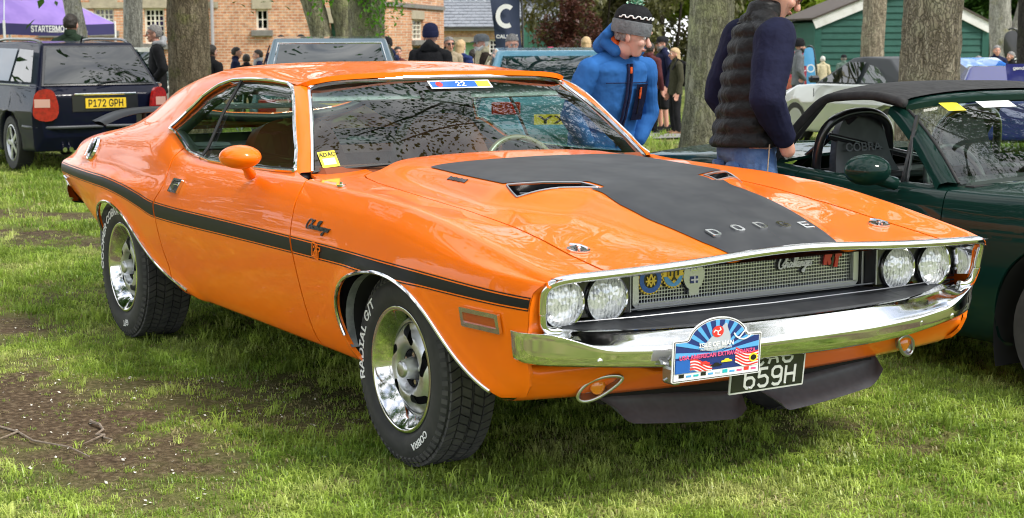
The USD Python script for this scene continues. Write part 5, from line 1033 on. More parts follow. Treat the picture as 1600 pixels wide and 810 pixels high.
    if beard:
        m = soft([bone(ball(H((.05, 0, -.06)), .050, (1, 1.2, .9)), ball(H((.062, 0, -.105)), .030)), bone(ball(H((.0, .066, -.03)), .022), ball(H((.05, .045, -.075)), .028)), bone(ball(H((.0, -.066, -.03)), .022), ball(H((.05, -.045, -.075)), .028))], res, 4); put('beard', m, beard)
    if glasses:
        for s in (1, -1): put('glasses_lens', place(extrude(sa.scale(sg.Point(0, 0).buffer(.022), 1.1, .85), .004), H((.098, s*.033, .012)), Rm@np.array([0, 1., 0]), Rm@np.array([0, 0, 1.])), 'eye_dark' if glasses == 'sun' else 'clear_glass', sm=False)
        put('glasses_frame', cat(*[tube([H((.10, s*.012, .016)), H((.10, s*.056, .022)), H((.0, s*.086, .02))], .003, 5) for s in (1, -1)], *([tube([H((.101, s*(.033+.024*math.cos(a)), .012+.019*math.sin(a))) for a in np.linspace(0, 2*PI, 16)], .0022, 4) for s in (1, -1)])), 'eye_dark')
    # clothes
    b = bulk; g = .020 if not puff else .038
    J = [bone(ball(B(1.375), .108*b, (.95, 1.48, .75)), ball(B(1.20), .128*b, (.95, 1.28, 1))), bone(ball(B(1.20), .128*b, (.95, 1.28, 1)), ball(B(1.0), .135*b, (.92, 1.26, .9))), bone(ball(B(1.0), .135*b, (.92, 1.26, .9)), ball(np.array([0, 0, long+.03]), .148*b, (.92, 1.26, .16))), bone(ball(B(1.46), .070, (1, 1.1, .9)), ball(sh[0]+[0, -.02, .0], .068)), bone(ball(B(1.46), .070, (1, 1.1, .9)), ball(sh[1]+[0, .02, .0], .068))]
    for i in (0, 1) if not sleeveless else (): J += chainh([(sh[i]-[0, 0, .005], .060+g*.6*b), (elb[i], .050+g*.6), (wri[i]-(wri[i]-elb[i])*.06, .038+g*.4)])
    jm = soft(J, res, 8 if not fine else 12); wrinkle(jm, .010 if not puff else .012, 8 if not puff else 14, sd)
    if not puff: nv = np.array(jm.vertex_normals); vv = np.array(jm.vertices); jm.vertices = vv+nv*(.010*(meshkit.fbm(np.c_[vv[:, :2]*6, vv[:, 2]*17+vv[:, :1].sum(1)*9]+sd, 2, sd+3)-.5))[:, None]
    if puff:                                                       # quilted rolls
        v = np.array(jm.vertices); n = np.array(jm.vertex_normals); arm_free = np.abs(v[:, 1]) < .30; v += n*(.020*np.abs(np.sin((v[:, 2]+.012*np.sin(v[:, 1]*7))*PI/.072))**.6-.012)[:, None]*(v[:, 2] < 1.5)[:, None]*arm_free[:, None]; jm.vertices = v
    JK = put('jacket', jm, top)
    if hood: put('hood', wrinkle(soft([bone(ball(B(1.47)+[-.085, .07, 0], .052), ball(B(1.47)+[-.085, -.07, 0], .052), ball(B(1.53)+[-.095, 0, .0], .05)), bone(ball(B(1.48)+[-.08, .08, 0], .042), ball(B(1.48)+[.03, .085, -.0], .03)), bone(ball(B(1.48)+[-.08, -.08, 0], .042), ball(B(1.48)+[.03, -.085, -.0], .03))], res, 6), .01, 14, sd), top if hood is True else hood)
    else: put('collar', soft([bone(ball(B(1.48), .080, (1, 1, .35)), ball(B(1.53)+[.006, 0, 0], .076, (1, .95, .3)))], res, 4), top)
    if scarf: put('scarf', wrinkle(soft([bone(ball(B(1.50), .085, (1, 1.05, .5)), ball(B(1.545), .080, (1, 1, .45))), bone(ball(B(1.49)+[.08, .02, 0], .045), ball(B(1.20)+[.13, .03, 0], .04, (.5, 1.2, 1)))], res, 6), .015, 20, sd), scarf)
    T = []; s_ = (1, -1)
    for i in (0, 1):
        e = ank[i] if not shorts else knee[i]+[0, 0, .02]; T += chainh([(hip[i]-[0, s_[i]*.012, .06], .098*b**.5), (knee[i], .078), (e+[0, 0, .02], .062)] if not shorts else [(hip[i], .11), (knee[i], .09)])
    T.append(bone(ball((0, 0, .94), .112*b**.5, (.95, 1.25, .5)), ball((0, 0, .86), .13*b**.5, (.95, 1.25, .6)))); put('shorts' if shorts else 'trousers', wrinkle(soft(T, res, 8), .010, 8, sd+1), legs)
    for i, s in enumerate((1, -1)): a = ank[i]; put('shoe', soft([bone(ball(a+[-.03, 0, -.03], .042), ball(a+[.17, s*.015, -.052], .032, (1, 1.2, 1))), bone(ball(a+[-.03, 0, .02], .05), ball(a+[.04, 0, -.03], .045))], max(res, .02), 4), shoes)
    if bag: put('backpack', wrinkle(soft([bone(ball(B(1.38)+[-.20, .09, 0], .07), ball(B(1.38)+[-.20, -.09, 0], .07), ball(B(1.05)+[-.21, .10, 0], .09), ball(B(1.05)+[-.21, -.10, 0], .09))], res, 6), .01, 12, 3), bag); put('bag_strap', cat(*[tube([B(1.40)+[-.15, s*.12, .04], B(1.46)+[.0, s*.115, .05], B(1.30)+[.13*b, s*.13, 0]], .018, 6) for s in (1, -1)]), bag)
    jv = np.array(jm.vertices)
    def front(z, y, o=.004):
        p = B(z)+[0, y, 0]; q = jv[(abs(jv[:, 1]-y) < .035) & (abs(jv[:, 2]-p[2]) < .03)]; return np.array([(q[:, 0].max() if len(q) else p[0]+.13)+o, y, p[2]])
    put.front = front
    return t, JK, put, B, H, sh, elb, wri
def az_img(deg):      # facing angle: 0 = towards the viewer's right, 90 = straight away, -90 = towards the camera
    return math.atan2(cr[1], cr[0])+math.radians(deg)
def stand(px, d, head_y):  # foot point and height so that the top of the head lies at a measured row
    b = spot(px, d); return b, (CAM[2]-(head_y-53.7)*d/FPX-b[2])
# the man in the blue jacket, bending to look at the green car
b = spot(938, 9.1)
t, JK, put, B, H, sh, elb, wri = person('man in bright blue jacket and bobble hat leaning beside the orange car', b, 1.60, az_img(-58), 'cloth_blue', 'denim', 'hair_grey', 'pompom', 'cloth_black', head_az=.80, head_dn=.28, lean=.40, arms='pockets', res=.014, skin='skin_pale', bulk=1.28, long=.80)
fr_ = put.front
for y0 in (-.012, .012): put('zip', tube([fr_(z, y0) for z in np.linspace(1.42, .90, 12)], .009, 6), 'cloth_navy', JK)
put('zip_pull', tube([fr_(1.40, 0, .012), fr_(1.36, 0, .012)], .008, 6), 'cloth_orange', JK); put('yoke_seam', tube([fr_(1.30, y, .002) for y in np.linspace(-.15, .15, 12)], .003, 5), 'cloth_navy', JK)
pa_ = np.array([[fr_(z, y, .006) for y in np.linspace(.055, .155, 6)] for z in np.linspace(1.29, 1.06, 8)]); m = trimesh.Trimesh(pa_.reshape(-1, 3), tri([(i*6+j, i*6+j+1, (i+1)*6+j+1, (i+1)*6+j) for i in range(7) for j in range(5)]), process=False); put('chest_pocket', cat(m, trimesh.Trimesh(m.vertices, m.faces[:, ::-1], process=False)), 'cloth_navy', JK)
put('pocket_zip', tube([fr_(1.27, .085, .012), fr_(1.20, .088, .012)], .007, 6), 'cloth_orange', JK); put('pocket_zip', tube([fr_(1.20, .088, .009), fr_(1.10, .092, .009)], .004, 6), 'cloth_black', JK)
hd_ = soft([bone(ball(B(1.50)+[-.08, .10, .03], .05), ball(B(1.56)+[-.02, .115, .04], .032)), bone(ball(B(1.50)+[-.09, 0, .04], .06), ball(B(1.58)+[-.10, 0, .05], .05)), bone(ball(B(1.50)+[-.08, -.10, .03], .05), ball(B(1.56)+[-.02, -.115, .04], .032)), bone(ball(B(1.58)+[-.10, 0, .05], .05), ball(B(1.56)+[-.02, .115, .04], .032)), bone(ball(B(1.58)+[-.10, 0, .05], .05), ball(B(1.56)+[-.02, -.115, .04], .032)), bone(ball(B(1.49)+[.05, .085, .01], .034), ball(B(1.53)+[-.02, .115, .02], .036)), bone(ball(B(1.49)+[.05, -.085, .01], .034), ball(B(1.53)+[-.02, -.115, .02], .036))], .014, 8); put('hood', hd_, 'cloth_blue', JK)
put('hood_lining', soft([bone(ball(B(1.56)+[-.055, .075, .045], .034), ball(B(1.59)+[-.075, 0, .06], .036)), bone(ball(B(1.56)+[-.055, -.075, .045], .034), ball(B(1.59)+[-.075, 0, .06], .036)), bone(ball(B(1.56)+[-.055, -.075, .045], .034), ball(B(1.51)+[.02, -.075, .03], .03)), bone(ball(B(1.56)+[-.055, .075, .045], .034), ball(B(1.51)+[.02, .075, .03], .03))], .014, 6), 'cloth_orange', JK)
put('scarf', soft([bone(ball(B(1.50)+[.03, .05, .01], .03), ball(B(1.49)+[.075, 0, .0], .03), ball(B(1.50)+[.03, -.05, .01], .03))], .014, 4), 'cloth_black', JK)
# the man in the padded gilet
b = spot(1163, 7.7)
t, JK, put, B, H, sh, elb, wri = person('man in black padded gilet, navy sleeves and blue jeans between the two near cars', b, 1.80, az_img(14), 'gilet_black', 'denim', 'hair_dark', None, head_az=-.15, head_dn=.50, lean=.13, arms='pockets', res=.014, skin='skin', bulk=1.12, puff=True, sleeveless=True, long=.86, glasses=True)
for i, s in enumerate((1, -1)):
    m = soft(chainh([(sh[i]-[0, -s*.012, .01], .094), (elb[i]+[0, s*.012, 0], .076), (wri[i]-(wri[i]-elb[i])*.10+[0, s*.012, 0], .056)]), .014, 8); wrinkle(m, .012, 9, 8+i); put('sleeve', m, 'cloth_navy_knit', JK)
    put('hand', soft(chainh([(wri[i]-(wri[i]-elb[i])*.08+[0, s*.012, 0], .036), (wri[i]+[.02, s*.0, -.05], .034)]), .014, 4), 'skin')
for s in (1, -1):
    put('seam', tube([(-.120, s*.045, .72), (-.122, s*.085, .80)], .003, 5), 'cloth_beige'); put('back_pocket', soft([bone(ball((-.098, s*.055, .80), .032, (.6, 1, .5)), ball((-.098, s*.115, .80), .032, (.6, 1, .5)), ball((-.09, s*.06, .71), .032, (.6, 1, .6)), ball((-.085, s*.11, .71), .030, (.6, 1, .6)))], .012, 3), 'denim')
    put('side_seam', tube([(.02, s*.222, .90), (.01, s*.215, .70), (.01, s*.20, .50)], .003, 5), 'cloth_beige')
put('belt_rivet', trimesh.creation.icosphere(2, .008).apply_translation((.085, -.165, .945)), 'chrome')
# the crowd, left to right: label, column, distance, row of the top of the head, facing, what they wear
CR = [
    ('dark-haired man in dark green coat seen from behind over the estate car roof', 124, 21.5, 12, 80, 'cloth_dark_green', 'denim_dark', 'hair_dark', {}),
    ('grey-haired man in glasses, black jacket and grey hood beside the estate car', 256, 23, 30, 190, 'cloth_black', 'denim_dark', 'hair_grey', dict(hood='cloth_light_grey', glasses=True, arms='pockets', long=.76)),
    ('person in black mostly hidden behind the stout brown trunk', 338, 23.5, 62, 60, 'cloth_black', 'cloth_black', 'hair_dark', {}),
    ('man in navy jacket by the folding chairs at the brick wall', 376, 30, 67, 10, 'cloth_navy', 'denim_dark', 'hair_dark', {}),
    ('dark-haired boy in black between two others by the brick wall', 393, 29.5, 78, 100, 'cloth_black', 'cloth_black', 'hair_dark', {}),
    ('dark-haired youth in navy top looking left by the brick wall', 413, 29, 71, 190, 'cloth_navy', 'denim_dark', 'hair_dark', dict(scarf='cloth_light_grey')),
    ('man with moustache looking over the blue saloon roof, left of the pair', 447, 26, 48, -80, 'cloth_navy', 'denim_dark', 'hair_dark', {}),
    ('smiling young man looking over the blue saloon roof, right of the pair', 478, 26, 47, -95, 'cloth_brown', 'denim_dark', 'hair_dark', {}),
    ('person in navy hooded coat and dark hat right of the leafy trunk', 610, 28, 55, 130, 'cloth_navy', 'denim_dark', 'hair_dark', dict(hood=True, hat='beanie')),
    ('person in maroon coat right of the navy hooded coat', 625, 29, 67, -70, 'cloth_maroon', 'cloth_black', 'hair_dark', {}),
    ('person in black hooded coat and navy beanie seen from behind over the orange roof', 676, 19.5, 34, 85, 'cloth_black', 'cloth_black', None, dict(hat='beanie', hatc='cloth_navy', hood=True, bulk=1.25)),
    ('woman in sunglasses and beige coat behind the black hooded coat', 704, 25, 51, -70, 'cloth_beige', 'cloth_black', 'hair_grey', dict(glasses='sun', longhair=True)),
    ('blond woman in a blue puffer jacket looking away', 721, 26, 56, 60, 'cloth_puffer_blue', 'cloth_black', 'hair_blond', dict(longhair=True, puff=True)),
    ('person in pale coat half hidden by the man in the flat cap', 741, 27, 71, 40, 'cloth_beige', 'cloth_black', 'hair_dark', {}),
    ('bearded man in grey flat cap, cream scarf and brown coat', 757, 21, 47, 205, 'cloth_brown', 'cloth_black', 'hair_white', dict(hat='flatcap', hatc='cloth_grey', beard='hair_white', scarf='cloth_cream')),
    ('bald man in navy coat looking down, in front of the flag', 800, 20, 45, -75, 'cloth_navy', 'cloth_black', 'hair_grey', dict(head_dn=.35, bulk=1.1)),
    ('person in grey hoodie and pink cap by the teal shed', 862, 33, 70, 170, 'cloth_grey', 'cloth_black', 'hair_blond', dict(hat='cap', hatc='cloth_pink')),
    ('blond person just behind the left shoulder of the blue jacket', 915, 26, 52, 90, 'cloth_beige', 'cloth_black', 'hair_blond', dict(longhair=True)),
    ('person in maroon top just right of the blue jacket', 1012, 27, 62, 60, 'cloth_maroon', 'cloth_black', 'hair_dark', {}),
    ('man in black cap, navy hoodie and shorts beside the mottled trunk', 1034, 27.5, 53, 200, 'cloth_navy', 'cloth_black', 'hair_dark', dict(hat='cap', shorts=True, beard='hair_grey')),
    ('blond woman in olive coat and boots with a black backpack', 1053, 26.5, 70, 195, 'cloth_olive', 'cloth_black', 'hair_blond', dict(bag='cloth_black', shoes='leather_brown', longhair=True)),
    ('man in grey hoodie and black beanie by the small pink car', 1241, 31, 60, 10, 'cloth_grey', 'denim_dark', None, dict(hat='beanie', beard='hair_dark', arms='pockets')),
    ('old man in cream jacket seen from behind at the pink car', 1279, 42, 86, 95, 'cloth_cream', 'cloth_black', 'hair_white', {}),
    ('man in sage jacket and dark cap right of the cream jacket', 1311, 42, 84, 80, 'cloth_sage', 'cloth_black', 'hair_grey', dict(hat='cap')),
    ('person in black half hidden by the largest trunk', 1492, 30, 88, 180, 'cloth_black', 'cloth_black', 'hair_dark', {}),
    ('grey-haired person only whose head shows above the racing car', 1517, 36, 86, 0, 'cloth_grey', 'cloth_black', 'hair_grey', {}),
    ('balding man in navy jumper smiling behind the racing car', 1545, 32, 69, -90, 'cloth_navy', 'cloth_black', 'hair_grey', dict(bulk=1.1)),
    ('grey-haired person in black right of the navy jumper', 1569, 33, 79, 200, 'cloth_black', 'cloth_black', 'hair_grey', {}),
]
for lab, px, d, hy, fz, tp, lg, hr, kw in CR:
    b, hh = stand(px, d, hy); hh = min(hh, 1.95); person(lab, b, hh/1.03, az_img(fz), tp, lg, hr, res=.03, **kw)
# ---------------------------------------------------------------- the other cars
def hullbody(st, arches, r=.05, res=None):
    """Body from stations (x, half width at sill, half width at waist, z sill, z waist): rounded hulls joined, wheel openings cut out."""
    P = []
    for (x, w0, w1, z0, z1) in st:
        zm = z0+(z1-z0)*.58; P.append([(x, s*w0, z0) for s in (1, -1)]+[(x, s*(max(w0, w1)+.012), zm) for s in (1, -1)]+[(x, s*(w1-.05), z1-r) for s in (1, -1)])
    ms = [bone(*[ball(p, r, n=24) for p in a+b]) for a, b in zip(P[:-1], P[1:])]; m = ms[0]
    for q in ms[1:]: m = m+q
    for (x, rr) in arches:
        for s in (1, -1): m = m-MF.cylinder(.34, rr, rr, 40).rotate((90, 0, 0)).translate((x, s*.95+.17, rr*.88))
    m = m.refine_to_length(.07); q = m.to_mesh(); t = trimesh.Trimesh(q.vert_properties[:, :3], q.tri_verts, process=True); trimesh.smoothing.filter_taubin(t, .5, .53, iterations=8); return t
def hullcabin(pts, r=.06): return soft([bone(*[ball((x, s*y, z), r, n=24) for x, y, z in pts for s in (1, -1)])], .06, 5)
def quad(c, off=.004, n=6, bulge=0.):
    """A sheet over four corners (in order round it), set a little proud."""
    c = np.array(c, float); u = np.linspace(0, 1, n); A = c[0]+(c[1]-c[0])*u[:, None]; B_ = c[3]+(c[2]-c[3])*u[:, None]; V = A[None]*(1-u[:, None, None])+B_[None]*u[:, None, None]; nn = np.cross(c[1]-c[0], c[3]-c[0]); nn /= np.linalg.norm(nn)
    V = V+nn*(off+bulge*np.outer(np.sin(PI*u), np.sin(PI*u))[..., None]); return trimesh.Trimesh(V.reshape(-1, 3), tri([(i*n+j, i*n+j+1, (i+1)*n+j+1, (i+1)*n+j) for i in range(n-1) for j in range(n-1)]), process=False)
def both_sides(m): q = m.copy(); q.vertices = q.vertices*[1, -1, 1]; q.faces = q.faces[:, ::-1]; return q
def simple_wheel(par, x, y, r, w, sd, spokes=5, rim='wheel_silver', rimr=.66):
    T = np.eye(4); T[:3, 0] = (1, 0, 0); T[:3, 2] = (0, sd, 0); T[:3, 1] = np.cross(T[:3, 2], T[:3, 0]); T[:3, 3] = (x, y, r); f = lambda m: m.apply_transform(T)
    R_ = r*rimr; W_ = obj('wheel', f(lathe([(R_, -w/2), (r-.02, -w/2), (r, -w/2+.03), (r, w/2-.03), (r-.02, w/2), (R_+.01, w/2), (R_, w/2-.01)], 40)), 'tyre_rubber', par)
    obj('rim', f(cat(lathe([(R_, w/2-.008), (R_*.93, w/2-.005), (R_*.88, w/2-.04)], 40), *[place(box((R_*.86, R_*.26, .02), (R_*.46, 0, 0), bev=.006), (0, 0, w/2-.022), (math.cos(a), math.sin(a), 0), (-math.sin(a), math.cos(a), 0)) for a in np.arange(spokes)*2*PI/spokes], lathe([(0, w/2-.004), (R_*.2, w/2-.01), (R_*.24, w/2-.04)], 20))), rim, W_)
    obj('rim_back', f(lathe([(0, w/2-.07), (R_, w/2-.065)], 30)), 'dark_cavity', W_, smooth=False); return W_
def wheels4(par, xf, xr, yt, r, w, **k):
    for x in (xf, xr):
        for s in (1, -1): simple_wheel(par, x, s*yt, r, w, s, **k)
def facing_plate(par, o, xa, ya, txt, mt, w=.52, h=.11, ch=.079, tx='gloss_black'):
    p = obj('number_plate', place(extrude(sg.box(-w/2, -h/2, w/2, h/2), .012), o, xa, ya), mt, par, smooth=False)
    m = text_shape(txt, ch, True); b = m.bounds; m.apply_scale((w*.86/(b[1][0]-b[0][0]), 1, 1)); obj('plate_lettering', place(m.apply_translation((0, 0, .0125)), o, xa, ya), tx, p, smooth=False); return p
Y1, Z1 = np.array([0, -1., 0]), np.array([0, 0, 1.])                          # on a tail: rightwards seen from behind, and up
HEAD = math.radians(182)
# ---- dark blue estate car, seen from behind
b = spot(158, 18.6); f_ = np.array([math.cos(HEAD), math.sin(HEAD)]); b[:2] += f_*1.95
AU = thing('estate_car', 'dark navy estate car seen from behind on the left with yellow number plate', 'car', b, HEAD); UsdGeom.Xformable(AU).AddScaleOp().Set(Gf.Vec3f(1, .89, 1))
AB = obj('body', hullbody([(-2.16, .74, .70, .42, .90), (-2.08, .80, .80, .30, .975), (-1.3, .81, .83, .26, .985), (.95, .81, .83, .24, .97), (1.85, .76, .76, .24, .84), (2.16, .66, .62, .32, .70)], [(-1.30, .36), (1.32, .36)]), 'navy_paint', AU, smooth=40)
obj('cabin', hullcabin([(-2.07, .74, .93), (.95, .74, .92), (-1.74, .555, 1.385), (-1.0, .575, 1.405), (.05, .57, 1.395)], .05), 'navy_paint', AU, smooth=40)
nrm = lambda pts, o: [np.array(p, float) for p in pts]
RG = obj('rear_window', quad([(-2.105, .70, .985), (-2.105, -.70, .985), (-1.800, -.545, 1.375), (-1.800, .545, 1.375)], .016, 9, .018), 'dark_glass', AU, smooth=True)
obj('window_seal', quad([(-2.115, .735, .965), (-2.115, -.735, .965), (-1.785, -.57, 1.40), (-1.785, .57, 1.40)], .008, 9, .018), 'gloss_black', RG, smooth=True)
obj('rear_wiper', tube([(-2.14, .02, 1.0), (-2.10, -.30, 1.02)], .008, 5), 'gloss_black', RG)
for s in (1, -1):
    sw = [(-1.98, .775, 1.0), (-1.30, .80, 1.0), (-1.25, .645, 1.36), (-1.72, .635, 1.345)], [(-1.22, .80, 1.0), (-.35, .80, 1.0), (-.35, .640, 1.365), (-1.17, .645, 1.36)], [(-.27, .80, 1.0), (.72, .79, 1.0), (.12, .635, 1.36), (-.27, .640, 1.365)]
    for q in sw: q = np.array(q); m = quad(q[::-1], .010, 5, .01) if False else quad(q, -.012, 5, -.0); m = both_sides(m) if s < 0 else m; obj('side_window', m.apply_translation((0, s*.028, .006)), 'dark_glass', AU, smooth=True)
    obj('roof_rail', tube(rounded([(-1.72, s*.56, 1.40), (-1.66, s*.565, 1.445), (-1.0, s*.58, 1.475), (-.2, s*.575, 1.465), (.0, s*.57, 1.415)], 6, False), .017, 8), 'gloss_black', AU, smooth=True)
    lamp = sg.Polygon(rounded([(-.155, -.15), (.10, -.15), (.118, -.04), (.10, .09), (.03, .155), (-.09, .16), (-.15, .10)], 4)); xa = np.array([.62*s, -.785*s if s < 0 else -.785, 0]); 
    o = np.array([-2.135, s*.725, .775]); xa = np.array([.45 if s < 0 else -.45, -.89, 0]); 
    tl = obj('tail_light', place(extrude(lamp if s < 0 else sa.scale(lamp, -1, 1, origin=(0, 0)), .035), o+np.array([-.05, s*.02, 0]), xa, Z1), 'red_lens', AU, smooth=30)
    obj('light_band', place(extrude(sg.box(-.10, -.045, .085, .045), .003), o+np.array([-.05, s*.02, .01])+np.cross(xa/np.linalg.norm(xa), Z1)*.035, xa, Z1), 'lens_pale', tl, smooth=False)
    obj('bumper_strip', tube(rounded([(-1.75, s*.86, .52), (-2.10, s*.83, .52), (-2.215, s*.68, .52), (-2.225, s*.02, .52)], 5, False), .018, 6), 'black_plastic', AU, smooth=True)
    obj('waist_trim', tube([(-2.0, s*.845, .975), (.8, s*.85, .965)], .008, 5), 'dull_metal', AU)
obj('plate_recess', box((.02, .86, .20), (-2.205, -.03, .775), bev=.01), 'gloss_black', AU); obj('plate_bar', box((.03, .80, .022), (-2.215, -.03, .875), bev=.006), 'chrome', AU)
facing_plate(AU, (-2.218, -.03, .775), Y1, Z1, 'P172 GPH', 'plate_yellow')
obj('exhaust', cat(*[tube([(-2.0, y, .27), (-2.20, y, .27)], .028, 10) for y in (.42, .50)]), 'chrome', AU); obj('aerial', tube([(-1.55, 0, 1.445), (-1.62, 0, 1.51)], .012, 6), 'gloss_black', AU)
wheels4(AU, 1.32, -1.30, .765, .315, .2)
# ---- old pale blue saloon behind the orange car (VOLVO 240 GL)
VH = math.radians(156); vf = np.array([math.cos(VH), math.sin(VH)]); b = spot(525, 17.2); b[:2] += vf*2.3
VO = thing('saloon_car', 'square grey-blue saloon facing away right behind the orange car', 'car', b, VH)
obj('body', hullbody([(-2.32, .74, .72, .46, .90), (-2.22, .79, .80, .36, .985), (-1.4, .79, .82, .28, .995), (1.0, .79, .82, .26, .97), (2.2, .76, .76, .30, .88)], [(-1.32, .35), (1.33, .35)]), 'volvo_paint', VO, smooth=40)
obj('cabin', hullcabin([(-1.62, .71, .95), (.85, .72, .93), (-1.12, .585, 1.415), (-.45, .59, 1.435), (.15, .585, 1.415)], .045), 'volvo_paint', VO, smooth=40)
RG = obj('rear_window', quad([(-1.66, .64, .985), (-1.66, -.64, .985), (-1.20, -.545, 1.395), (-1.20, .545, 1.395)], .012, 7, .03), 'dark_glass', VO, smooth=True)
obj('window_surround', tube(np.array([(-1.675, .66, .985), (-1.675, -.66, .985), (-1.20, -.565, 1.405), (-1.20, .565, 1.405)])[[0, 1, 2, 3]], .014, 6, closed=True), 'chrome', VO)
for s in (1, -1):
    for q in ([(-1.42, .765, 1.0), (-.42, .775, 1.0), (-.42, .640, 1.385), (-1.05, .640, 1.385)], [(-.36, .775, 1.0), (.62, .77, 1.0), (.16, .64, 1.385), (-.36, .64, 1.385)]):
        m = quad(q, -.005, 4); m = both_sides(m) if s < 0 else m; obj('side_window', m.apply_translation((0, s*.022, .004)), 'dark_glass', VO, smooth=True)
    tl = obj('tail_light', box((.06, .34, .20), (-2.37, s*.60, .74), bev=.012), 'red_lens', VO); obj('light_band', box((.062, .15, .19), (-2.372, s*.52, .74), bev=.01), 'lens_pale', tl)
obj('boot_lip', box((.03, 1.36, .014), (-2.345, 0, .965), bev=.004), 'chrome', VO); obj('rear_bumper', box((.14, 1.68, .12), (-2.42, 0, .54), bev=.03), 'black_plastic', VO); obj('bumper_trim', box((.02, 1.66, .03), (-2.49, 0, .56), bev=.004), 'chrome', VO)
for txt, y, h in (('VOLVO', .50, .045), ('240 GL', -.47, .045)): obj('boot_lettering', place(text_shape(txt, h, True, 1.35), (-2.378, y, .835), Y1, Z1), 'plate_silver', VO, smooth=False)
facing_plate(VO, (-2.38, 0, .73), Y1, Z1, 'ORP', 'plate_yellow', .5) if False else obj('number_plate', place(extrude(sg.box(-.26, -.055, .26, .055), .01), (-2.38, 0, .74), Y1, Z1), 'plate_yellow', VO)
obj('boot_panel', box((.012, 1.30, .09), (-2.368, 0, .835), bev=.004), 'volvo_paint', VO)
wheels4(VO, 1.33, -1.32, .74, .31, .18)
# ---- light blue hatchback, next in the row
VH = math.radians(151); vf = np.array([math.cos(VH), math.sin(VH)]); b = spot(868, 17.2); b[:2] += vf*1.85
HB = thing('hatchback_car', 'light blue hatchback facing away, half hidden behind the orange roof and blue jacket', 'car', b, VH)
obj('body', hullbody([(-1.88, .70, .66, .42, .82), (-1.80, .75, .76, .32, .90), (-1.1, .76, .79, .26, .92), (.9, .76, .79, .25, .90), (1.8, .70, .68, .30, .74)], [(-1.1, .33), (1.15, .33)]), 'light_blue_paint', HB, smooth=40)
obj('cabin', hullcabin([(-1.72, .68, .87), (.75, .69, .86), (-1.30, .555, 1.275), (-.5, .56, 1.30), (.05, .555, 1.275)], .05), 'light_blue_paint', HB, smooth=40)
obj('rear_window', quad([(-1.77, .62, .92), (-1.77, -.62, .92), (-1.40, -.53, 1.26), (-1.40, .53, 1.26)], .012, 7, .03), 'dark_glass', HB, smooth=True)
for s in (1, -1):
    for q in ([(-1.50, .725, .93), (-.45, .745, .93), (-.45, .612, 1.25), (-1.22, .612, 1.25)], [(-.38, .745, .93), (.55, .74, .93), (.10, .612, 1.25), (-.38, .612, 1.25)]): m = quad(q, -.005, 4); m = both_sides(m) if s < 0 else m; obj('side_window', m.apply_translation((0, s*.024, .004)), 'dark_glass', HB, smooth=True)
    tl = obj('tail_light', box((.05, .30, .13), (-1.93, s*.52, .74), bev=.012), 'red_lens', HB)
obj('rear_bumper', box((.12, 1.56, .14), (-1.95, 0, .50), bev=.04), 'light_blue_paint', HB); facing_plate(HB, (-1.94, -.02, .62), Y1, Z1, 'YXI', 'plate_yellow', .5); wheels4(HB, 1.15, -1.1, .72, .29, .17)
# ---- silver coupe with a dark roof, heading away to the left
hd = math.radians(171); fx = np.array([math.cos(hd), math.sin(hd)]); lx = np.array([-fx[1], fx[0]]); b = spot(1247, 24.0); b[:2] -= fx*1.15+lx*.68; b[2] = ground_z(*b[:2])
SI = thing('coupe_car', 'pale silver coupe with black roof parked beyond the green sports car', 'car', b, hd)
obj('body', hullbody([(-1.95, .66, .62, .42, .78), (-1.75, .74, .74, .30, .86), (-1.1, .75, .78, .24, .89), (.6, .75, .77, .23, .865), (1.2, .74, .74, .24, .83), (1.75, .68, .62, .28, .72), (1.95, .58, .5, .38, .62)], [(-1.15, .33), (1.15, .33)], .06), 'silver_paint', SI, smooth=40)
obj('cabin', hullcabin([(-1.35, .64, .85), (.72, .66, .84), (-.75, .49, 1.185), (-.2, .51, 1.205), (.08, .50, 1.185)], .045), 'vinyl_roof', SI, smooth=40)
for s in (1, -1):
    for q, mt in (([(-.30, .715, .885), (.60, .70, .885), (.10, .565, 1.165), (-.30, .565, 1.17)], 'dark_glass'), ([(-1.02, .705, .90), (-.40, .715, .89), (-.42, .575, 1.14), (-.62, .59, 1.10)], 'clear_glass')): m = quad(q, -.004, 4); m = both_sides(m) if s < 0 else m; obj('side_window', m.apply_translation((0, s*.018, .004)), mt, SI, smooth=True)
    obj('door_handle', box((.13, .02, .05), (-.32, s*.815, .75), bev=.01), 'gloss_black', SI); obj('door_seam', cat(tube([(-.42, s*.822, .80), (-.42, s*.828, .35)], .006, 5), tube([(.62, s*.815, .80), (.62, s*.82, .35)], .006, 5)), 'dark_cavity', SI); obj('door_mirror', box((.10, .16, .10), (.55, s*.86, .93), bev=.03), 'gloss_black', SI)
obj('windscreen', quad([(.80, -.60, .88), (.80, .60, .88), (.15, .47, 1.19), (.15, -.47, 1.19)], .02, 6, .02), 'dark_glass', SI, smooth=True)
wheels4(SI, 1.15, -1.15, .70, .30, .17, spokes=8)
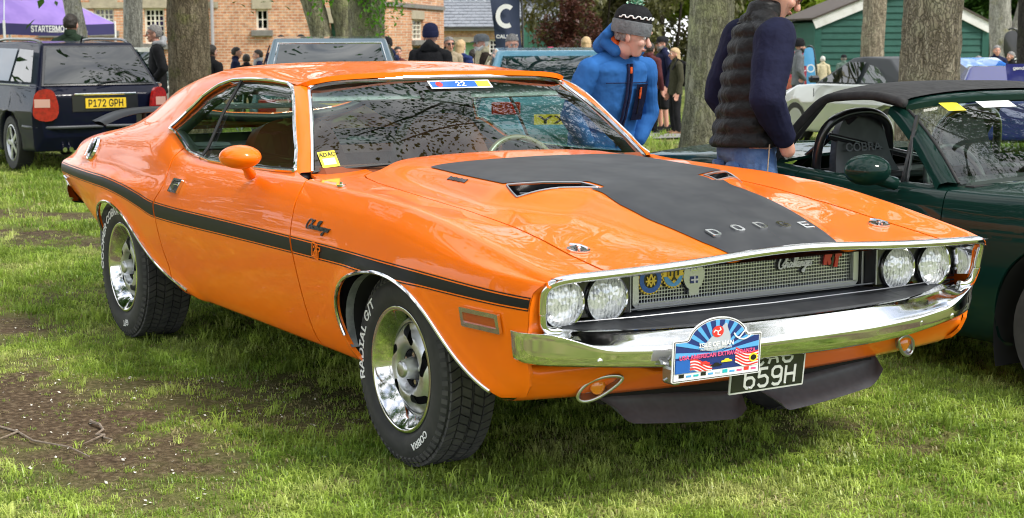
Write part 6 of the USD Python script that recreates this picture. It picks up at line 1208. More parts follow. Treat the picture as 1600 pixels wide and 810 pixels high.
# ---- racing car, blue and white, facing us; dark blue car with its tail lid up
hd = math.radians(345); b = spot(1508, 25.5); RC = thing('racing_car', 'blue and white racing coupe facing the camera behind the largest trunk', 'car', b, hd)
obj('body', hullbody([(-1.7, .70, .70, .30, .85), (-.6, .78, .80, .24, .88), (.8, .78, .78, .22, .82), (1.5, .72, .66, .22, .66), (1.8, .6, .5, .28, .52)], [(-1.1, .33), (1.15, .33)]), 'rally_blue_paint', RC, smooth=40)
obj('cabin', hullcabin([(-1.4, .62, .82), (.62, .66, .82), (-.9, .50, 1.16), (-.15, .51, 1.17)], .045), 'rally_blue_paint', RC, smooth=40)
obj('windscreen', quad([(.71, -.60, .85), (.71, .60, .85), (-.07, .46, 1.18), (-.07, -.46, 1.18)], .02, 6, .02), 'clear_glass', RC, smooth=True)
for s in (1, -1): m = quad([(-.85, .70, .87), (.45, .70, .87), (-.12, .575, 1.14), (-.8, .575, 1.14)], -.004, 4); m = both_sides(m) if s < 0 else m; obj('side_window', m.apply_translation((0, s*.02, .003)), 'dark_glass', RC, smooth=True); obj('headlight', trimesh.creation.icosphere(2, .09).apply_translation((1.62, s*.48, .55)), 'reflector', RC)
wheels4(RC, 1.15, -1.1, .72, .30, .2)
hd = math.radians(137); b = spot(1592, 19.0); b[:2] += np.array([math.cos(hd), math.sin(hd)])*1.7; OB = thing('sports_car', 'royal blue sports car with a raised rear lid showing above the green roof', 'car', b, hd)
obj('body', hullbody([(-1.85, .70, .68, .34, .74), (-1.0, .78, .80, .26, .82), (.8, .78, .78, .24, .78), (1.7, .66, .6, .28, .60)], [(-1.1, .33), (1.15, .33)]), 'royal_blue_paint', OB, smooth=40)
obj('cabin', hullcabin([(-.8, .64, .78), (.7, .66, .78), (-.3, .50, 1.06), (.05, .5, 1.06)], .045), 'royal_blue_paint', OB, smooth=40)
LID = obj('rear_lid', place(extrude(sg.Polygon([(-.30, -.16), (.62, -.16), (.62, .17), (-.34, .17)]).buffer(.01), .03), (-1.72, -.12, .98), Y1, (.25, 0, 1)), 'royal_blue_paint', OB, smooth=False); obj('lid_lettering', place(text_shape('gendrive', .035, True, 1.1).apply_translation((-.16, .125, .034)), (-1.72, -.12, .98), Y1, (.25, 0, 1)), 'print_white', LID, smooth=False)
obj('lid_stripe', place(extrude(sg.Polygon([(.02, .165), (.05, .165), (.19, -.165), (.16, -.165)]), .004), np.array((-1.72, -.12, .98))+np.array([-.034, 0, .008]), Y1, (.25, 0, 1)), 'print_white', LID, smooth=False); obj('lid_stay', tube([(-1.5, .2, .78), (-1.66, .15, .95)], .015, 6), 'dull_metal', OB); wheels4(OB, 1.15, -1.1, .72, .30, .2)
# ---- little pink-red car far off, and a pale one by the estate
hd = math.radians(-20); b = spot(1277, 46); PC = thing('vintage_car', 'small pink-red old car far off by the green hut', 'car', b, hd)
obj('body', hullbody([(-1.6, .60, .58, .35, .85), (.6, .66, .66, .32, .88), (1.5, .5, .42, .36, .72)], [(-1.1, .36), (1.1, .36)], .09), 'red_car_paint', PC, smooth=40); obj('cabin', hullcabin([(-1.2, .52, .85), (.45, .55, .85), (-.8, .44, 1.32), (.15, .45, 1.32)], .08), 'red_car_paint', PC, smooth=40)
obj('windscreen', quad([(.57, -.47, .93), (.57, .47, .93), (.27, .40, 1.30), (.27, -.40, 1.30)], .01, 5, .02), 'clear_glass', PC, smooth=True)
for s in (1, -1): m = quad([(-1.0, .61, .93), (.30, .63, .93), (.12, .535, 1.28), (-.85, .53, 1.28)], -.004, 4); m = both_sides(m) if s < 0 else m; obj('side_window', m.apply_translation((0, s*.012, 0)), 'dark_glass', PC, smooth=True); obj('headlight', lathe([(0, .03), (.08, .02), (.1, 0), (.07, -.08)], 20).apply_transform(ry(PI/2)).apply_translation((1.45, s*.46, .68)), 'chrome', PC); obj('front_wing', soft(chainh([((1.45, s*.60, .55), .10), ((1.1, s*.64, .72), .12), ((.6, s*.64, .50), .09)]), .04, 3), 'red_car_paint', PC)
obj('grille', box((.03, .34, .40), (1.60, 0, .56), bev=.03), 'chrome', PC); wheels4(PC, 1.1, -1.1, .60, .30, .14)
b = spot(205, 24); b[:2] += f_*1.2; GC = thing('saloon_car', 'silver-grey saloon whose rear corner shows beyond the dark estate car', 'car', b, HEAD)
obj('body', hullbody([(-1.9, .74, .72, .34, .88), (-1.2, .78, .80, .26, .93), (.9, .78, .80, .25, .90), (1.9, .70, .66, .30, .72)], [(-1.2, .34), (1.2, .34)]), 'silver_paint', GC, smooth=40); obj('cabin', hullcabin([(-1.5, .68, .88), (.8, .70, .88), (-.9, .56, 1.36), (.05, .56, 1.36)], .05), 'silver_paint', GC, smooth=40)
obj('rear_window', quad([(-1.53, .62, .93), (-1.53, -.62, .93), (-.98, -.53, 1.34), (-.98, .53, 1.34)], .014, 6, .03), 'dark_glass', GC, smooth=True)
for s in (1, -1): m = quad([(-1.15, .735, .95), (.55, .745, .95), (.08, .615, 1.32), (-.8, .615, 1.32)], -.004, 4); m = both_sides(m) if s < 0 else m; obj('side_window', m.apply_translation((0, s*.024, .004)), 'dark_glass', GC, smooth=True); obj('tail_light', box((.05, .26, .16), (-1.93, s*.58, .72), bev=.012), 'red_lens', GC)
wheels4(GC, 1.2, -1.2, .73, .31, .18)
# ---- the dark green open sports car on the right: a lofted shell like the orange car's
MX0, MY0 = .62, 2.485
mw = [(-3.16, .60), (-2.98, .73), (-2.35, .828), (-1.7, .826), (-1.0, .828), (-.4, .822), (.0, .835), (.45, .795), (.72, .62)]
def mxrows():
    K = [[] for _ in range(13)]; fw_ = PchipInterpolator(*np.array(mw).T)
    for x in np.linspace(-3.18, .74, 44):
        w = float(fw_(np.clip(x, -3.16, .72))); zt = lin(x, [(-3.18, .70), (-3.0, .785), (-2.3, .835), (-1.7, .812), (-1.25, .79), (-.5, .79), (-.1, .80), (.2, .775), (.5, .68), (.74, .52)]); zb = lin(x, [(-3.18, .42), (-2.9, .27), (-1.9, .17), (-.3, .165), (.4, .19), (.74, .30)])
        cen = lin(x, [(-3.18, .74), (-2.9, .83), (-2.3, .86), (-1.7, .84), (-.62, .80), (-.5, .84), (.0, .79), (.4, .68), (.74, .53)])
        R_ = [(w-.22, zb), (w-.10, zb), (w-.045, zb+.02), (w-.012, zb+(zt-zb)*.30), (w+.006, zb+(zt-zb)*.55), (w-.006, zb+(zt-zb)*.78), (w-.035, zt-.035), (w-.062, zt-.006), (w-.11, zt+.004), (w*.75, zt*.6+cen*.4+.004), (w*.5, zt*.25+cen*.75+.006), (w*.25, cen+.008), (0, cen+.01)]
        for k in range(13): K[k].append((x, *R_[k]))
    return K
aF = rounded([(-.36, .10), (-.375, .30), (-.30, .50), (-.12, .62), (.05, .64), (.22, .58), (.34, .44), (.37, .28), (.36, .10)], 5, False); aR = aF+[-2.265, 0]
LM = Loft(mxrows(), -3.15, .70, 260, 260)
MX = thing('sports_car', 'dark green open two-seater with black soft top and bucket seats on the right', 'car', (MX0, MY0, float(ground_z(MX0, MY0))))
xm = lambda pts, lo=0., hi=.7: np.c_[np.array(pts)[:, 0], LM.s_z(np.array(pts)[:, 0], np.array(pts)[:, 1], lo, hi)*LM.len]
AP = [sg.Polygon(np.vstack([xm(a, 0, .5), [(a[-1][0], -.3), (a[0][0], -.3)]])) for a in (aF, aR)]
sTop = .70; mp_ = lambda pts: sg.Polygon(np.array(pts)*[1, LM.len])
dF, dR = [(-.66, .03), (-.655, .3), (-.675, .5), (-.69, .71)], [(-1.60, .71), (-1.60, .5), (-1.62, .3), (-1.60, .03)]
d_p = mp_(dF+[(-.72, sTop), (-1.56, sTop)]+dR).buffer(-.003)
f_p = mp_([(-.66, .03), (-.655, .3), (-.675, .5), (-.69, .73), (-.66, .80), (.60, .62), (.69, .55), (.69, .03)]).buffer(-.003).difference(AP[0])
q_p = mp_([(-1.60, .03), (-1.62, .3), (-1.60, .5), (-1.60, sTop), (-1.82, .72), (-1.90, .99), (-3.14, .99), (-3.14, .03)]).buffer(-.003).difference(AP[1])
h_p = sg.box(-.655, 0, .69, LM.len).difference(mp_([(-.66, .80), (.60, .62), (.70, .55), (.9, .0), (-2, 0), (-2, .73), (-.69, .735)])).buffer(-.0015).union(sg.box(-.64, .97*LM.len, .685, LM.len))
for sd in (-1, 1):
    for nm, pl in (('front_wing', f_p), ('door', d_p), ('rear_wing', q_p)): obj(nm, panel(LM, max(getattr(pl, 'geoms', [pl]), key=lambda g: g.area), sd, .04), 'green_paint', MX)
    for A, nm in zip((aF, aR), 'ab'):
        o = np.c_[A[:, 0], np.full(len(A), .80), A[:, 1]]; i2 = o.copy(); i2[:, 1] = .45; obj('wheel_house', quadstrip(o*[1, sd, 1], i2*[1, sd, 1]), 'dark_cavity', MX)
obj('bonnet', panel(LM, max(getattr(h_p, 'geoms', [h_p]), key=lambda g: g.area), 1, .04, both=True), 'green_paint', MX)
wheels4(MX, 0, -2.265, .715, .285, .195, spokes=7)
obj('floor', cat(box((3.0, 1.3, .06), (-1.0, 0, .20)), box((.05, 1.4, .45), (-1.80, 0, .55)), box((.05, 1.4, .5), (-.62, 0, .55)), box((.9, 1.2, .05), (.05, 0, .5)), box((.9, 1.1, .3), (-2.5, 0, .5)), box((1.1, .16, .3), (-1.15, 0, .35))), 'dark_cavity', MX, smooth=False)
obj('rear_deck', box((.34, 1.36, .03), (-1.70, 0, .76), bev=.01), 'black_vinyl', MX)
wbm = rounded([(-.68, -.705, .80), (-.60, -.55, .825), (-.53, 0, .845), (-.60, .55, .825), (-.68, .705, .80)], 8, False); wtm = rounded([(-1.155, -.555, 1.10), (-1.11, -.42, 1.125), (-1.075, 0, 1.14), (-1.11, .42, 1.125), (-1.155, .555, 1.10)], 8, False)
mg, mgV = patch(wbm, wtm, 8, .02); MN = mg.face_normals.mean(0); MN = MN if MN[0] > 0 else -MN
obj('windscreen', mg, 'window_glass', MX, smooth=True)
fr = np.vstack([wbm[:1], mgV[1:-1, 0], wtm, mgV[1:-1, -1][::-1], wbm[-1:]])
for e, s in ((mgV[:, 0], -1), (mgV[:, -1], 1)):
    out = e+np.array([-.055, s*.055, 0])*np.linspace(1, .75, len(e))[:, None]; rows_ = np.stack([e-MN*.03, e+MN*.008, (e+out)/2+MN*.015+[0, s*.012, 0], out, out-MN*.03], 1); k = 5
    m = trimesh.Trimesh(rows_.reshape(-1, 3), tri([(i*k+j, i*k+(j+1) % k, (i+1)*k+(j+1) % k, (i+1)*k+j) for i in range(len(e)-1) for j in range(k)]), process=False); m.fix_normals(); obj('windscreen_pillar', m, 'green_paint', MX, smooth=50)
    obj('screen_trim', tube(e+MN*.010, .007, 6), 'rubber_seal', MX, smooth=True)
    # fixed corner post and quarter light
    obj('quarter_post', cat(tube([(-.985, s*.715, .79), (-.985, s*.640, 1.075)], .011, 6), tube([(-.96, s*.715, .79), (-.985, s*.645, 1.06)], .006, 6)), 'gloss_black', MX)
    tq = np.array([(-.95, s*.712, .80), (-.74, s*.705, .80), (-.985, s*.635, 1.05)]); obj('quarter_light', trimesh.Trimesh(tq, [(0, 1, 2)], process=False), 'window_glass', MX, smooth=False)
hdr = sweep(wtm+[0, 0, .004], [(-.035, -.03), (-.04, .0), (-.03, .022), (.02, .020), (.045, .004), (.045, -.02)]); obj('screen_header', hdr, 'green_paint', MX, smooth=40)
obj('header_trim', tube(wtm+MN*.022, .006, 6), 'rubber_seal', MX, smooth=True)
# soft top: roof cloth from the header to the rear bow, hanging in straps to the deck
yy_ = np.linspace(-1, 1, 25); hx = [(-1.12, .60, 1.135), (-1.30, .615, 1.165), (-1.55, .60, 1.160), (-1.62, .595, 1.145)]
Vt_ = np.array([[(x-.03*(1-abs(y))*(i == 0)*-1, y*w, z+.040*(1-abs(y)**2.6)-.012*(abs(y) > .98)) for y in yy_] for i, (x, w, z) in enumerate(hx)]); m = trimesh.Trimesh(Vt_.reshape(-1, 3), tri([(i*25+j, i*25+j+1, (i+1)*25+j+1, (i+1)*25+j) for i in range(3) for j in range(24)]), process=False); dn = m.copy(); dn.vertices = dn.vertices-[0, 0, .022]; dn.faces = dn.faces[:, ::-1]
ST_ = obj('soft_top', cat(m, dn), 'soft_top', MX, smooth=True)
for s in (1, -1): obj('top_edge', tube(rounded([(-1.10, s*.60, 1.120), (-1.30, s*.618, 1.150), (-1.50, s*.61, 1.138), (-1.62, s*.605, 1.115), (-1.72, s*.64, 1.02), (-1.82, s*.67, .90), (-1.90, s*.68, .80)], 5, False), .021, 8), 'soft_top', ST_, smooth=True)
for s in (1, -1): obj('top_strap', quad([(-1.60, s*.60, 1.13), (-1.63, s*.53, 1.14), (-1.93, s*.60, .80), (-1.90, s*.67, .80)], 0, 6), 'soft_top', ST_, smooth=True)
# roll hoop
for s in (1, -1): obj('roll_hoop', tube(rounded([(-1.66, s*.60, .55), (-1.66, s*.60, .85), (-1.63, s*.56, 1.0), (-1.60, s*.44, 1.055), (-1.60, s*.30, 1.05), (-1.63, s*.18, .98), (-1.66, s*.15, .80), (-1.66, s*.15, .55)], 6, False), .022, 10), 'gloss_black', MX, smooth=True)
obj('roll_brace', cat(tube([(-1.60, -.42, 1.045), (-1.98, -.45, .78)], .018, 8), tube([(-1.60, .42, 1.045), (-1.98, .45, .78)], .018, 8), tube([(-1.64, -.55, .95), (-1.66, .55, .72)], .018, 8)), 'gloss_black', MX, smooth=True)
# one-piece bucket seats
sb_ = rounded([(-.27, 0), (-.285, .14), (-.26, .30), (-.20, .44), (-.165, .55), (-.14, .64), (-.10, .69), (0, .705), (.10, .69), (.14, .64), (.165, .55), (.20, .44), (.26, .30), (.285, .14), (.27, 0)], 4, False)
hole = lambda c: sg.Polygon(rounded([(c-.045, .36), (c-.03, .41), (c+.045, .42), (c+.05, .37), (c+.03, .25), (c-.035, .25)], 4))
for s in (-1, 1):
    sp = sg.Polygon(sb_).difference(hole(-.095)).difference(sa.scale(hole(-.095), -1, 1, origin=(0, 0))); p_, F_ = mesh_poly(sp, .022)
    V_ = np.c_[p_, .18*np.clip((abs(p_[:, 0])-.10)/.18, 0, 1)**1.6*np.clip(1.15-p_[:, 1]/.62, 0, 1)+.03*np.clip((p_[:, 1]-.5)/.2, 0, 1)]; B_ = boundary_loops(F_); kk = len(V_); Vb2 = V_-[0, 0, .045]
    Fw = np.vstack([F_, F_[:, ::-1]+kk, np.stack([B_[:, 0], B_[:, 0]+kk, B_[:, 1]+kk], 1), np.stack([B_[:, 0], B_[:, 1]+kk, B_[:, 1]], 1)]); m = trimesh.Trimesh(np.vstack([V_, Vb2]), Fw, process=False)
    so_ = np.array([-1.53, s*.345, .345]); pl_ = lambda q: place(q, so_, (0, 1, 0), (-.20, 0, .98)); SE = obj('bucket_seat', pl_(m), 'seat_black', MX, smooth=45); obj('seat_base', box((.46, .50, .14), (-1.30, s*.345, .36), bev=.05), 'seat_black', SE)
    s > 0 or obj('seat_lettering', pl_(text_shape('COBRA', .038, True, 1.25).apply_translation((0, .555, .022))), 'cloth_grey', SE, smooth=False); obj('seat_belt', pl_(box((.05, .24, .006), (-.09, .16, .06), rot=rz(.15))), 'cloth_grey', SE)
mm = trimesh.creation.icosphere(4, 1.0); v = mm.vertices.copy(); v[:, 0] = np.where(v[:, 0] < 0, np.maximum(v[:, 0], -.45), v[:, 0])
for s in (1, -1): q = mm.copy(); q.vertices = v*[.10, .100, .066]+[-.985, s*.925, .852]; mr_ = obj('door_mirror', q, 'green_paint', MX, smooth=True); obj('mirror_foot', tube([(-.97, s*.90, .82), (-.94, s*.80, .79)], .028, 8), 'green_paint', mr_, smooth=True)
obj('dashboard', box((.26, 1.30, .14), (-.80, 0, .74), bev=.05), 'black_vinyl', MX); obj('door_handle', box((.10, .02, .03), (-1.50, -.825, .70), bev=.008), 'green_paint', MX)
a = np.linspace(0, 2*PI, 36, endpoint=False); c0 = np.array([-1.03, -.345, .76]); obj('steering_wheel', cat(tube(c0+.175*(np.cos(a)[:, None]*[0, 1, 0]+np.sin(a)[:, None]*[-.35, 0, .94]), .016, 8, closed=True), tube([c0-[0, .17, 0], c0+[0, .17, 0]], .014, 6), tube([c0, c0+[.2, 0, -.06]], .03, 8)), 'black_vinyl', MX, smooth=True)
onm = lambda m, y, f, o: place(m, np.array([np.interp(y, mgV[f, :, 1], mgV[f, :, 0]), y, np.interp(y, mgV[f, :, 1], mgV[f, :, 2])])+MN*o, (0, 1, 0), np.cross(MN, (0, 1, 0)), MN)
stk = obj('window_sticker', onm(extrude(sg.box(-.075, -.028, .035, .042), .001), -.37, 6, .006), 'print_yellow', MX, smooth=False); obj('window_sticker', onm(extrude(sg.box(-.09, -.025, .12, .03), .001), -.16, 6, .006), 'print_white', MX, smooth=False)
obj('wiper', tube([(-.545, -.30, .850), (-.66, .12, .93)], .007, 5), 'gloss_black', MX)
# ---------------------------------------------------------------- trees
def barkmat(name, c1, c2, c3, lichen, lic=(0.42, 0.5), ridge=1.0):
    usdkit.material(stage, L(name), {'tc': ('texture_coordinate', {}), 'mp': ('mapping', {'mapping_type': 'point', 'scale': (1.0, 1.0, 0.20)}),
        'v': ('voronoi_texture', {'scale': 34.0, 'feature': 'distance_to_edge', 'randomness': 1.0}), 'n0': ('noise_texture', {'scale': 9.0, 'detail': 4.0}), 'mv': ('mix_vector', {'fac': 0.10}),
        'n': ('noise_texture', {'scale': 16.0, 'detail': 8.0, 'roughness': 0.68}), 'r': ('rgb_ramp', {'ramp': [(0.30, c1), (0.5, c2), (0.70, c3)]}),
        'n2': ('noise_texture', {'scale': 3.2, 'detail': 8.0, 'roughness': 0.7}), 'r2': ('rgb_ramp', {'ramp': [(lic[0]+.08, (0, 0, 0)), (lic[1]+.12, (1, 1, 1))]}), 'm': ('mix_color', {'blend_type': 'mix', 'b': lichen}),
        'mr': ('map_range', {'range_type': 'linear', 'from_min': 0.0, 'from_max': 0.16, 'to_min': 0.52, 'to_max': 1.0, 'clamp': True}), 'mm': ('mix_color', {'blend_type': 'multiply', 'fac': 1.0}),
        'h': ('math', {'math_type': 'multiply_add', 'value2': 0.6}), 'b': ('bump', {'strength': 0.9*ridge, 'distance': 0.05}), 'p': ('principled_bsdf', {'roughness': 0.92, 'specular_ior_level': 0.2})},
        [('tc.object', 'mp.vector'), ('tc.object', 'n0.vector'), ('mp.vector', 'mv.a'), ('n0.color', 'mv.b'), ('mv.result', 'v.vector'), ('mp.vector', 'n.vector'), ('n.fac', 'r.fac'), ('tc.object', 'n2.vector'), ('n2.fac', 'r2.fac'), ('r2.color', 'm.fac'), ('r.color', 'm.a'),
         ('v.distance', 'mr.value'), ('m.result', 'mm.a'), ('mr.result', 'mm.b'), ('mm.result', 'p.base_color'), ('mr.result', 'h.value1'), ('n.fac', 'h.value3'), ('h.value', 'b.height'), ('b.normal', 'p.normal')], surface='p.BSDF')
barkmat('bark_brown', (0.095, 0.074, 0.047), (0.203, 0.162, 0.101), (0.344, 0.290, 0.189), (0.182, 0.176, 0.068), (.46, .56))
barkmat('bark_pale', (0.149, 0.121, 0.088), (0.365, 0.304, 0.223), (0.608, 0.527, 0.405), (0.459, 0.419, 0.297), (.44, .56), 1.3)
barkmat('bark_lichen', (0.115, 0.108, 0.074), (0.250, 0.236, 0.155), (0.486, 0.459, 0.338), (0.405, 0.405, 0.216), (.40, .52), .7)
barkmat('bark_grey', (0.176, 0.169, 0.149), (0.351, 0.338, 0.297), (0.540, 0.527, 0.472), (0.270, 0.257, 0.135), (.46, .56), .5)
barkmat('bark_dark', (0.020, 0.017, 0.013), (0.050, 0.042, 0.030), (0.09, 0.08, 0.055), (0.06, 0.06, 0.03), (.46, .56), 1.2)
def leafmat(name, c1, c2, tr=0.4):
    usdkit.material(stage, L(name), {'g': ('geometry', {}), 'r': ('rgb_ramp', {'ramp': [(0.0, c1), (1.0, c2)]}), 'd': ('diffuse_bsdf', {}), 't': ('translucent_bsdf', {}), 'gl': ('glossy_bsdf', {'color': (0.6, 0.6, 0.6), 'roughness': 0.35}), 'm': ('mix_closure', {'fac': tr}), 'm2': ('mix_closure', {'fac': 0.06})},
        [('g.random_per_island', 'r.fac'), ('r.color', 'd.color'), ('r.color', 't.color'), ('d.BSDF', 'm.closure1'), ('t.BSDF', 'm.closure2'), ('m.closure', 'm2.closure1'), ('gl.BSDF', 'm2.closure2')], surface='m2.closure')
leafmat('leaf_fresh', (0.13, 0.33, 0.018), (0.28, 0.47, 0.05)); leafmat('leaf_yellow', (0.20, 0.27, 0.025), (0.42, 0.46, 0.08)); leafmat('leaf_green', (0.045, 0.105, 0.016), (0.11, 0.19, 0.035)); leafmat('leaf_cedar', (0.12, 0.12, 0.040), (0.36, 0.32, 0.14), .25); leafmat('leaf_copper', (0.085, 0.032, 0.022), (0.25, 0.115, 0.070), .3)
def branchy(r, start, direc, length, rad, depth, out, tips, wob=.25):
    n = 6; p = np.array(start, float); d = np.array(direc, float); d /= np.linalg.norm(d); pts = [p.copy()]
    for i in range(n): d = d+r.normal(0, wob, 3)*.35+[0, 0, .03]; d /= np.linalg.norm(d); p = p+d*length/n; pts.append(p.copy())
    pts = np.array(pts); out.append((pts, np.linspace(rad, rad*.5, n+1)))
    if depth == 0: tips.extend(pts[2:]); return
    for k in range(3 if depth > 1 else 4):
        i = r.integers(2, n+1); ax = r.normal(0, 1, 3); dd = d*.75+ax/np.linalg.norm(ax)*.8; branchy(r, pts[i], dd, length*r.uniform(.5, .75), rad*.5, depth-1, out, tips, wob)
def tree(label, px_base, bark, path, leafm, seed, crown_h=(6, 12), leaf_n=2600, leaf_size=.16, spread=4.0, group=None, fine=40, low=None, rough=.5, burl=None, limbs=5):
    """path: [(dx, dy, z, radius), ...] of the trunk, from the base up."""
    r = np.random.default_rng(seed); b = px_base; t = thing('tree', label, 'tree', b, group=group)
    def trunk_mesh(pt, k):
        pt = np.array(pt, float); u = np.linspace(0, 1, len(pt)); q = np.linspace(0, 1, max(30, int(12*(pt[-1, 2]-pt[0, 2])))); pp = PchipInterpolator(u, pt)(q) if len(pt) > 2 else np.c_[[np.interp(q, u, pt[:, j]) for j in range(4)]].T
        m = tube(pp[:, :3], pp[:, 3], fine, cap=False); v = np.array(m.vertices); nn = np.array(m.vertex_normals)
        f = meshkit.fbm(np.c_[v[:, :2]*3.0, v[:, 2]*.9]+seed*3, 3, seed)-.5; g = meshkit.fbm(np.c_[v[:, :2]*14, v[:, 2]*5]+seed, 3, seed+1)-.5
        s = np.repeat(pp[:, 3], fine)[:len(v)]; m.vertices = v+nn*(s*(f*.42*rough+g*.16))[:, None]; return m
    ms = [trunk_mesh(p, 0) for p in path]
    tr = obj('trunk', ms[0], bark, t, smooth=True)
    for m in ms[1:]: obj('trunk', m, bark, t, smooth=True)
    top = np.array(path[0][-1]); out, tips = [], []
    for p in path:
        e = np.array(p[-1])
        for k in range(limbs):
            a = 2*PI*k/limbs+r.uniform(-.5, .5); st = e[:3]-[0, 0, r.uniform(0, 1.6)]; branchy(r, st, (math.cos(a), math.sin(a), r.uniform(.35, .9)), spread*r.uniform(.7, 1.1), e[3]*.5, 2, out, tips)
    obj('branches', cat(*[tube(p, rr, 6, cap=False) for p, rr in out]), bark, t, smooth=True)
    tips = np.array(tips); C = tips[r.integers(0, len(tips), leaf_n)]+r.normal(0, .35, (leaf_n, 3)); P, F = leaves(r, C, leaf_size)
    if low is not None:
        P2, F2 = leaves(r, np.asarray(low), .085, droop=.4); F = np.vstack([F, F2+len(P)]); P = np.vstack([P, P2])
    obj('crown', (P, F, None), leafm, t, kind='stuff'); return t
def S(px, d): return spot(px, d)
rt = np.array([cr[0], cr[1]])/np.linalg.norm(cr[:2])                       # to the right, level
def trunk(px_w0, d, h, lean_px=0, top=.85, flare=1.25, n=5):
    """Trunk of the given width, leaning sideways by metres at its top."""
    w = px_w0; z = np.linspace(0, h, n+1); R = w/2*np.interp(z/h, [0, .06, .2, 1], [flare, 1.08, 1.0, top]); o = lean_px*z/h
    return [(rt[0]*a, rt[1]*a, b, c) for a, b, c in zip(o, z, R)]
G1 = None
tree('slim grey-brown tree trunk leaning left, first trunk right of the purple gazebo', S(163, 26), 'bark_grey', [trunk(.27, 26, 5.2, -.85, .95)], 'leaf_green', 1, leaf_n=1500)
tree('grey trunk with green moss patches between the two brick-wall windows', S(217, 27), 'bark_grey', [trunk(.31, 27, 5.5, .12, 1.05)], 'leaf_green', 2, leaf_n=1500)
tree('stout brown rough-barked trunk just behind the orange roof on the left', S(306, 22), 'bark_brown', [trunk(.56, 22, 5.6, -.02, 1.02)], 'leaf_green', 3, leaf_n=1800)
def fork():
    b = [(0, 0, 0, .40), (-.01, 0, 1.0, .36)]
    l = [(rt[0]*x, rt[1]*x, z, q) for x, z, q in ((.18, -.2, .30), (.16, .9, .27), (.02, 1.7, .22), (-.10, 2.2, .23), (-.40, 2.9, .22), (-.75, 4.5, .18))]
    m = [(rt[0]*x, rt[1]*x, z, q) for x, z, q in ((.30, -.2, .24), (.42, .8, .20), (.50, 1.6, .25), (.42, 2.3, .30), (.28, 3.1, .22), (.25, 5.0, .18))]
    k = [(rt[0]*x, rt[1]*x, z, q) for x, z, q in ((.60, -.2, .30), (.62, .9, .28), (.75, 1.7, .29), (.85, 2.5, .26), (1.0, 3.4, .22), (1.1, 5.2, .16))]
    return [l, m, k]
tree('olive-brown tree with three twisted stems behind the old blue saloon', S(495, 29), 'bark_lichen', [[(a+rt[0]*.12, b_+rt[1]*.12, c_, q*.84) for a, b_, c_, q in l_] for l_ in fork()], 'leaf_green', 4, leaf_n=1600)
r_ = np.random.default_rng(77); b5 = S(580, 24.5)
low = []
for cx, cz, sx, sz, n in ((-.62, 2.12, .10, .12, 45), (-.45, 2.30, .14, .12, 70), (.05, 2.35, .22, .20, 210), (.28, 2.1, .18, .22, 190), (.18, 1.80, .10, .14, 60), (.55, 2.35, .10, .20, 60), (-.1, 2.55, .35, .12, 190), (.42, 2.5, .2, .15, 120)):
    for _ in range(n): q = r_.normal(0, 1, 3); low.append(np.array([rt[0]*(cx+q[0]*sx), rt[1]*(cx+q[0]*sx), cz+q[2]*sz])-np.array([cd[0], cd[1], 0])*(.33+abs(q[1])*.12))
tree('stout lichen-covered trunk with a bunch of fresh green leaves, right of the twisted stems', b5, 'bark_lichen', [trunk(.52, 24.5, 5.0, -.05, 1.18, 1.5)], 'leaf_fresh', 5, leaf_n=3000, low=low)
tree('mottled grey-green trunk between the blue jacket and the padded gilet', S(1096, 18.6), 'bark_lichen', [trunk(.50, 18.6, 5.4, .24, 1.0, 1.18)], 'leaf_green', 6, leaf_n=3000, rough=.35)
tree('mid-size pale brown trunk in front of the green wooden hut', S(1352, 34), 'bark_pale', [trunk(.47, 34, 6, .15, .95)], 'leaf_yellow', 7, leaf_n=2500)
tree('largest pale trunk with deeply cracked bark, behind the green sports car', S(1441, 17.5), 'bark_pale', [trunk(.62, 17.5, 5.8, .10, 1.0, 1.1)], 'leaf_green', 8, leaf_n=3600, spread=4.8, rough=.45, fine=72)
def fork9(): return [[(rt[0]*x, rt[1]*x, z, q) for x, z, q in ((0, 0, .38), (0, .9, .33), (-.10, 1.5, .26), (-.16, 2.3, .24), (-.2, 5, .2))], [(rt[0]*x, rt[1]*x, z, q) for x, z, q in ((.05, .2, .30), (.10, .9, .26), (.26, 1.7, .20), (.42, 2.4, .17), (.7, 5, .14))]]
tree('smooth silver-grey forked trunk right of the green hut', S(1559, 38), 'bark_grey', fork9(), 'leaf_yellow', 9, leaf_n=1800)
tree('dark trunk cut by the right edge of the photo', S(1594, 27), 'bark_dark', [trunk(.36, 27, 6, .0, 1.0)], 'leaf_green', 10, leaf_n=1500)
# trees of the same park that stand outside the frame: they shade the lawn and show in the paint and the glass
for i, (x, y, lab) in enumerate(((-1.6, 7.4, 'park tree standing beyond the green sports car, out of the picture'), (-7.0, -8.5, 'park tree standing on the lawn left of the orange car, out of the picture'), (-15.5, -5.5, 'park tree left of the dark estate car, out of the picture'), (4.5, -11.5, 'park tree on the lawn left of the camera, out of the picture'), (15, -15, 'park tree on the lawn behind the camera, out of the picture'))):
    tree(lab, (x, y, float(ground_z(x, y))), 'bark_brown', [trunk(.55, 0, 4.6, .2)], 'leaf_green', 31+i, leaf_n=(42000 if i == 0 else 7500), leaf_size=(.075 if i == 0 else .22), spread=4.6, limbs=(8 if i == 0 else 5))
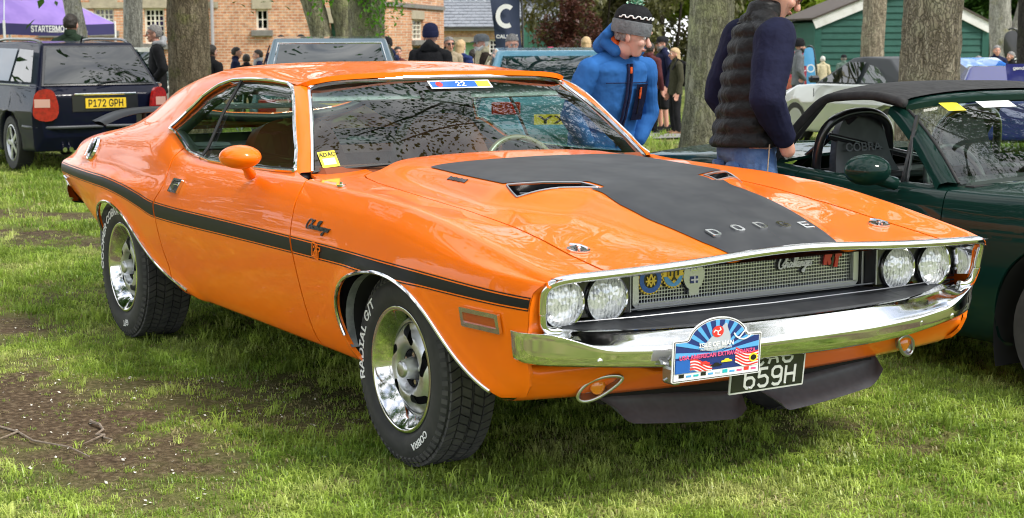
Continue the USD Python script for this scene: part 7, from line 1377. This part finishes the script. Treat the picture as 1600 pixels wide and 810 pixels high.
# clipped and wild foliage beyond
def bush(name, label, base, w, h, dp, leafm, n, size, seed, droop=0., catg='bush', stem=True, top=0.0):
    r = np.random.default_rng(seed); t = thing(name, label, catg, base); k = 26
    cen = r.normal(0, 1, (k, 3)); cen /= np.linalg.norm(cen, axis=1, keepdims=True); cen *= r.uniform(.55, 1.0, (k, 1)); rad = r.uniform(.22, .42, k)
    q = r.integers(0, k, n); p = r.normal(0, 1, (n, 3)); p /= np.linalg.norm(p, axis=1, keepdims=True); C = cen[q]+p*rad[q][:, None]*r.uniform(.7, 1.05, (n, 1))
    C = np.c_[(C[:, 0]*w/2)[:, None]*rt+(C[:, 1]*dp/2)[:, None]*np.array([cd[0], cd[1]])/np.hypot(cd[0], cd[1]), (C[:, 2]+1)*h/2+top]; C = C[C[:, 2] > .05]
    P, F = leaves(r, C, size, droop=droop); obj('foliage', (P, F, None), leafm, t, kind='stuff')
    br = [tube([(0, 0, 0), (cen[i, 0]*w*.2*rt[0], cen[i, 0]*w*.2*rt[1], h*.3), (cen[i, 0]*w*.45*rt[0], cen[i, 0]*w*.45*rt[1], top+h*(cen[i, 2]+1)/2)], [.09, .05, .015], 6) for i in range(10)]
    obj('branches', cat(*br), 'bark_dark', t, smooth=True); return t

for i, (x, y, w, h) in enumerate(((-12.0, -7.0, 7, 8.5), (-8.0, -11.5, 7, 8.0), (-18.5, -7.5, 7, 9.0))):
    bush('spring_tree', ('nearest', 'southernmost', 'farthest')[i]+' of three leafy trees left of the picture, out of view', (x, y, float(ground_z(x, y))), w, h, 6, 'leaf_green', 11000, .34, 61+i, catg='tree', top=.8)
# ---------------------------------------------------------------- buildings
def brickmat(name, c1, c2, mortar, scale=1.0):
    usdkit.material(stage, L(name), {'tc': ('texture_coordinate', {}), 'sx': ('separate_xyz', {}), 'ad': ('math', {'math_type': 'add'}), 'cx': ('combine_xyz', {}),
        'b': ('brick_texture', {'offset': 0.5, 'color1': c1, 'color2': c2, 'mortar': mortar, 'scale': 1.0, 'mortar_size': 0.010, 'mortar_smooth': 0.1, 'bias': -0.1, 'brick_width': 0.225*scale, 'row_height': 0.075*scale}),
        'n': ('noise_texture', {'scale': 0.9, 'detail': 6.0}), 'n2': ('noise_texture', {'scale': 9.0, 'detail': 4.0}), 'r': ('rgb_ramp', {'ramp': [(0.32, (0.78, 0.76, 0.75)), (0.62, (1.0, 1.0, 1.0))]}), 'r2': ('rgb_ramp', {'ramp': [(0.3, (0.72, 0.70, 0.68)), (0.7, (1.12, 1.1, 1.06))]}), 'm': ('mix_color', {'blend_type': 'multiply', 'fac': 1.0}), 'm2': ('mix_color', {'blend_type': 'multiply', 'fac': 1.0}),
        'bp': ('bump', {'strength': 0.5, 'distance': 0.015, 'invert': True}), 'p': ('principled_bsdf', {'roughness': 0.9, 'specular_ior_level': 0.2})},
        [('tc.object', 'sx.vector'), ('sx.x', 'ad.value1'), ('sx.y', 'ad.value2'), ('ad.value', 'cx.x'), ('sx.z', 'cx.y'), ('cx.vector', 'b.vector'), ('tc.object', 'n.vector'), ('tc.object', 'n2.vector'), ('n.fac', 'r.fac'), ('n2.fac', 'r2.fac'), ('b.color', 'm.a'), ('r.color', 'm.b'), ('m.result', 'm2.a'), ('r2.color', 'm2.b'), ('m2.result', 'p.base_color'), ('b.fac', 'bp.height'), ('bp.normal', 'p.normal')], surface='p.BSDF')
brickmat('brick_red', (0.52, 0.235, 0.130), (0.68, 0.38, 0.22), (0.62, 0.53, 0.42))
brickmat('brick_buff', (0.46, 0.26, 0.12), (0.56, 0.36, 0.18), (0.48, 0.42, 0.34))
pmat('stone', (0.40, 0.35, 0.25), .9, vary=(6, (0.30, 0.26, 0.19), .4, .7), bump=(20, .4, .02)); pmat('stone_grey', (0.20, 0.19, 0.17), .9, vary=(6, (0.13, 0.12, 0.11), .4, .7))
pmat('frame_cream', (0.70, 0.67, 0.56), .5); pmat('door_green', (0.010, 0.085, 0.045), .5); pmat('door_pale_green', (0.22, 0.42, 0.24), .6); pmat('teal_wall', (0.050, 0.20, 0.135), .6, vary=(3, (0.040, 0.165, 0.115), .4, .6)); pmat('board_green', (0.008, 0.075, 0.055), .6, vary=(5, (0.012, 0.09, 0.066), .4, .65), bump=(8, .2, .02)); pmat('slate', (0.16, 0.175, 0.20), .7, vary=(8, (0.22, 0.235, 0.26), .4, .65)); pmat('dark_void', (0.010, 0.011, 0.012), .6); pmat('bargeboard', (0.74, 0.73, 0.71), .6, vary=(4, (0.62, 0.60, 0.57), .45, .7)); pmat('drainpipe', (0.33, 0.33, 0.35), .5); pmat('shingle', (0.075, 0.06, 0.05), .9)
def frame_at(o, ax):                 # a wall frame: x along the wall, y out of it (towards us), z up
    a = np.array([ax[0], ax[1], 0.0]); a /= np.linalg.norm(a); n = np.array([a[1], -a[0], 0.0]); return np.asarray(o, float), a, n
def wallbox(F, x0, x1, z0, z1, d0, d1, bev=0):
    o, a, n = F; m = box((x1-x0, d1-d0, z1-z0), ((x0+x1)/2, (d0+d1)/2, (z0+z1)/2), bev=bev); return place(m, o, a, -n*-1, np.array([0, 0, 1.0])) if False else m.apply_transform(np.vstack([np.c_[np.stack([a, n, [0, 0, 1]], 1), o], [0, 0, 0, 1]]))
def wall_with_holes(F, x0, x1, z0, z1, th, holes):
    o, a, n = F; p = sg.box(x0, z0, x1, z1)
    for h in holes: p = p.difference(sg.box(*h))
    m = extrude(p, th); v = np.array(m.vertices); m.vertices = o+v[:, :1]*a+(v[:, 2:]-th)*n+v[:, 1:2]*[0, 0, 1]; m.fix_normals(); return m
def window(parent, F, x0, x1, z0, z1, nx, nz, mt='frame_cream', sill=True, lintel=True, stone='stone', fr=.05, mu=.028, set_=-.10):
    w = obj('window', cat(wallbox(F, x0, x0+fr, z0, z1, set_-.05, set_+.02), wallbox(F, x1-fr, x1, z0, z1, set_-.05, set_+.02), wallbox(F, x0+fr, x1-fr, z0, z0+fr, set_-.05, set_+.02), wallbox(F, x0+fr, x1-fr, z1-fr, z1, set_-.05, set_+.02)), mt, parent, smooth=False)
    xs_, zs_ = np.linspace(x0+fr, x1-fr, nx+1), np.linspace(z0+fr, z1-fr, nz+1)
    for i, x in enumerate(xs_[1:-1]): obj('glazing_bar', wallbox(F, x-mu/2*(1.6 if nx == 4 and i == 1 else 1), x+mu/2*(1.6 if nx == 4 and i == 1 else 1), z0+fr, z1-fr, set_-.03, set_+.012), mt, w, smooth=False)
    for z in zs_[1:-1]: obj('glazing_bar', wallbox(F, x0+fr, x1-fr, z-mu/2, z+mu/2, set_-.03, set_+.008), mt, w, smooth=False)
    rr = np.random.default_rng(int(abs(x0*100+z0*1000)))
    for i in range(nx):
        for k in range(nz):
            m = wallbox(F, xs_[i]+.004, xs_[i+1]-.004, zs_[k]+.004, zs_[k+1]-.004, set_-.028, set_-.024); m.vertices += (rr.uniform(-.004, .004, (1, 3))); obj('pane', m, 'house_glass', w, smooth=False)
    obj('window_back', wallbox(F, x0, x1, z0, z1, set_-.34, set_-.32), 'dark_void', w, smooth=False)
    if sill: obj('sill', wallbox(F, x0-.12, x1+.12, z0-.16, z0-.002, -.12, .10, .01), 'stone_grey' if stone == 'stone' else stone, w, smooth=False)
    if lintel: obj('lintel', wallbox(F, x0-.10, x1+.10, z1+.002, z1+.26, -.12, .025, .01), stone, w, smooth=False)
    return w
view_h = np.array([cd[0], cd[1]])/np.hypot(cd[0], cd[1])
D1 = 44.0; base = S(360, D1); F1 = frame_at(base, (rt[0], rt[1]))          # wall square to the view
zof = lambda py, d: CAM[2]-(py-53.7)*d/FPX-base[2]                          # height on the wall of a measured row
xof = lambda px, d: (px-360)*d/FPX
HALL = thing('brick_hall', 'long red brick building with cream multi-pane windows across the back left', 'building', base)
F1l = (np.zeros(3), F1[1], F1[2])
W = [(xof(83, D1), xof(103, D1), zof(47, D1), zof(12, D1), 2, 3), (xof(118, D1), xof(136, D1), zof(47, D1), zof(12, D1), 3, 3), (xof(161, D1), xof(192, D1), zof(46, D1), zof(12, D1), 4, 4), (xof(238, D1), xof(269, D1), zof(66, D1), zof(13, D1), 4, 6), (xof(409, D1), xof(428, D1), zof(46, D1), zof(14.5, D1), 2, 2)]
W = [(a, b, min(c, d), max(c, d), nx, nz) for a, b, c, d, nx, nz in W]
door = (xof(523, D1), xof(558, D1), 0.0, zof(36, D1))
xe = xof(590, D1)
obj('wall', wall_with_holes(F1l, -9.5, xe, -1.0, 5.4, .36, [(a, c, b, d) for a, b, c, d, _, _ in W]+[(door[0], -1, door[2-2+0]+door[1]-door[0], door[3])]), 'brick_red', HALL, smooth=False)
for w in W: window(HALL, F1l, *w, sill=True)
obj('door', wallbox(F1l, door[0], door[1], -.5, door[3], -.26, -.22), 'door_green', HALL, smooth=False)
for k in range(14): obj('door_slat', wallbox(F1l, door[0], door[1], .04+k*.165, .04+k*.165+.13, -.22, -.185), 'door_green', HALL, smooth=False)
obj('door_lintel', wallbox(F1l, door[0]-.12, door[1]+.12, door[3]+.002, door[3]+.40, -.12, .03), 'stone', HALL, smooth=False)
obj('string_course', wallbox(F1l, xof(320, D1), xe, zof(4, D1), zof(-4, D1), -.1, .05), 'stone', HALL, smooth=False) if False else None
obj('string_course', wallbox(F1l, -9.5, xof(352, D1), zof(12, D1), zof(3, D1), .003, .035), 'stone', HALL, smooth=False)
obj('roof', wallbox(F1l, -9.7, xe, 5.4, 5.6, -8, .4), 'slate', HALL, smooth=False)
obj('drainpipe', tube([F1l[1]*xof(343, D1)+F1l[2]*.09+[0, 0, z] for z in (-.5, 5.3)], .045, 8), 'drainpipe', HALL)
obj('door_lamp', box((.14, .2, .1), tuple(F1l[1]*xof(548, D1)+F1l[2]*.1+[0, 0, door[3]+.55])), 'drainpipe', HALL)
# the wing that runs back to the right
ang = math.radians(7.8); wd = view_h*math.cos(ang)+rt*math.sin(ang); o2 = F1l[1]*xe; F2 = frame_at(o2, wd); L2 = 10.4
def along(px):      # how far along the wing a measured column lies
    s = (px-800)/FPX; P0 = base+o2-CAM; a = P0[:2]@rt, P0[:2]@view_h; return (s*a[1]-a[0])/(wd@rt-s*(wd@view_h))
wa, wb_ = along(646), along(663); dmid = D1+(wa+wb_)/2
z0, z1 = CAM[2]-(62-53.7)*dmid/FPX-base[2], CAM[2]-(31-53.7)*dmid/FPX-base[2]; d0_, d1_ = along(646), along(664)
obj('wall', wall_with_holes(F2, 0, L2, -1.0, 5.4, .36, [(wa, z0, wb_, z1), (d0_, -1.0, d1_, z0-.22)]), 'brick_red', HALL, smooth=False)
window(HALL, F2, wa, wb_, z0, z1, 3, 4)
obj('door', wallbox(F2, d0_, d1_, -1.0, z0-.22, -.24, -.20), 'door_green', HALL, smooth=False)
obj('string_course', wallbox(F2, 0, L2+.03, 2.62, 2.74, .003, .06), 'stone_grey', HALL, smooth=False)
obj('wall', wallbox(frame_at(o2+np.r_[wd*L2, 0], rt), -6, -.003, -1.0, 5.4, -.4, -.05), 'brick_red', HALL, smooth=False)
# low slate-roofed range behind
D2 = 60.0; b2 = S(760, D2); F3 = (np.zeros(3), np.array([rt[0], rt[1], 0]), -np.array([view_h[0], view_h[1], 0.0])); zo = lambda py: CAM[2]-(py-53.7)*D2/FPX-b2[2]; xo = lambda px: (px-760)*D2/FPX
LOW = thing('slate_roofed_range', 'low buff brick range with grey slate roof and pale green doors behind the crowd', 'building', b2)
wx = (xo(766), xo(792), zo(84), zo(62))
obj('wall', wall_with_holes(F3, xo(650), xo(885), -1, zo(44), .3, [(wx[0], min(wx[2:]), wx[1], max(wx[2:])), (xo(700), -1, xo(757), zo(66))]), 'brick_buff', LOW, smooth=False)
window(LOW, F3, wx[0], wx[1], min(wx[2:]), max(wx[2:]), 5, 3, 'white_paint', False, False)
for k in range(2): obj('door', wallbox(F3, xo(700)+k*(xo(757)-xo(700))/2+.01, xo(700)+(k+1)*(xo(757)-xo(700))/2-.01, -1, zo(66), -.2, -.16), 'door_pale_green', LOW, smooth=False)
obj('door_beam', wallbox(F3, xo(694), xo(762), zo(66), zo(57.5), -.1, .05), 'stone', LOW, smooth=False)
obj('gutter', wallbox(F3, xo(650), xo(885), zo(44)-.10, zo(44)+.02, .002, .14), 'drainpipe', LOW, smooth=False)
zr0, zr1 = zo(43), zo(-2); rr_ = np.random.default_rng(3)
nrow = 9
for k in range(nrow):                                                        # courses of slates
    for j in range(17):
        x0_ = xo(650)+(j+.5*(k % 2))*(xo(885)-xo(650))/17.5; x1_ = x0_+(xo(885)-xo(650))/17.5-.012
        za, zb_ = zr0+(zr1-zr0)*k/nrow, zr0+(zr1-zr0)*(k+1.12)/nrow; ya, yb = .25-5.2*k/nrow, .25-5.2*(k+1.12)/nrow; q = rr_.uniform(0, .012)
        V = np.array([(x0_, ya+q, za+.03+q), (x1_, ya+q, za+.03+q), (x1_, yb, zb_), (x0_, yb, zb_)]); V = np.vstack([V, V-[0, 0, .025]]); V = V[:, :1]*F3[1]+V[:, 1:2]*F3[2]+V[:, 2:]*[0, 0, 1]
        obj('slate', (V, np.array([(0, 1, 2, 3), (4, 7, 6, 5), (0, 4, 5, 1), (1, 5, 6, 2), (2, 6, 7, 3), (3, 7, 4, 0)]), None), 'slate', LOW)
V = np.array([(xo(650), .2, zr0), (xo(885), .2, zr0), (xo(885), -5.4, zr1), (xo(650), -5.4, zr1)]); obj('roof_deck', (V[:, :1]*F3[1]+V[:, 1:2]*F3[2]+(V[:, 2:]-.06)*[0, 0, 1], np.array([(0, 1, 2, 3)]), None), 'slate', LOW)
# teal shed
D3 = 52.0; b3 = S(880, D3); zo3 = lambda py: CAM[2]-(py-53.7)*D3/FPX-b3[2]; xo3 = lambda px: (px-880)*D3/FPX
SH = thing('teal_shed', 'plain teal painted shed behind the man in the navy coat', 'shed', b3)
obj('wall', wallbox(F3, xo3(818), xo3(915), -1, zo3(36), -3.0, 0), 'teal_wall', SH, smooth=False); obj('fascia', wallbox(F3, xo3(816), xo3(917), zo3(36)+.002, zo3(34), -3.1, .08), 'teal_wall', SH, smooth=False)
for k in range(12): x = xo3(818)+(k+.5)*(xo3(915)-xo3(818))/12; obj('board', wallbox(F3, x-.075, x+.075, -.98, zo3(36)-.01, .002, .022), 'teal_wall', SH, smooth=False)
# green weatherboarded hut
D4 = 44.0; b4 = S(1400, D4); zo4 = lambda py: CAM[2]-(py-53.7)*D4/FPX-b4[2]; xo4 = lambda px: (px-1400)*D4/FPX
HUT = thing('weatherboarded_hut', 'dark green weatherboarded hut with white bargeboards under the trees on the right', 'hut', b4)
apex = (xo4(1404), zo4(-16)); le, re = (xo4(1270), zo4(38)), (xo4(1527), zo4(45))
gab = sg.Polygon([(le[0], -1), (re[0], -1), re, apex, le]); m = extrude(gab, 5.0); v = np.array(m.vertices); m.vertices = v[:, :1]*F3[1]+(v[:, 2:]-5.03)*F3[2]+v[:, 1:2]*[0, 0, 1]; m.fix_normals(); obj('wall', m, 'board_green', HUT, smooth=False)
bh = .172
for k in range(26):                                                          # overlapping boards
    za = -.55+k*bh; g = gab.intersection(sg.box(-9, za, 9, za+bh+.02))
    if g.is_empty: continue
    x0_, _, x1_, _ = g.bounds; zt_ = min(za+bh+.02, apex[1]); 
    def xlim(z): gg = gab.intersection(sg.LineString([(-9, z), (9, z)])); return (gg.bounds[0], gg.bounds[2]) if not gg.is_empty else (apex[0], apex[0])
    a0, a1 = xlim(za+.001); c0, c1 = xlim(min(za+bh+.02, apex[1]-.01)); jog = .002*((k*7) % 3)
    V = np.array([(a0, .034+jog, za), (a1, .034+jog, za), (c1, .006, zt_), (c0, .006, zt_), (a0, -.02, za), (a1, -.02, za), (c1, -.02, zt_), (c0, -.02, zt_)]); V = V[:, :1]*F3[1]+V[:, 1:2]*F3[2]+V[:, 2:]*[0, 0, 1]
    obj('board', (V, np.array([(0, 1, 2, 3), (4, 7, 6, 5), (0, 4, 5, 1), (1, 5, 6, 2), (2, 6, 7, 3), (3, 7, 4, 0)]), None), 'board_green', HUT)
for p, q in ((le, apex), (apex, re)):
    d = np.array(q)-np.array(p); d /= np.linalg.norm(d); nrm = np.array([-d[1], d[0]]); pp = [np.array(p)-d*(.12 if p is le else 0), np.array(q)+d*(.12 if q is re else 0)]; poly = sg.Polygon([pp[0]-nrm*.12, pp[1]-nrm*.12, pp[1]+nrm*.13, pp[0]+nrm*.13]); m = extrude(poly, .05); v = np.array(m.vertices); m.vertices = v[:, :1]*F3[1]+(v[:, 2:]+.06)*F3[2]+v[:, 1:2]*[0, 0, 1]; m.fix_normals(); obj('bargeboard', m, 'bargeboard', HUT, smooth=False)
    poly = sg.Polygon([pp[0]+nrm*.132, pp[1]+nrm*.132, pp[1]+nrm*.18, pp[0]+nrm*.18]); m = extrude(poly, 5.3); v = np.array(m.vertices); m.vertices = v[:, :1]*F3[1]+(v[:, 2:]-5.15)*F3[2]+v[:, 1:2]*[0, 0, 1]; m.fix_normals(); obj('roof', m, 'shingle', HUT, smooth=False)
for x in (le[0], re[0]): obj('corner_post', wallbox(F3, x-.09, x+.09, -1, (le if x == le[0] else re)[1]-.03, .036, .062), 'board_green', HUT, smooth=False)
# right-hand side wall of the hut, seen at a slant
Fs = frame_at(F3[1]*(re[0]+.002), view_h); 
for k in range(14): obj('board', wallbox(Fs, .03, 4.9, -.55+k*bh, -.55+k*bh+bh-.012, .004, .030), 'board_green', HUT, smooth=False)
# planting behind the buildings and the crowd
bush('yew_bush', 'drooping olive-gold evergreen behind the man in the blue jacket', S(935, 47), 3.8, 4.4, 3.0, 'leaf_cedar', 15000, .17, 41, droop=.7, top=.3)
bush('copper_bush', 'dark copper-leaved bush low beside the evergreen', S(948, 38), 2.6, 1.7, 2.0, 'leaf_copper', 5200, .12, 42)
bush('copper_bush', 'copper-leaved tree crown above the teal shed', S(893, 42), 1.5, 2.7, 1.6, 'leaf_copper', 5200, .12, 43, top=.1)
bush('evergreen_tree', 'big gold-green evergreen crown behind the mottled trunk', S(1045, 50), 4.6, 5.2, 4.0, 'leaf_cedar', 15000, .2, 44, droop=.5, catg='tree', top=.6)
bush('spring_tree', 'bright yellow-green tree left of the green hut', S(1235, 62), 6.0, 6.0, 5, 'leaf_yellow', 17000, .34, 45, catg='tree', top=.9)
bush('spring_tree', 'bright yellow-green tree right of the green hut', S(1520, 62), 7.0, 6.0, 5, 'leaf_yellow', 17000, .34, 46, catg='tree', top=.9)
bush('spring_tree', 'tall yellow-green tree standing behind the hut roof', S(1390, 66), 7.0, 7.0, 5, 'leaf_yellow', 17000, .34, 47, catg='tree', top=1.2)
bush('spring_tree', 'green tree behind the teal shed and the flag', S(860, 66), 5.5, 6.5, 5, 'leaf_cedar', 12000, .30, 48, catg='tree', top=.9)
bush('spring_tree', 'mid green tree between the mottled trunk and the hut', S(1150, 64), 5.5, 6.0, 5, 'leaf_yellow', 15000, .32, 49, catg='tree', top=.5)
bush('spring_tree', 'mid green tree closing the far right of the lawn', S(1600, 56), 6.0, 5.0, 5, 'leaf_green', 12000, .3, 50, catg='tree', top=.3)
bush('spring_tree', 'far tree rising above the slate roof', S(760, 80), 8.0, 8.0, 6, 'leaf_green', 6000, .3, 51, catg='tree', top=1.2)
# far path and low rail
V = []
pa, pb = S(980, 25.5), S(1240, 27.5); 
for p, q in ((pa, -.55), (pb, -.55), (pb, .55), (pa, .55)): V.append(np.r_[p[:2]+view_h*q*1.6, 0])
V = np.array(V); V = densify(V[[0, 1]], .6, False).tolist()+densify(V[[3, 2]], .6, False).tolist(); V = np.array(V); k = len(V)//2; V[:, 2] = ground_h(V[:, 0], V[:, 1])+.03
pmat('tarmac', (0.20, 0.195, 0.185), .9, vary=(10, (0.26, 0.25, 0.24), .4, .7)); custom(write_mesh(numbered('/World', 'path'), V, np.array([(i, i+1, k+i+1, k+i) for i in range(k-1)]), None, 'tarmac'), kind='structure')
b = S(1258, 36); RAIL = thing('timber_rail', 'low pale timber rail on the lawn behind the silver coupe', 'rail', b)
pmat('weathered_wood', (0.44, 0.40, 0.26), .8); obj('rail', wallbox(F3, -.55, .45, .22, .34, -.05, .05, .01), 'weathered_wood', RAIL, smooth=False)
for x in (-.45, .35): obj('post', wallbox(F3, x-.05, x+.05, -.3, .218, -.05, .05), 'weathered_wood', RAIL, smooth=False)
pmat('flag_navy', (.018, .030, .070), .7)
# ---------------------------------------------------------------- flags, gazebo, chairs
pmat('gazebo_purple', (.20, .125, .40), .8, vary=(2, (.25, .16, .46), .4, .6)); pmat('gazebo_navy', (.030, .026, .11), .8)
def feather(label, px, d, w, h, z0, mt, art=None, lean=.0, flip=1):
    b = spot(px, d); R2 = np.array([rt[0], rt[1], 0]); t = thing('feather_flag', label, 'flag', b)
    pole = rounded([(0, -.3), (0, h*.35), (-.01, h*.65), (-.06*flip, h*.85), (-.35*w*flip, h), (-.75*w*flip, h*1.01)], 6, False); P = pole[:, :1]*R2+np.c_[0*pole, pole[:, 1]]*1.0 if False else np.array([a*R2+[0, 0, z] for a, z in pole]); obj('pole', tube(P, .022, 6), 'gloss_black', t, smooth=True)
    cl = rounded([(-.02*flip, z0), (-.03*flip, z0*.4+h*.4), (-.07*flip, h*.85), (-.36*w*flip, h*.985), (-.78*w*flip, h*.99), (-.98*w*flip, h*.93), (-.92*w*flip, h*.7), (-.78*w*flip, z0+.5), (-.62*w*flip, z0)], 5)
    p, F = mesh_poly(sg.Polygon(cl).buffer(0), .08); yb = .06*np.sin(p[:, 0]*5+p[:, 1]*2.2)*np.clip(abs(p[:, 0])*3, 0, 1); V = p[:, :1]*R2-yb[:, None]*np.r_[view_h, 0]+np.c_[0*p, p[:, 1]]; obj('cloth', cat(trimesh.Trimesh(V, F, process=False), trimesh.Trimesh(V-np.r_[view_h, 0]*.004, F[:, ::-1], process=False)), mt, t, smooth=True)
    if art: art(t, lambda m, x, z, o=.11: place(m, b*0+x*R2+[0, 0, z]-np.r_[view_h, 0]*o, R2, (0, 0, 1)))
    return t
def art1(t, at_):
    a = np.linspace(.9, 2*PI-1.05, 30); cshape = sg.LineString(np.c_[.15*np.cos(a), .175*np.sin(a)]).buffer(.04, cap_style=2)
    obj('flag_emblem', at_(extrude(cshape, .003), -.30, 1.98), 'print_white', t, smooth=False); obj('flag_lettering', at_(text_shape('CALLUM', .062, True, 1.1), -.29, 1.62), 'print_white', t, smooth=False)
feather('tall navy feather flag with a white C emblem behind the bald man', 818, 30, .62, 3.05, .75, 'flag_navy', art1)
feather('small sky blue flag behind the man in the grey hoodie', 1270, 40, .34, 1.45, .5, 'print_light_blue', lambda t, at_: obj('flag_emblem', at_(extrude(sg.Point(0, 0).buffer(.10).difference(sg.Point(0, 0).buffer(.07)), .003), -.17, .95), 'print_white', t, smooth=False))
feather('black feather flag with white lettering at the far right edge', 1586, 34, .42, 1.75, .6, 'gloss_black', lambda t, at_: obj('flag_lettering', place(text_shape('AUTO', .10, True, 1.0), -.20*np.r_[rt, 0]+[0, 0, 1.15]-np.r_[view_h, 0]*.11, np.r_[rt*.45, -.89], np.r_[rt*.89, .45]), 'print_white', t, smooth=False))
# purple gazebo, one corner towards us
c0 = spot(23, 31.5); gr = rt*.49+view_h*.872; gl = -rt*.872+view_h*.49; GZ = thing('gazebo', 'purple pop-up gazebo with navy printed valance at the upper left', 'gazebo', c0)
cs = [np.r_[0*gr, 0], np.r_[gr*3, 0], np.r_[gr*3+gl*3, 0], np.r_[gl*3, 0]]; zv0, zv1 = CAM[2]-(51.5-53.7)*31.5/FPX-c0[2], CAM[2]-(34-53.7)*31.5/FPX-c0[2]; ap = np.r_[(gr+gl)*1.5, zv1+1.15]
for i in range(4):
    a, b_ = cs[i], cs[(i+1) % 4]; n = 10; t_ = np.linspace(0, 1, n); E_ = np.array([a+(b_-a)*q+[0, 0, zv1-.03*math.sin(PI*q)] for q in t_]); V = np.vstack([E_, (E_+ap)/2-[0, 0, .05], ap[None]]); F = [(j, j+1, n+j+1) for j in range(n-1)]+[(j, n+j+1, n+j) for j in range(n-1)]+[(n+j, n+j+1, 2*n) for j in range(n-1)]; obj('canopy_panel', trimesh.Trimesh(V, F, process=False), 'gazebo_purple', GZ, smooth=True)
    va = obj('valance', quadstrip(E_, E_-[0, 0, zv1-zv0]), 'gazebo_navy', GZ, smooth=True); obj('leg', tube([a+[0, 0, -.2], a+[0, 0, zv1+.05]], .025, 6), 'white_paint', GZ); obj('canopy_seam', tube([a+[0, 0, zv1], (a+[0, 0, zv1]+ap)/2-[0, 0, .05], ap], .012, 5), 'print_grey', GZ)
    if i == 0:
        nn = np.cross(b_-a, [0, 0, 1.]); nn /= np.linalg.norm(nn); nn = nn if nn[:2]@view_h < 0 else -nn; pt = lambda m, q, z: place(m, a+(b_-a)*q+[0, 0, z]+nn*.012, b_-a, (0, 0, 1), nn)
        obj('valance_lettering', pt(text_shape('STARTERMOTOR', .115, True, .92), .42, (zv0+zv1)/2+.0), 'print_white', va, smooth=False); obj('valance_lettering', pt(text_shape('introducing the next generation to classics', .040, False, 1.0), .55, zv0+.05), 'print_white', va, smooth=False)
for i, (px, d, az) in enumerate(((352, 28, .4), (366, 28.6, -.5))):
    b = spot(px, d); c_ = thing('folding_chair', ('left' if i == 0 else 'right')+' one of two pale folding chairs above the orange roof by the brick wall', 'chair', b, az)
    obj('seat', box((.42, .42, .03), (0, 0, .46), bev=.008), 'cloth_white', c_); obj('backrest', box((.03, .42, .26), (-.22, 0, .80), rot=ry(-.12), bev=.008), 'cloth_white', c_)
    for s in (1, -1): obj('leg', tube([(.22, s*.21, -.05), (-.2, s*.21, .60), (-.25, s*.21, .92)], .012, 6), 'dull_metal', c_); obj('leg', tube([(-.24, s*.19, -.05), (.2, s*.19, .46)], .012, 6), 'dull_metal', c_)
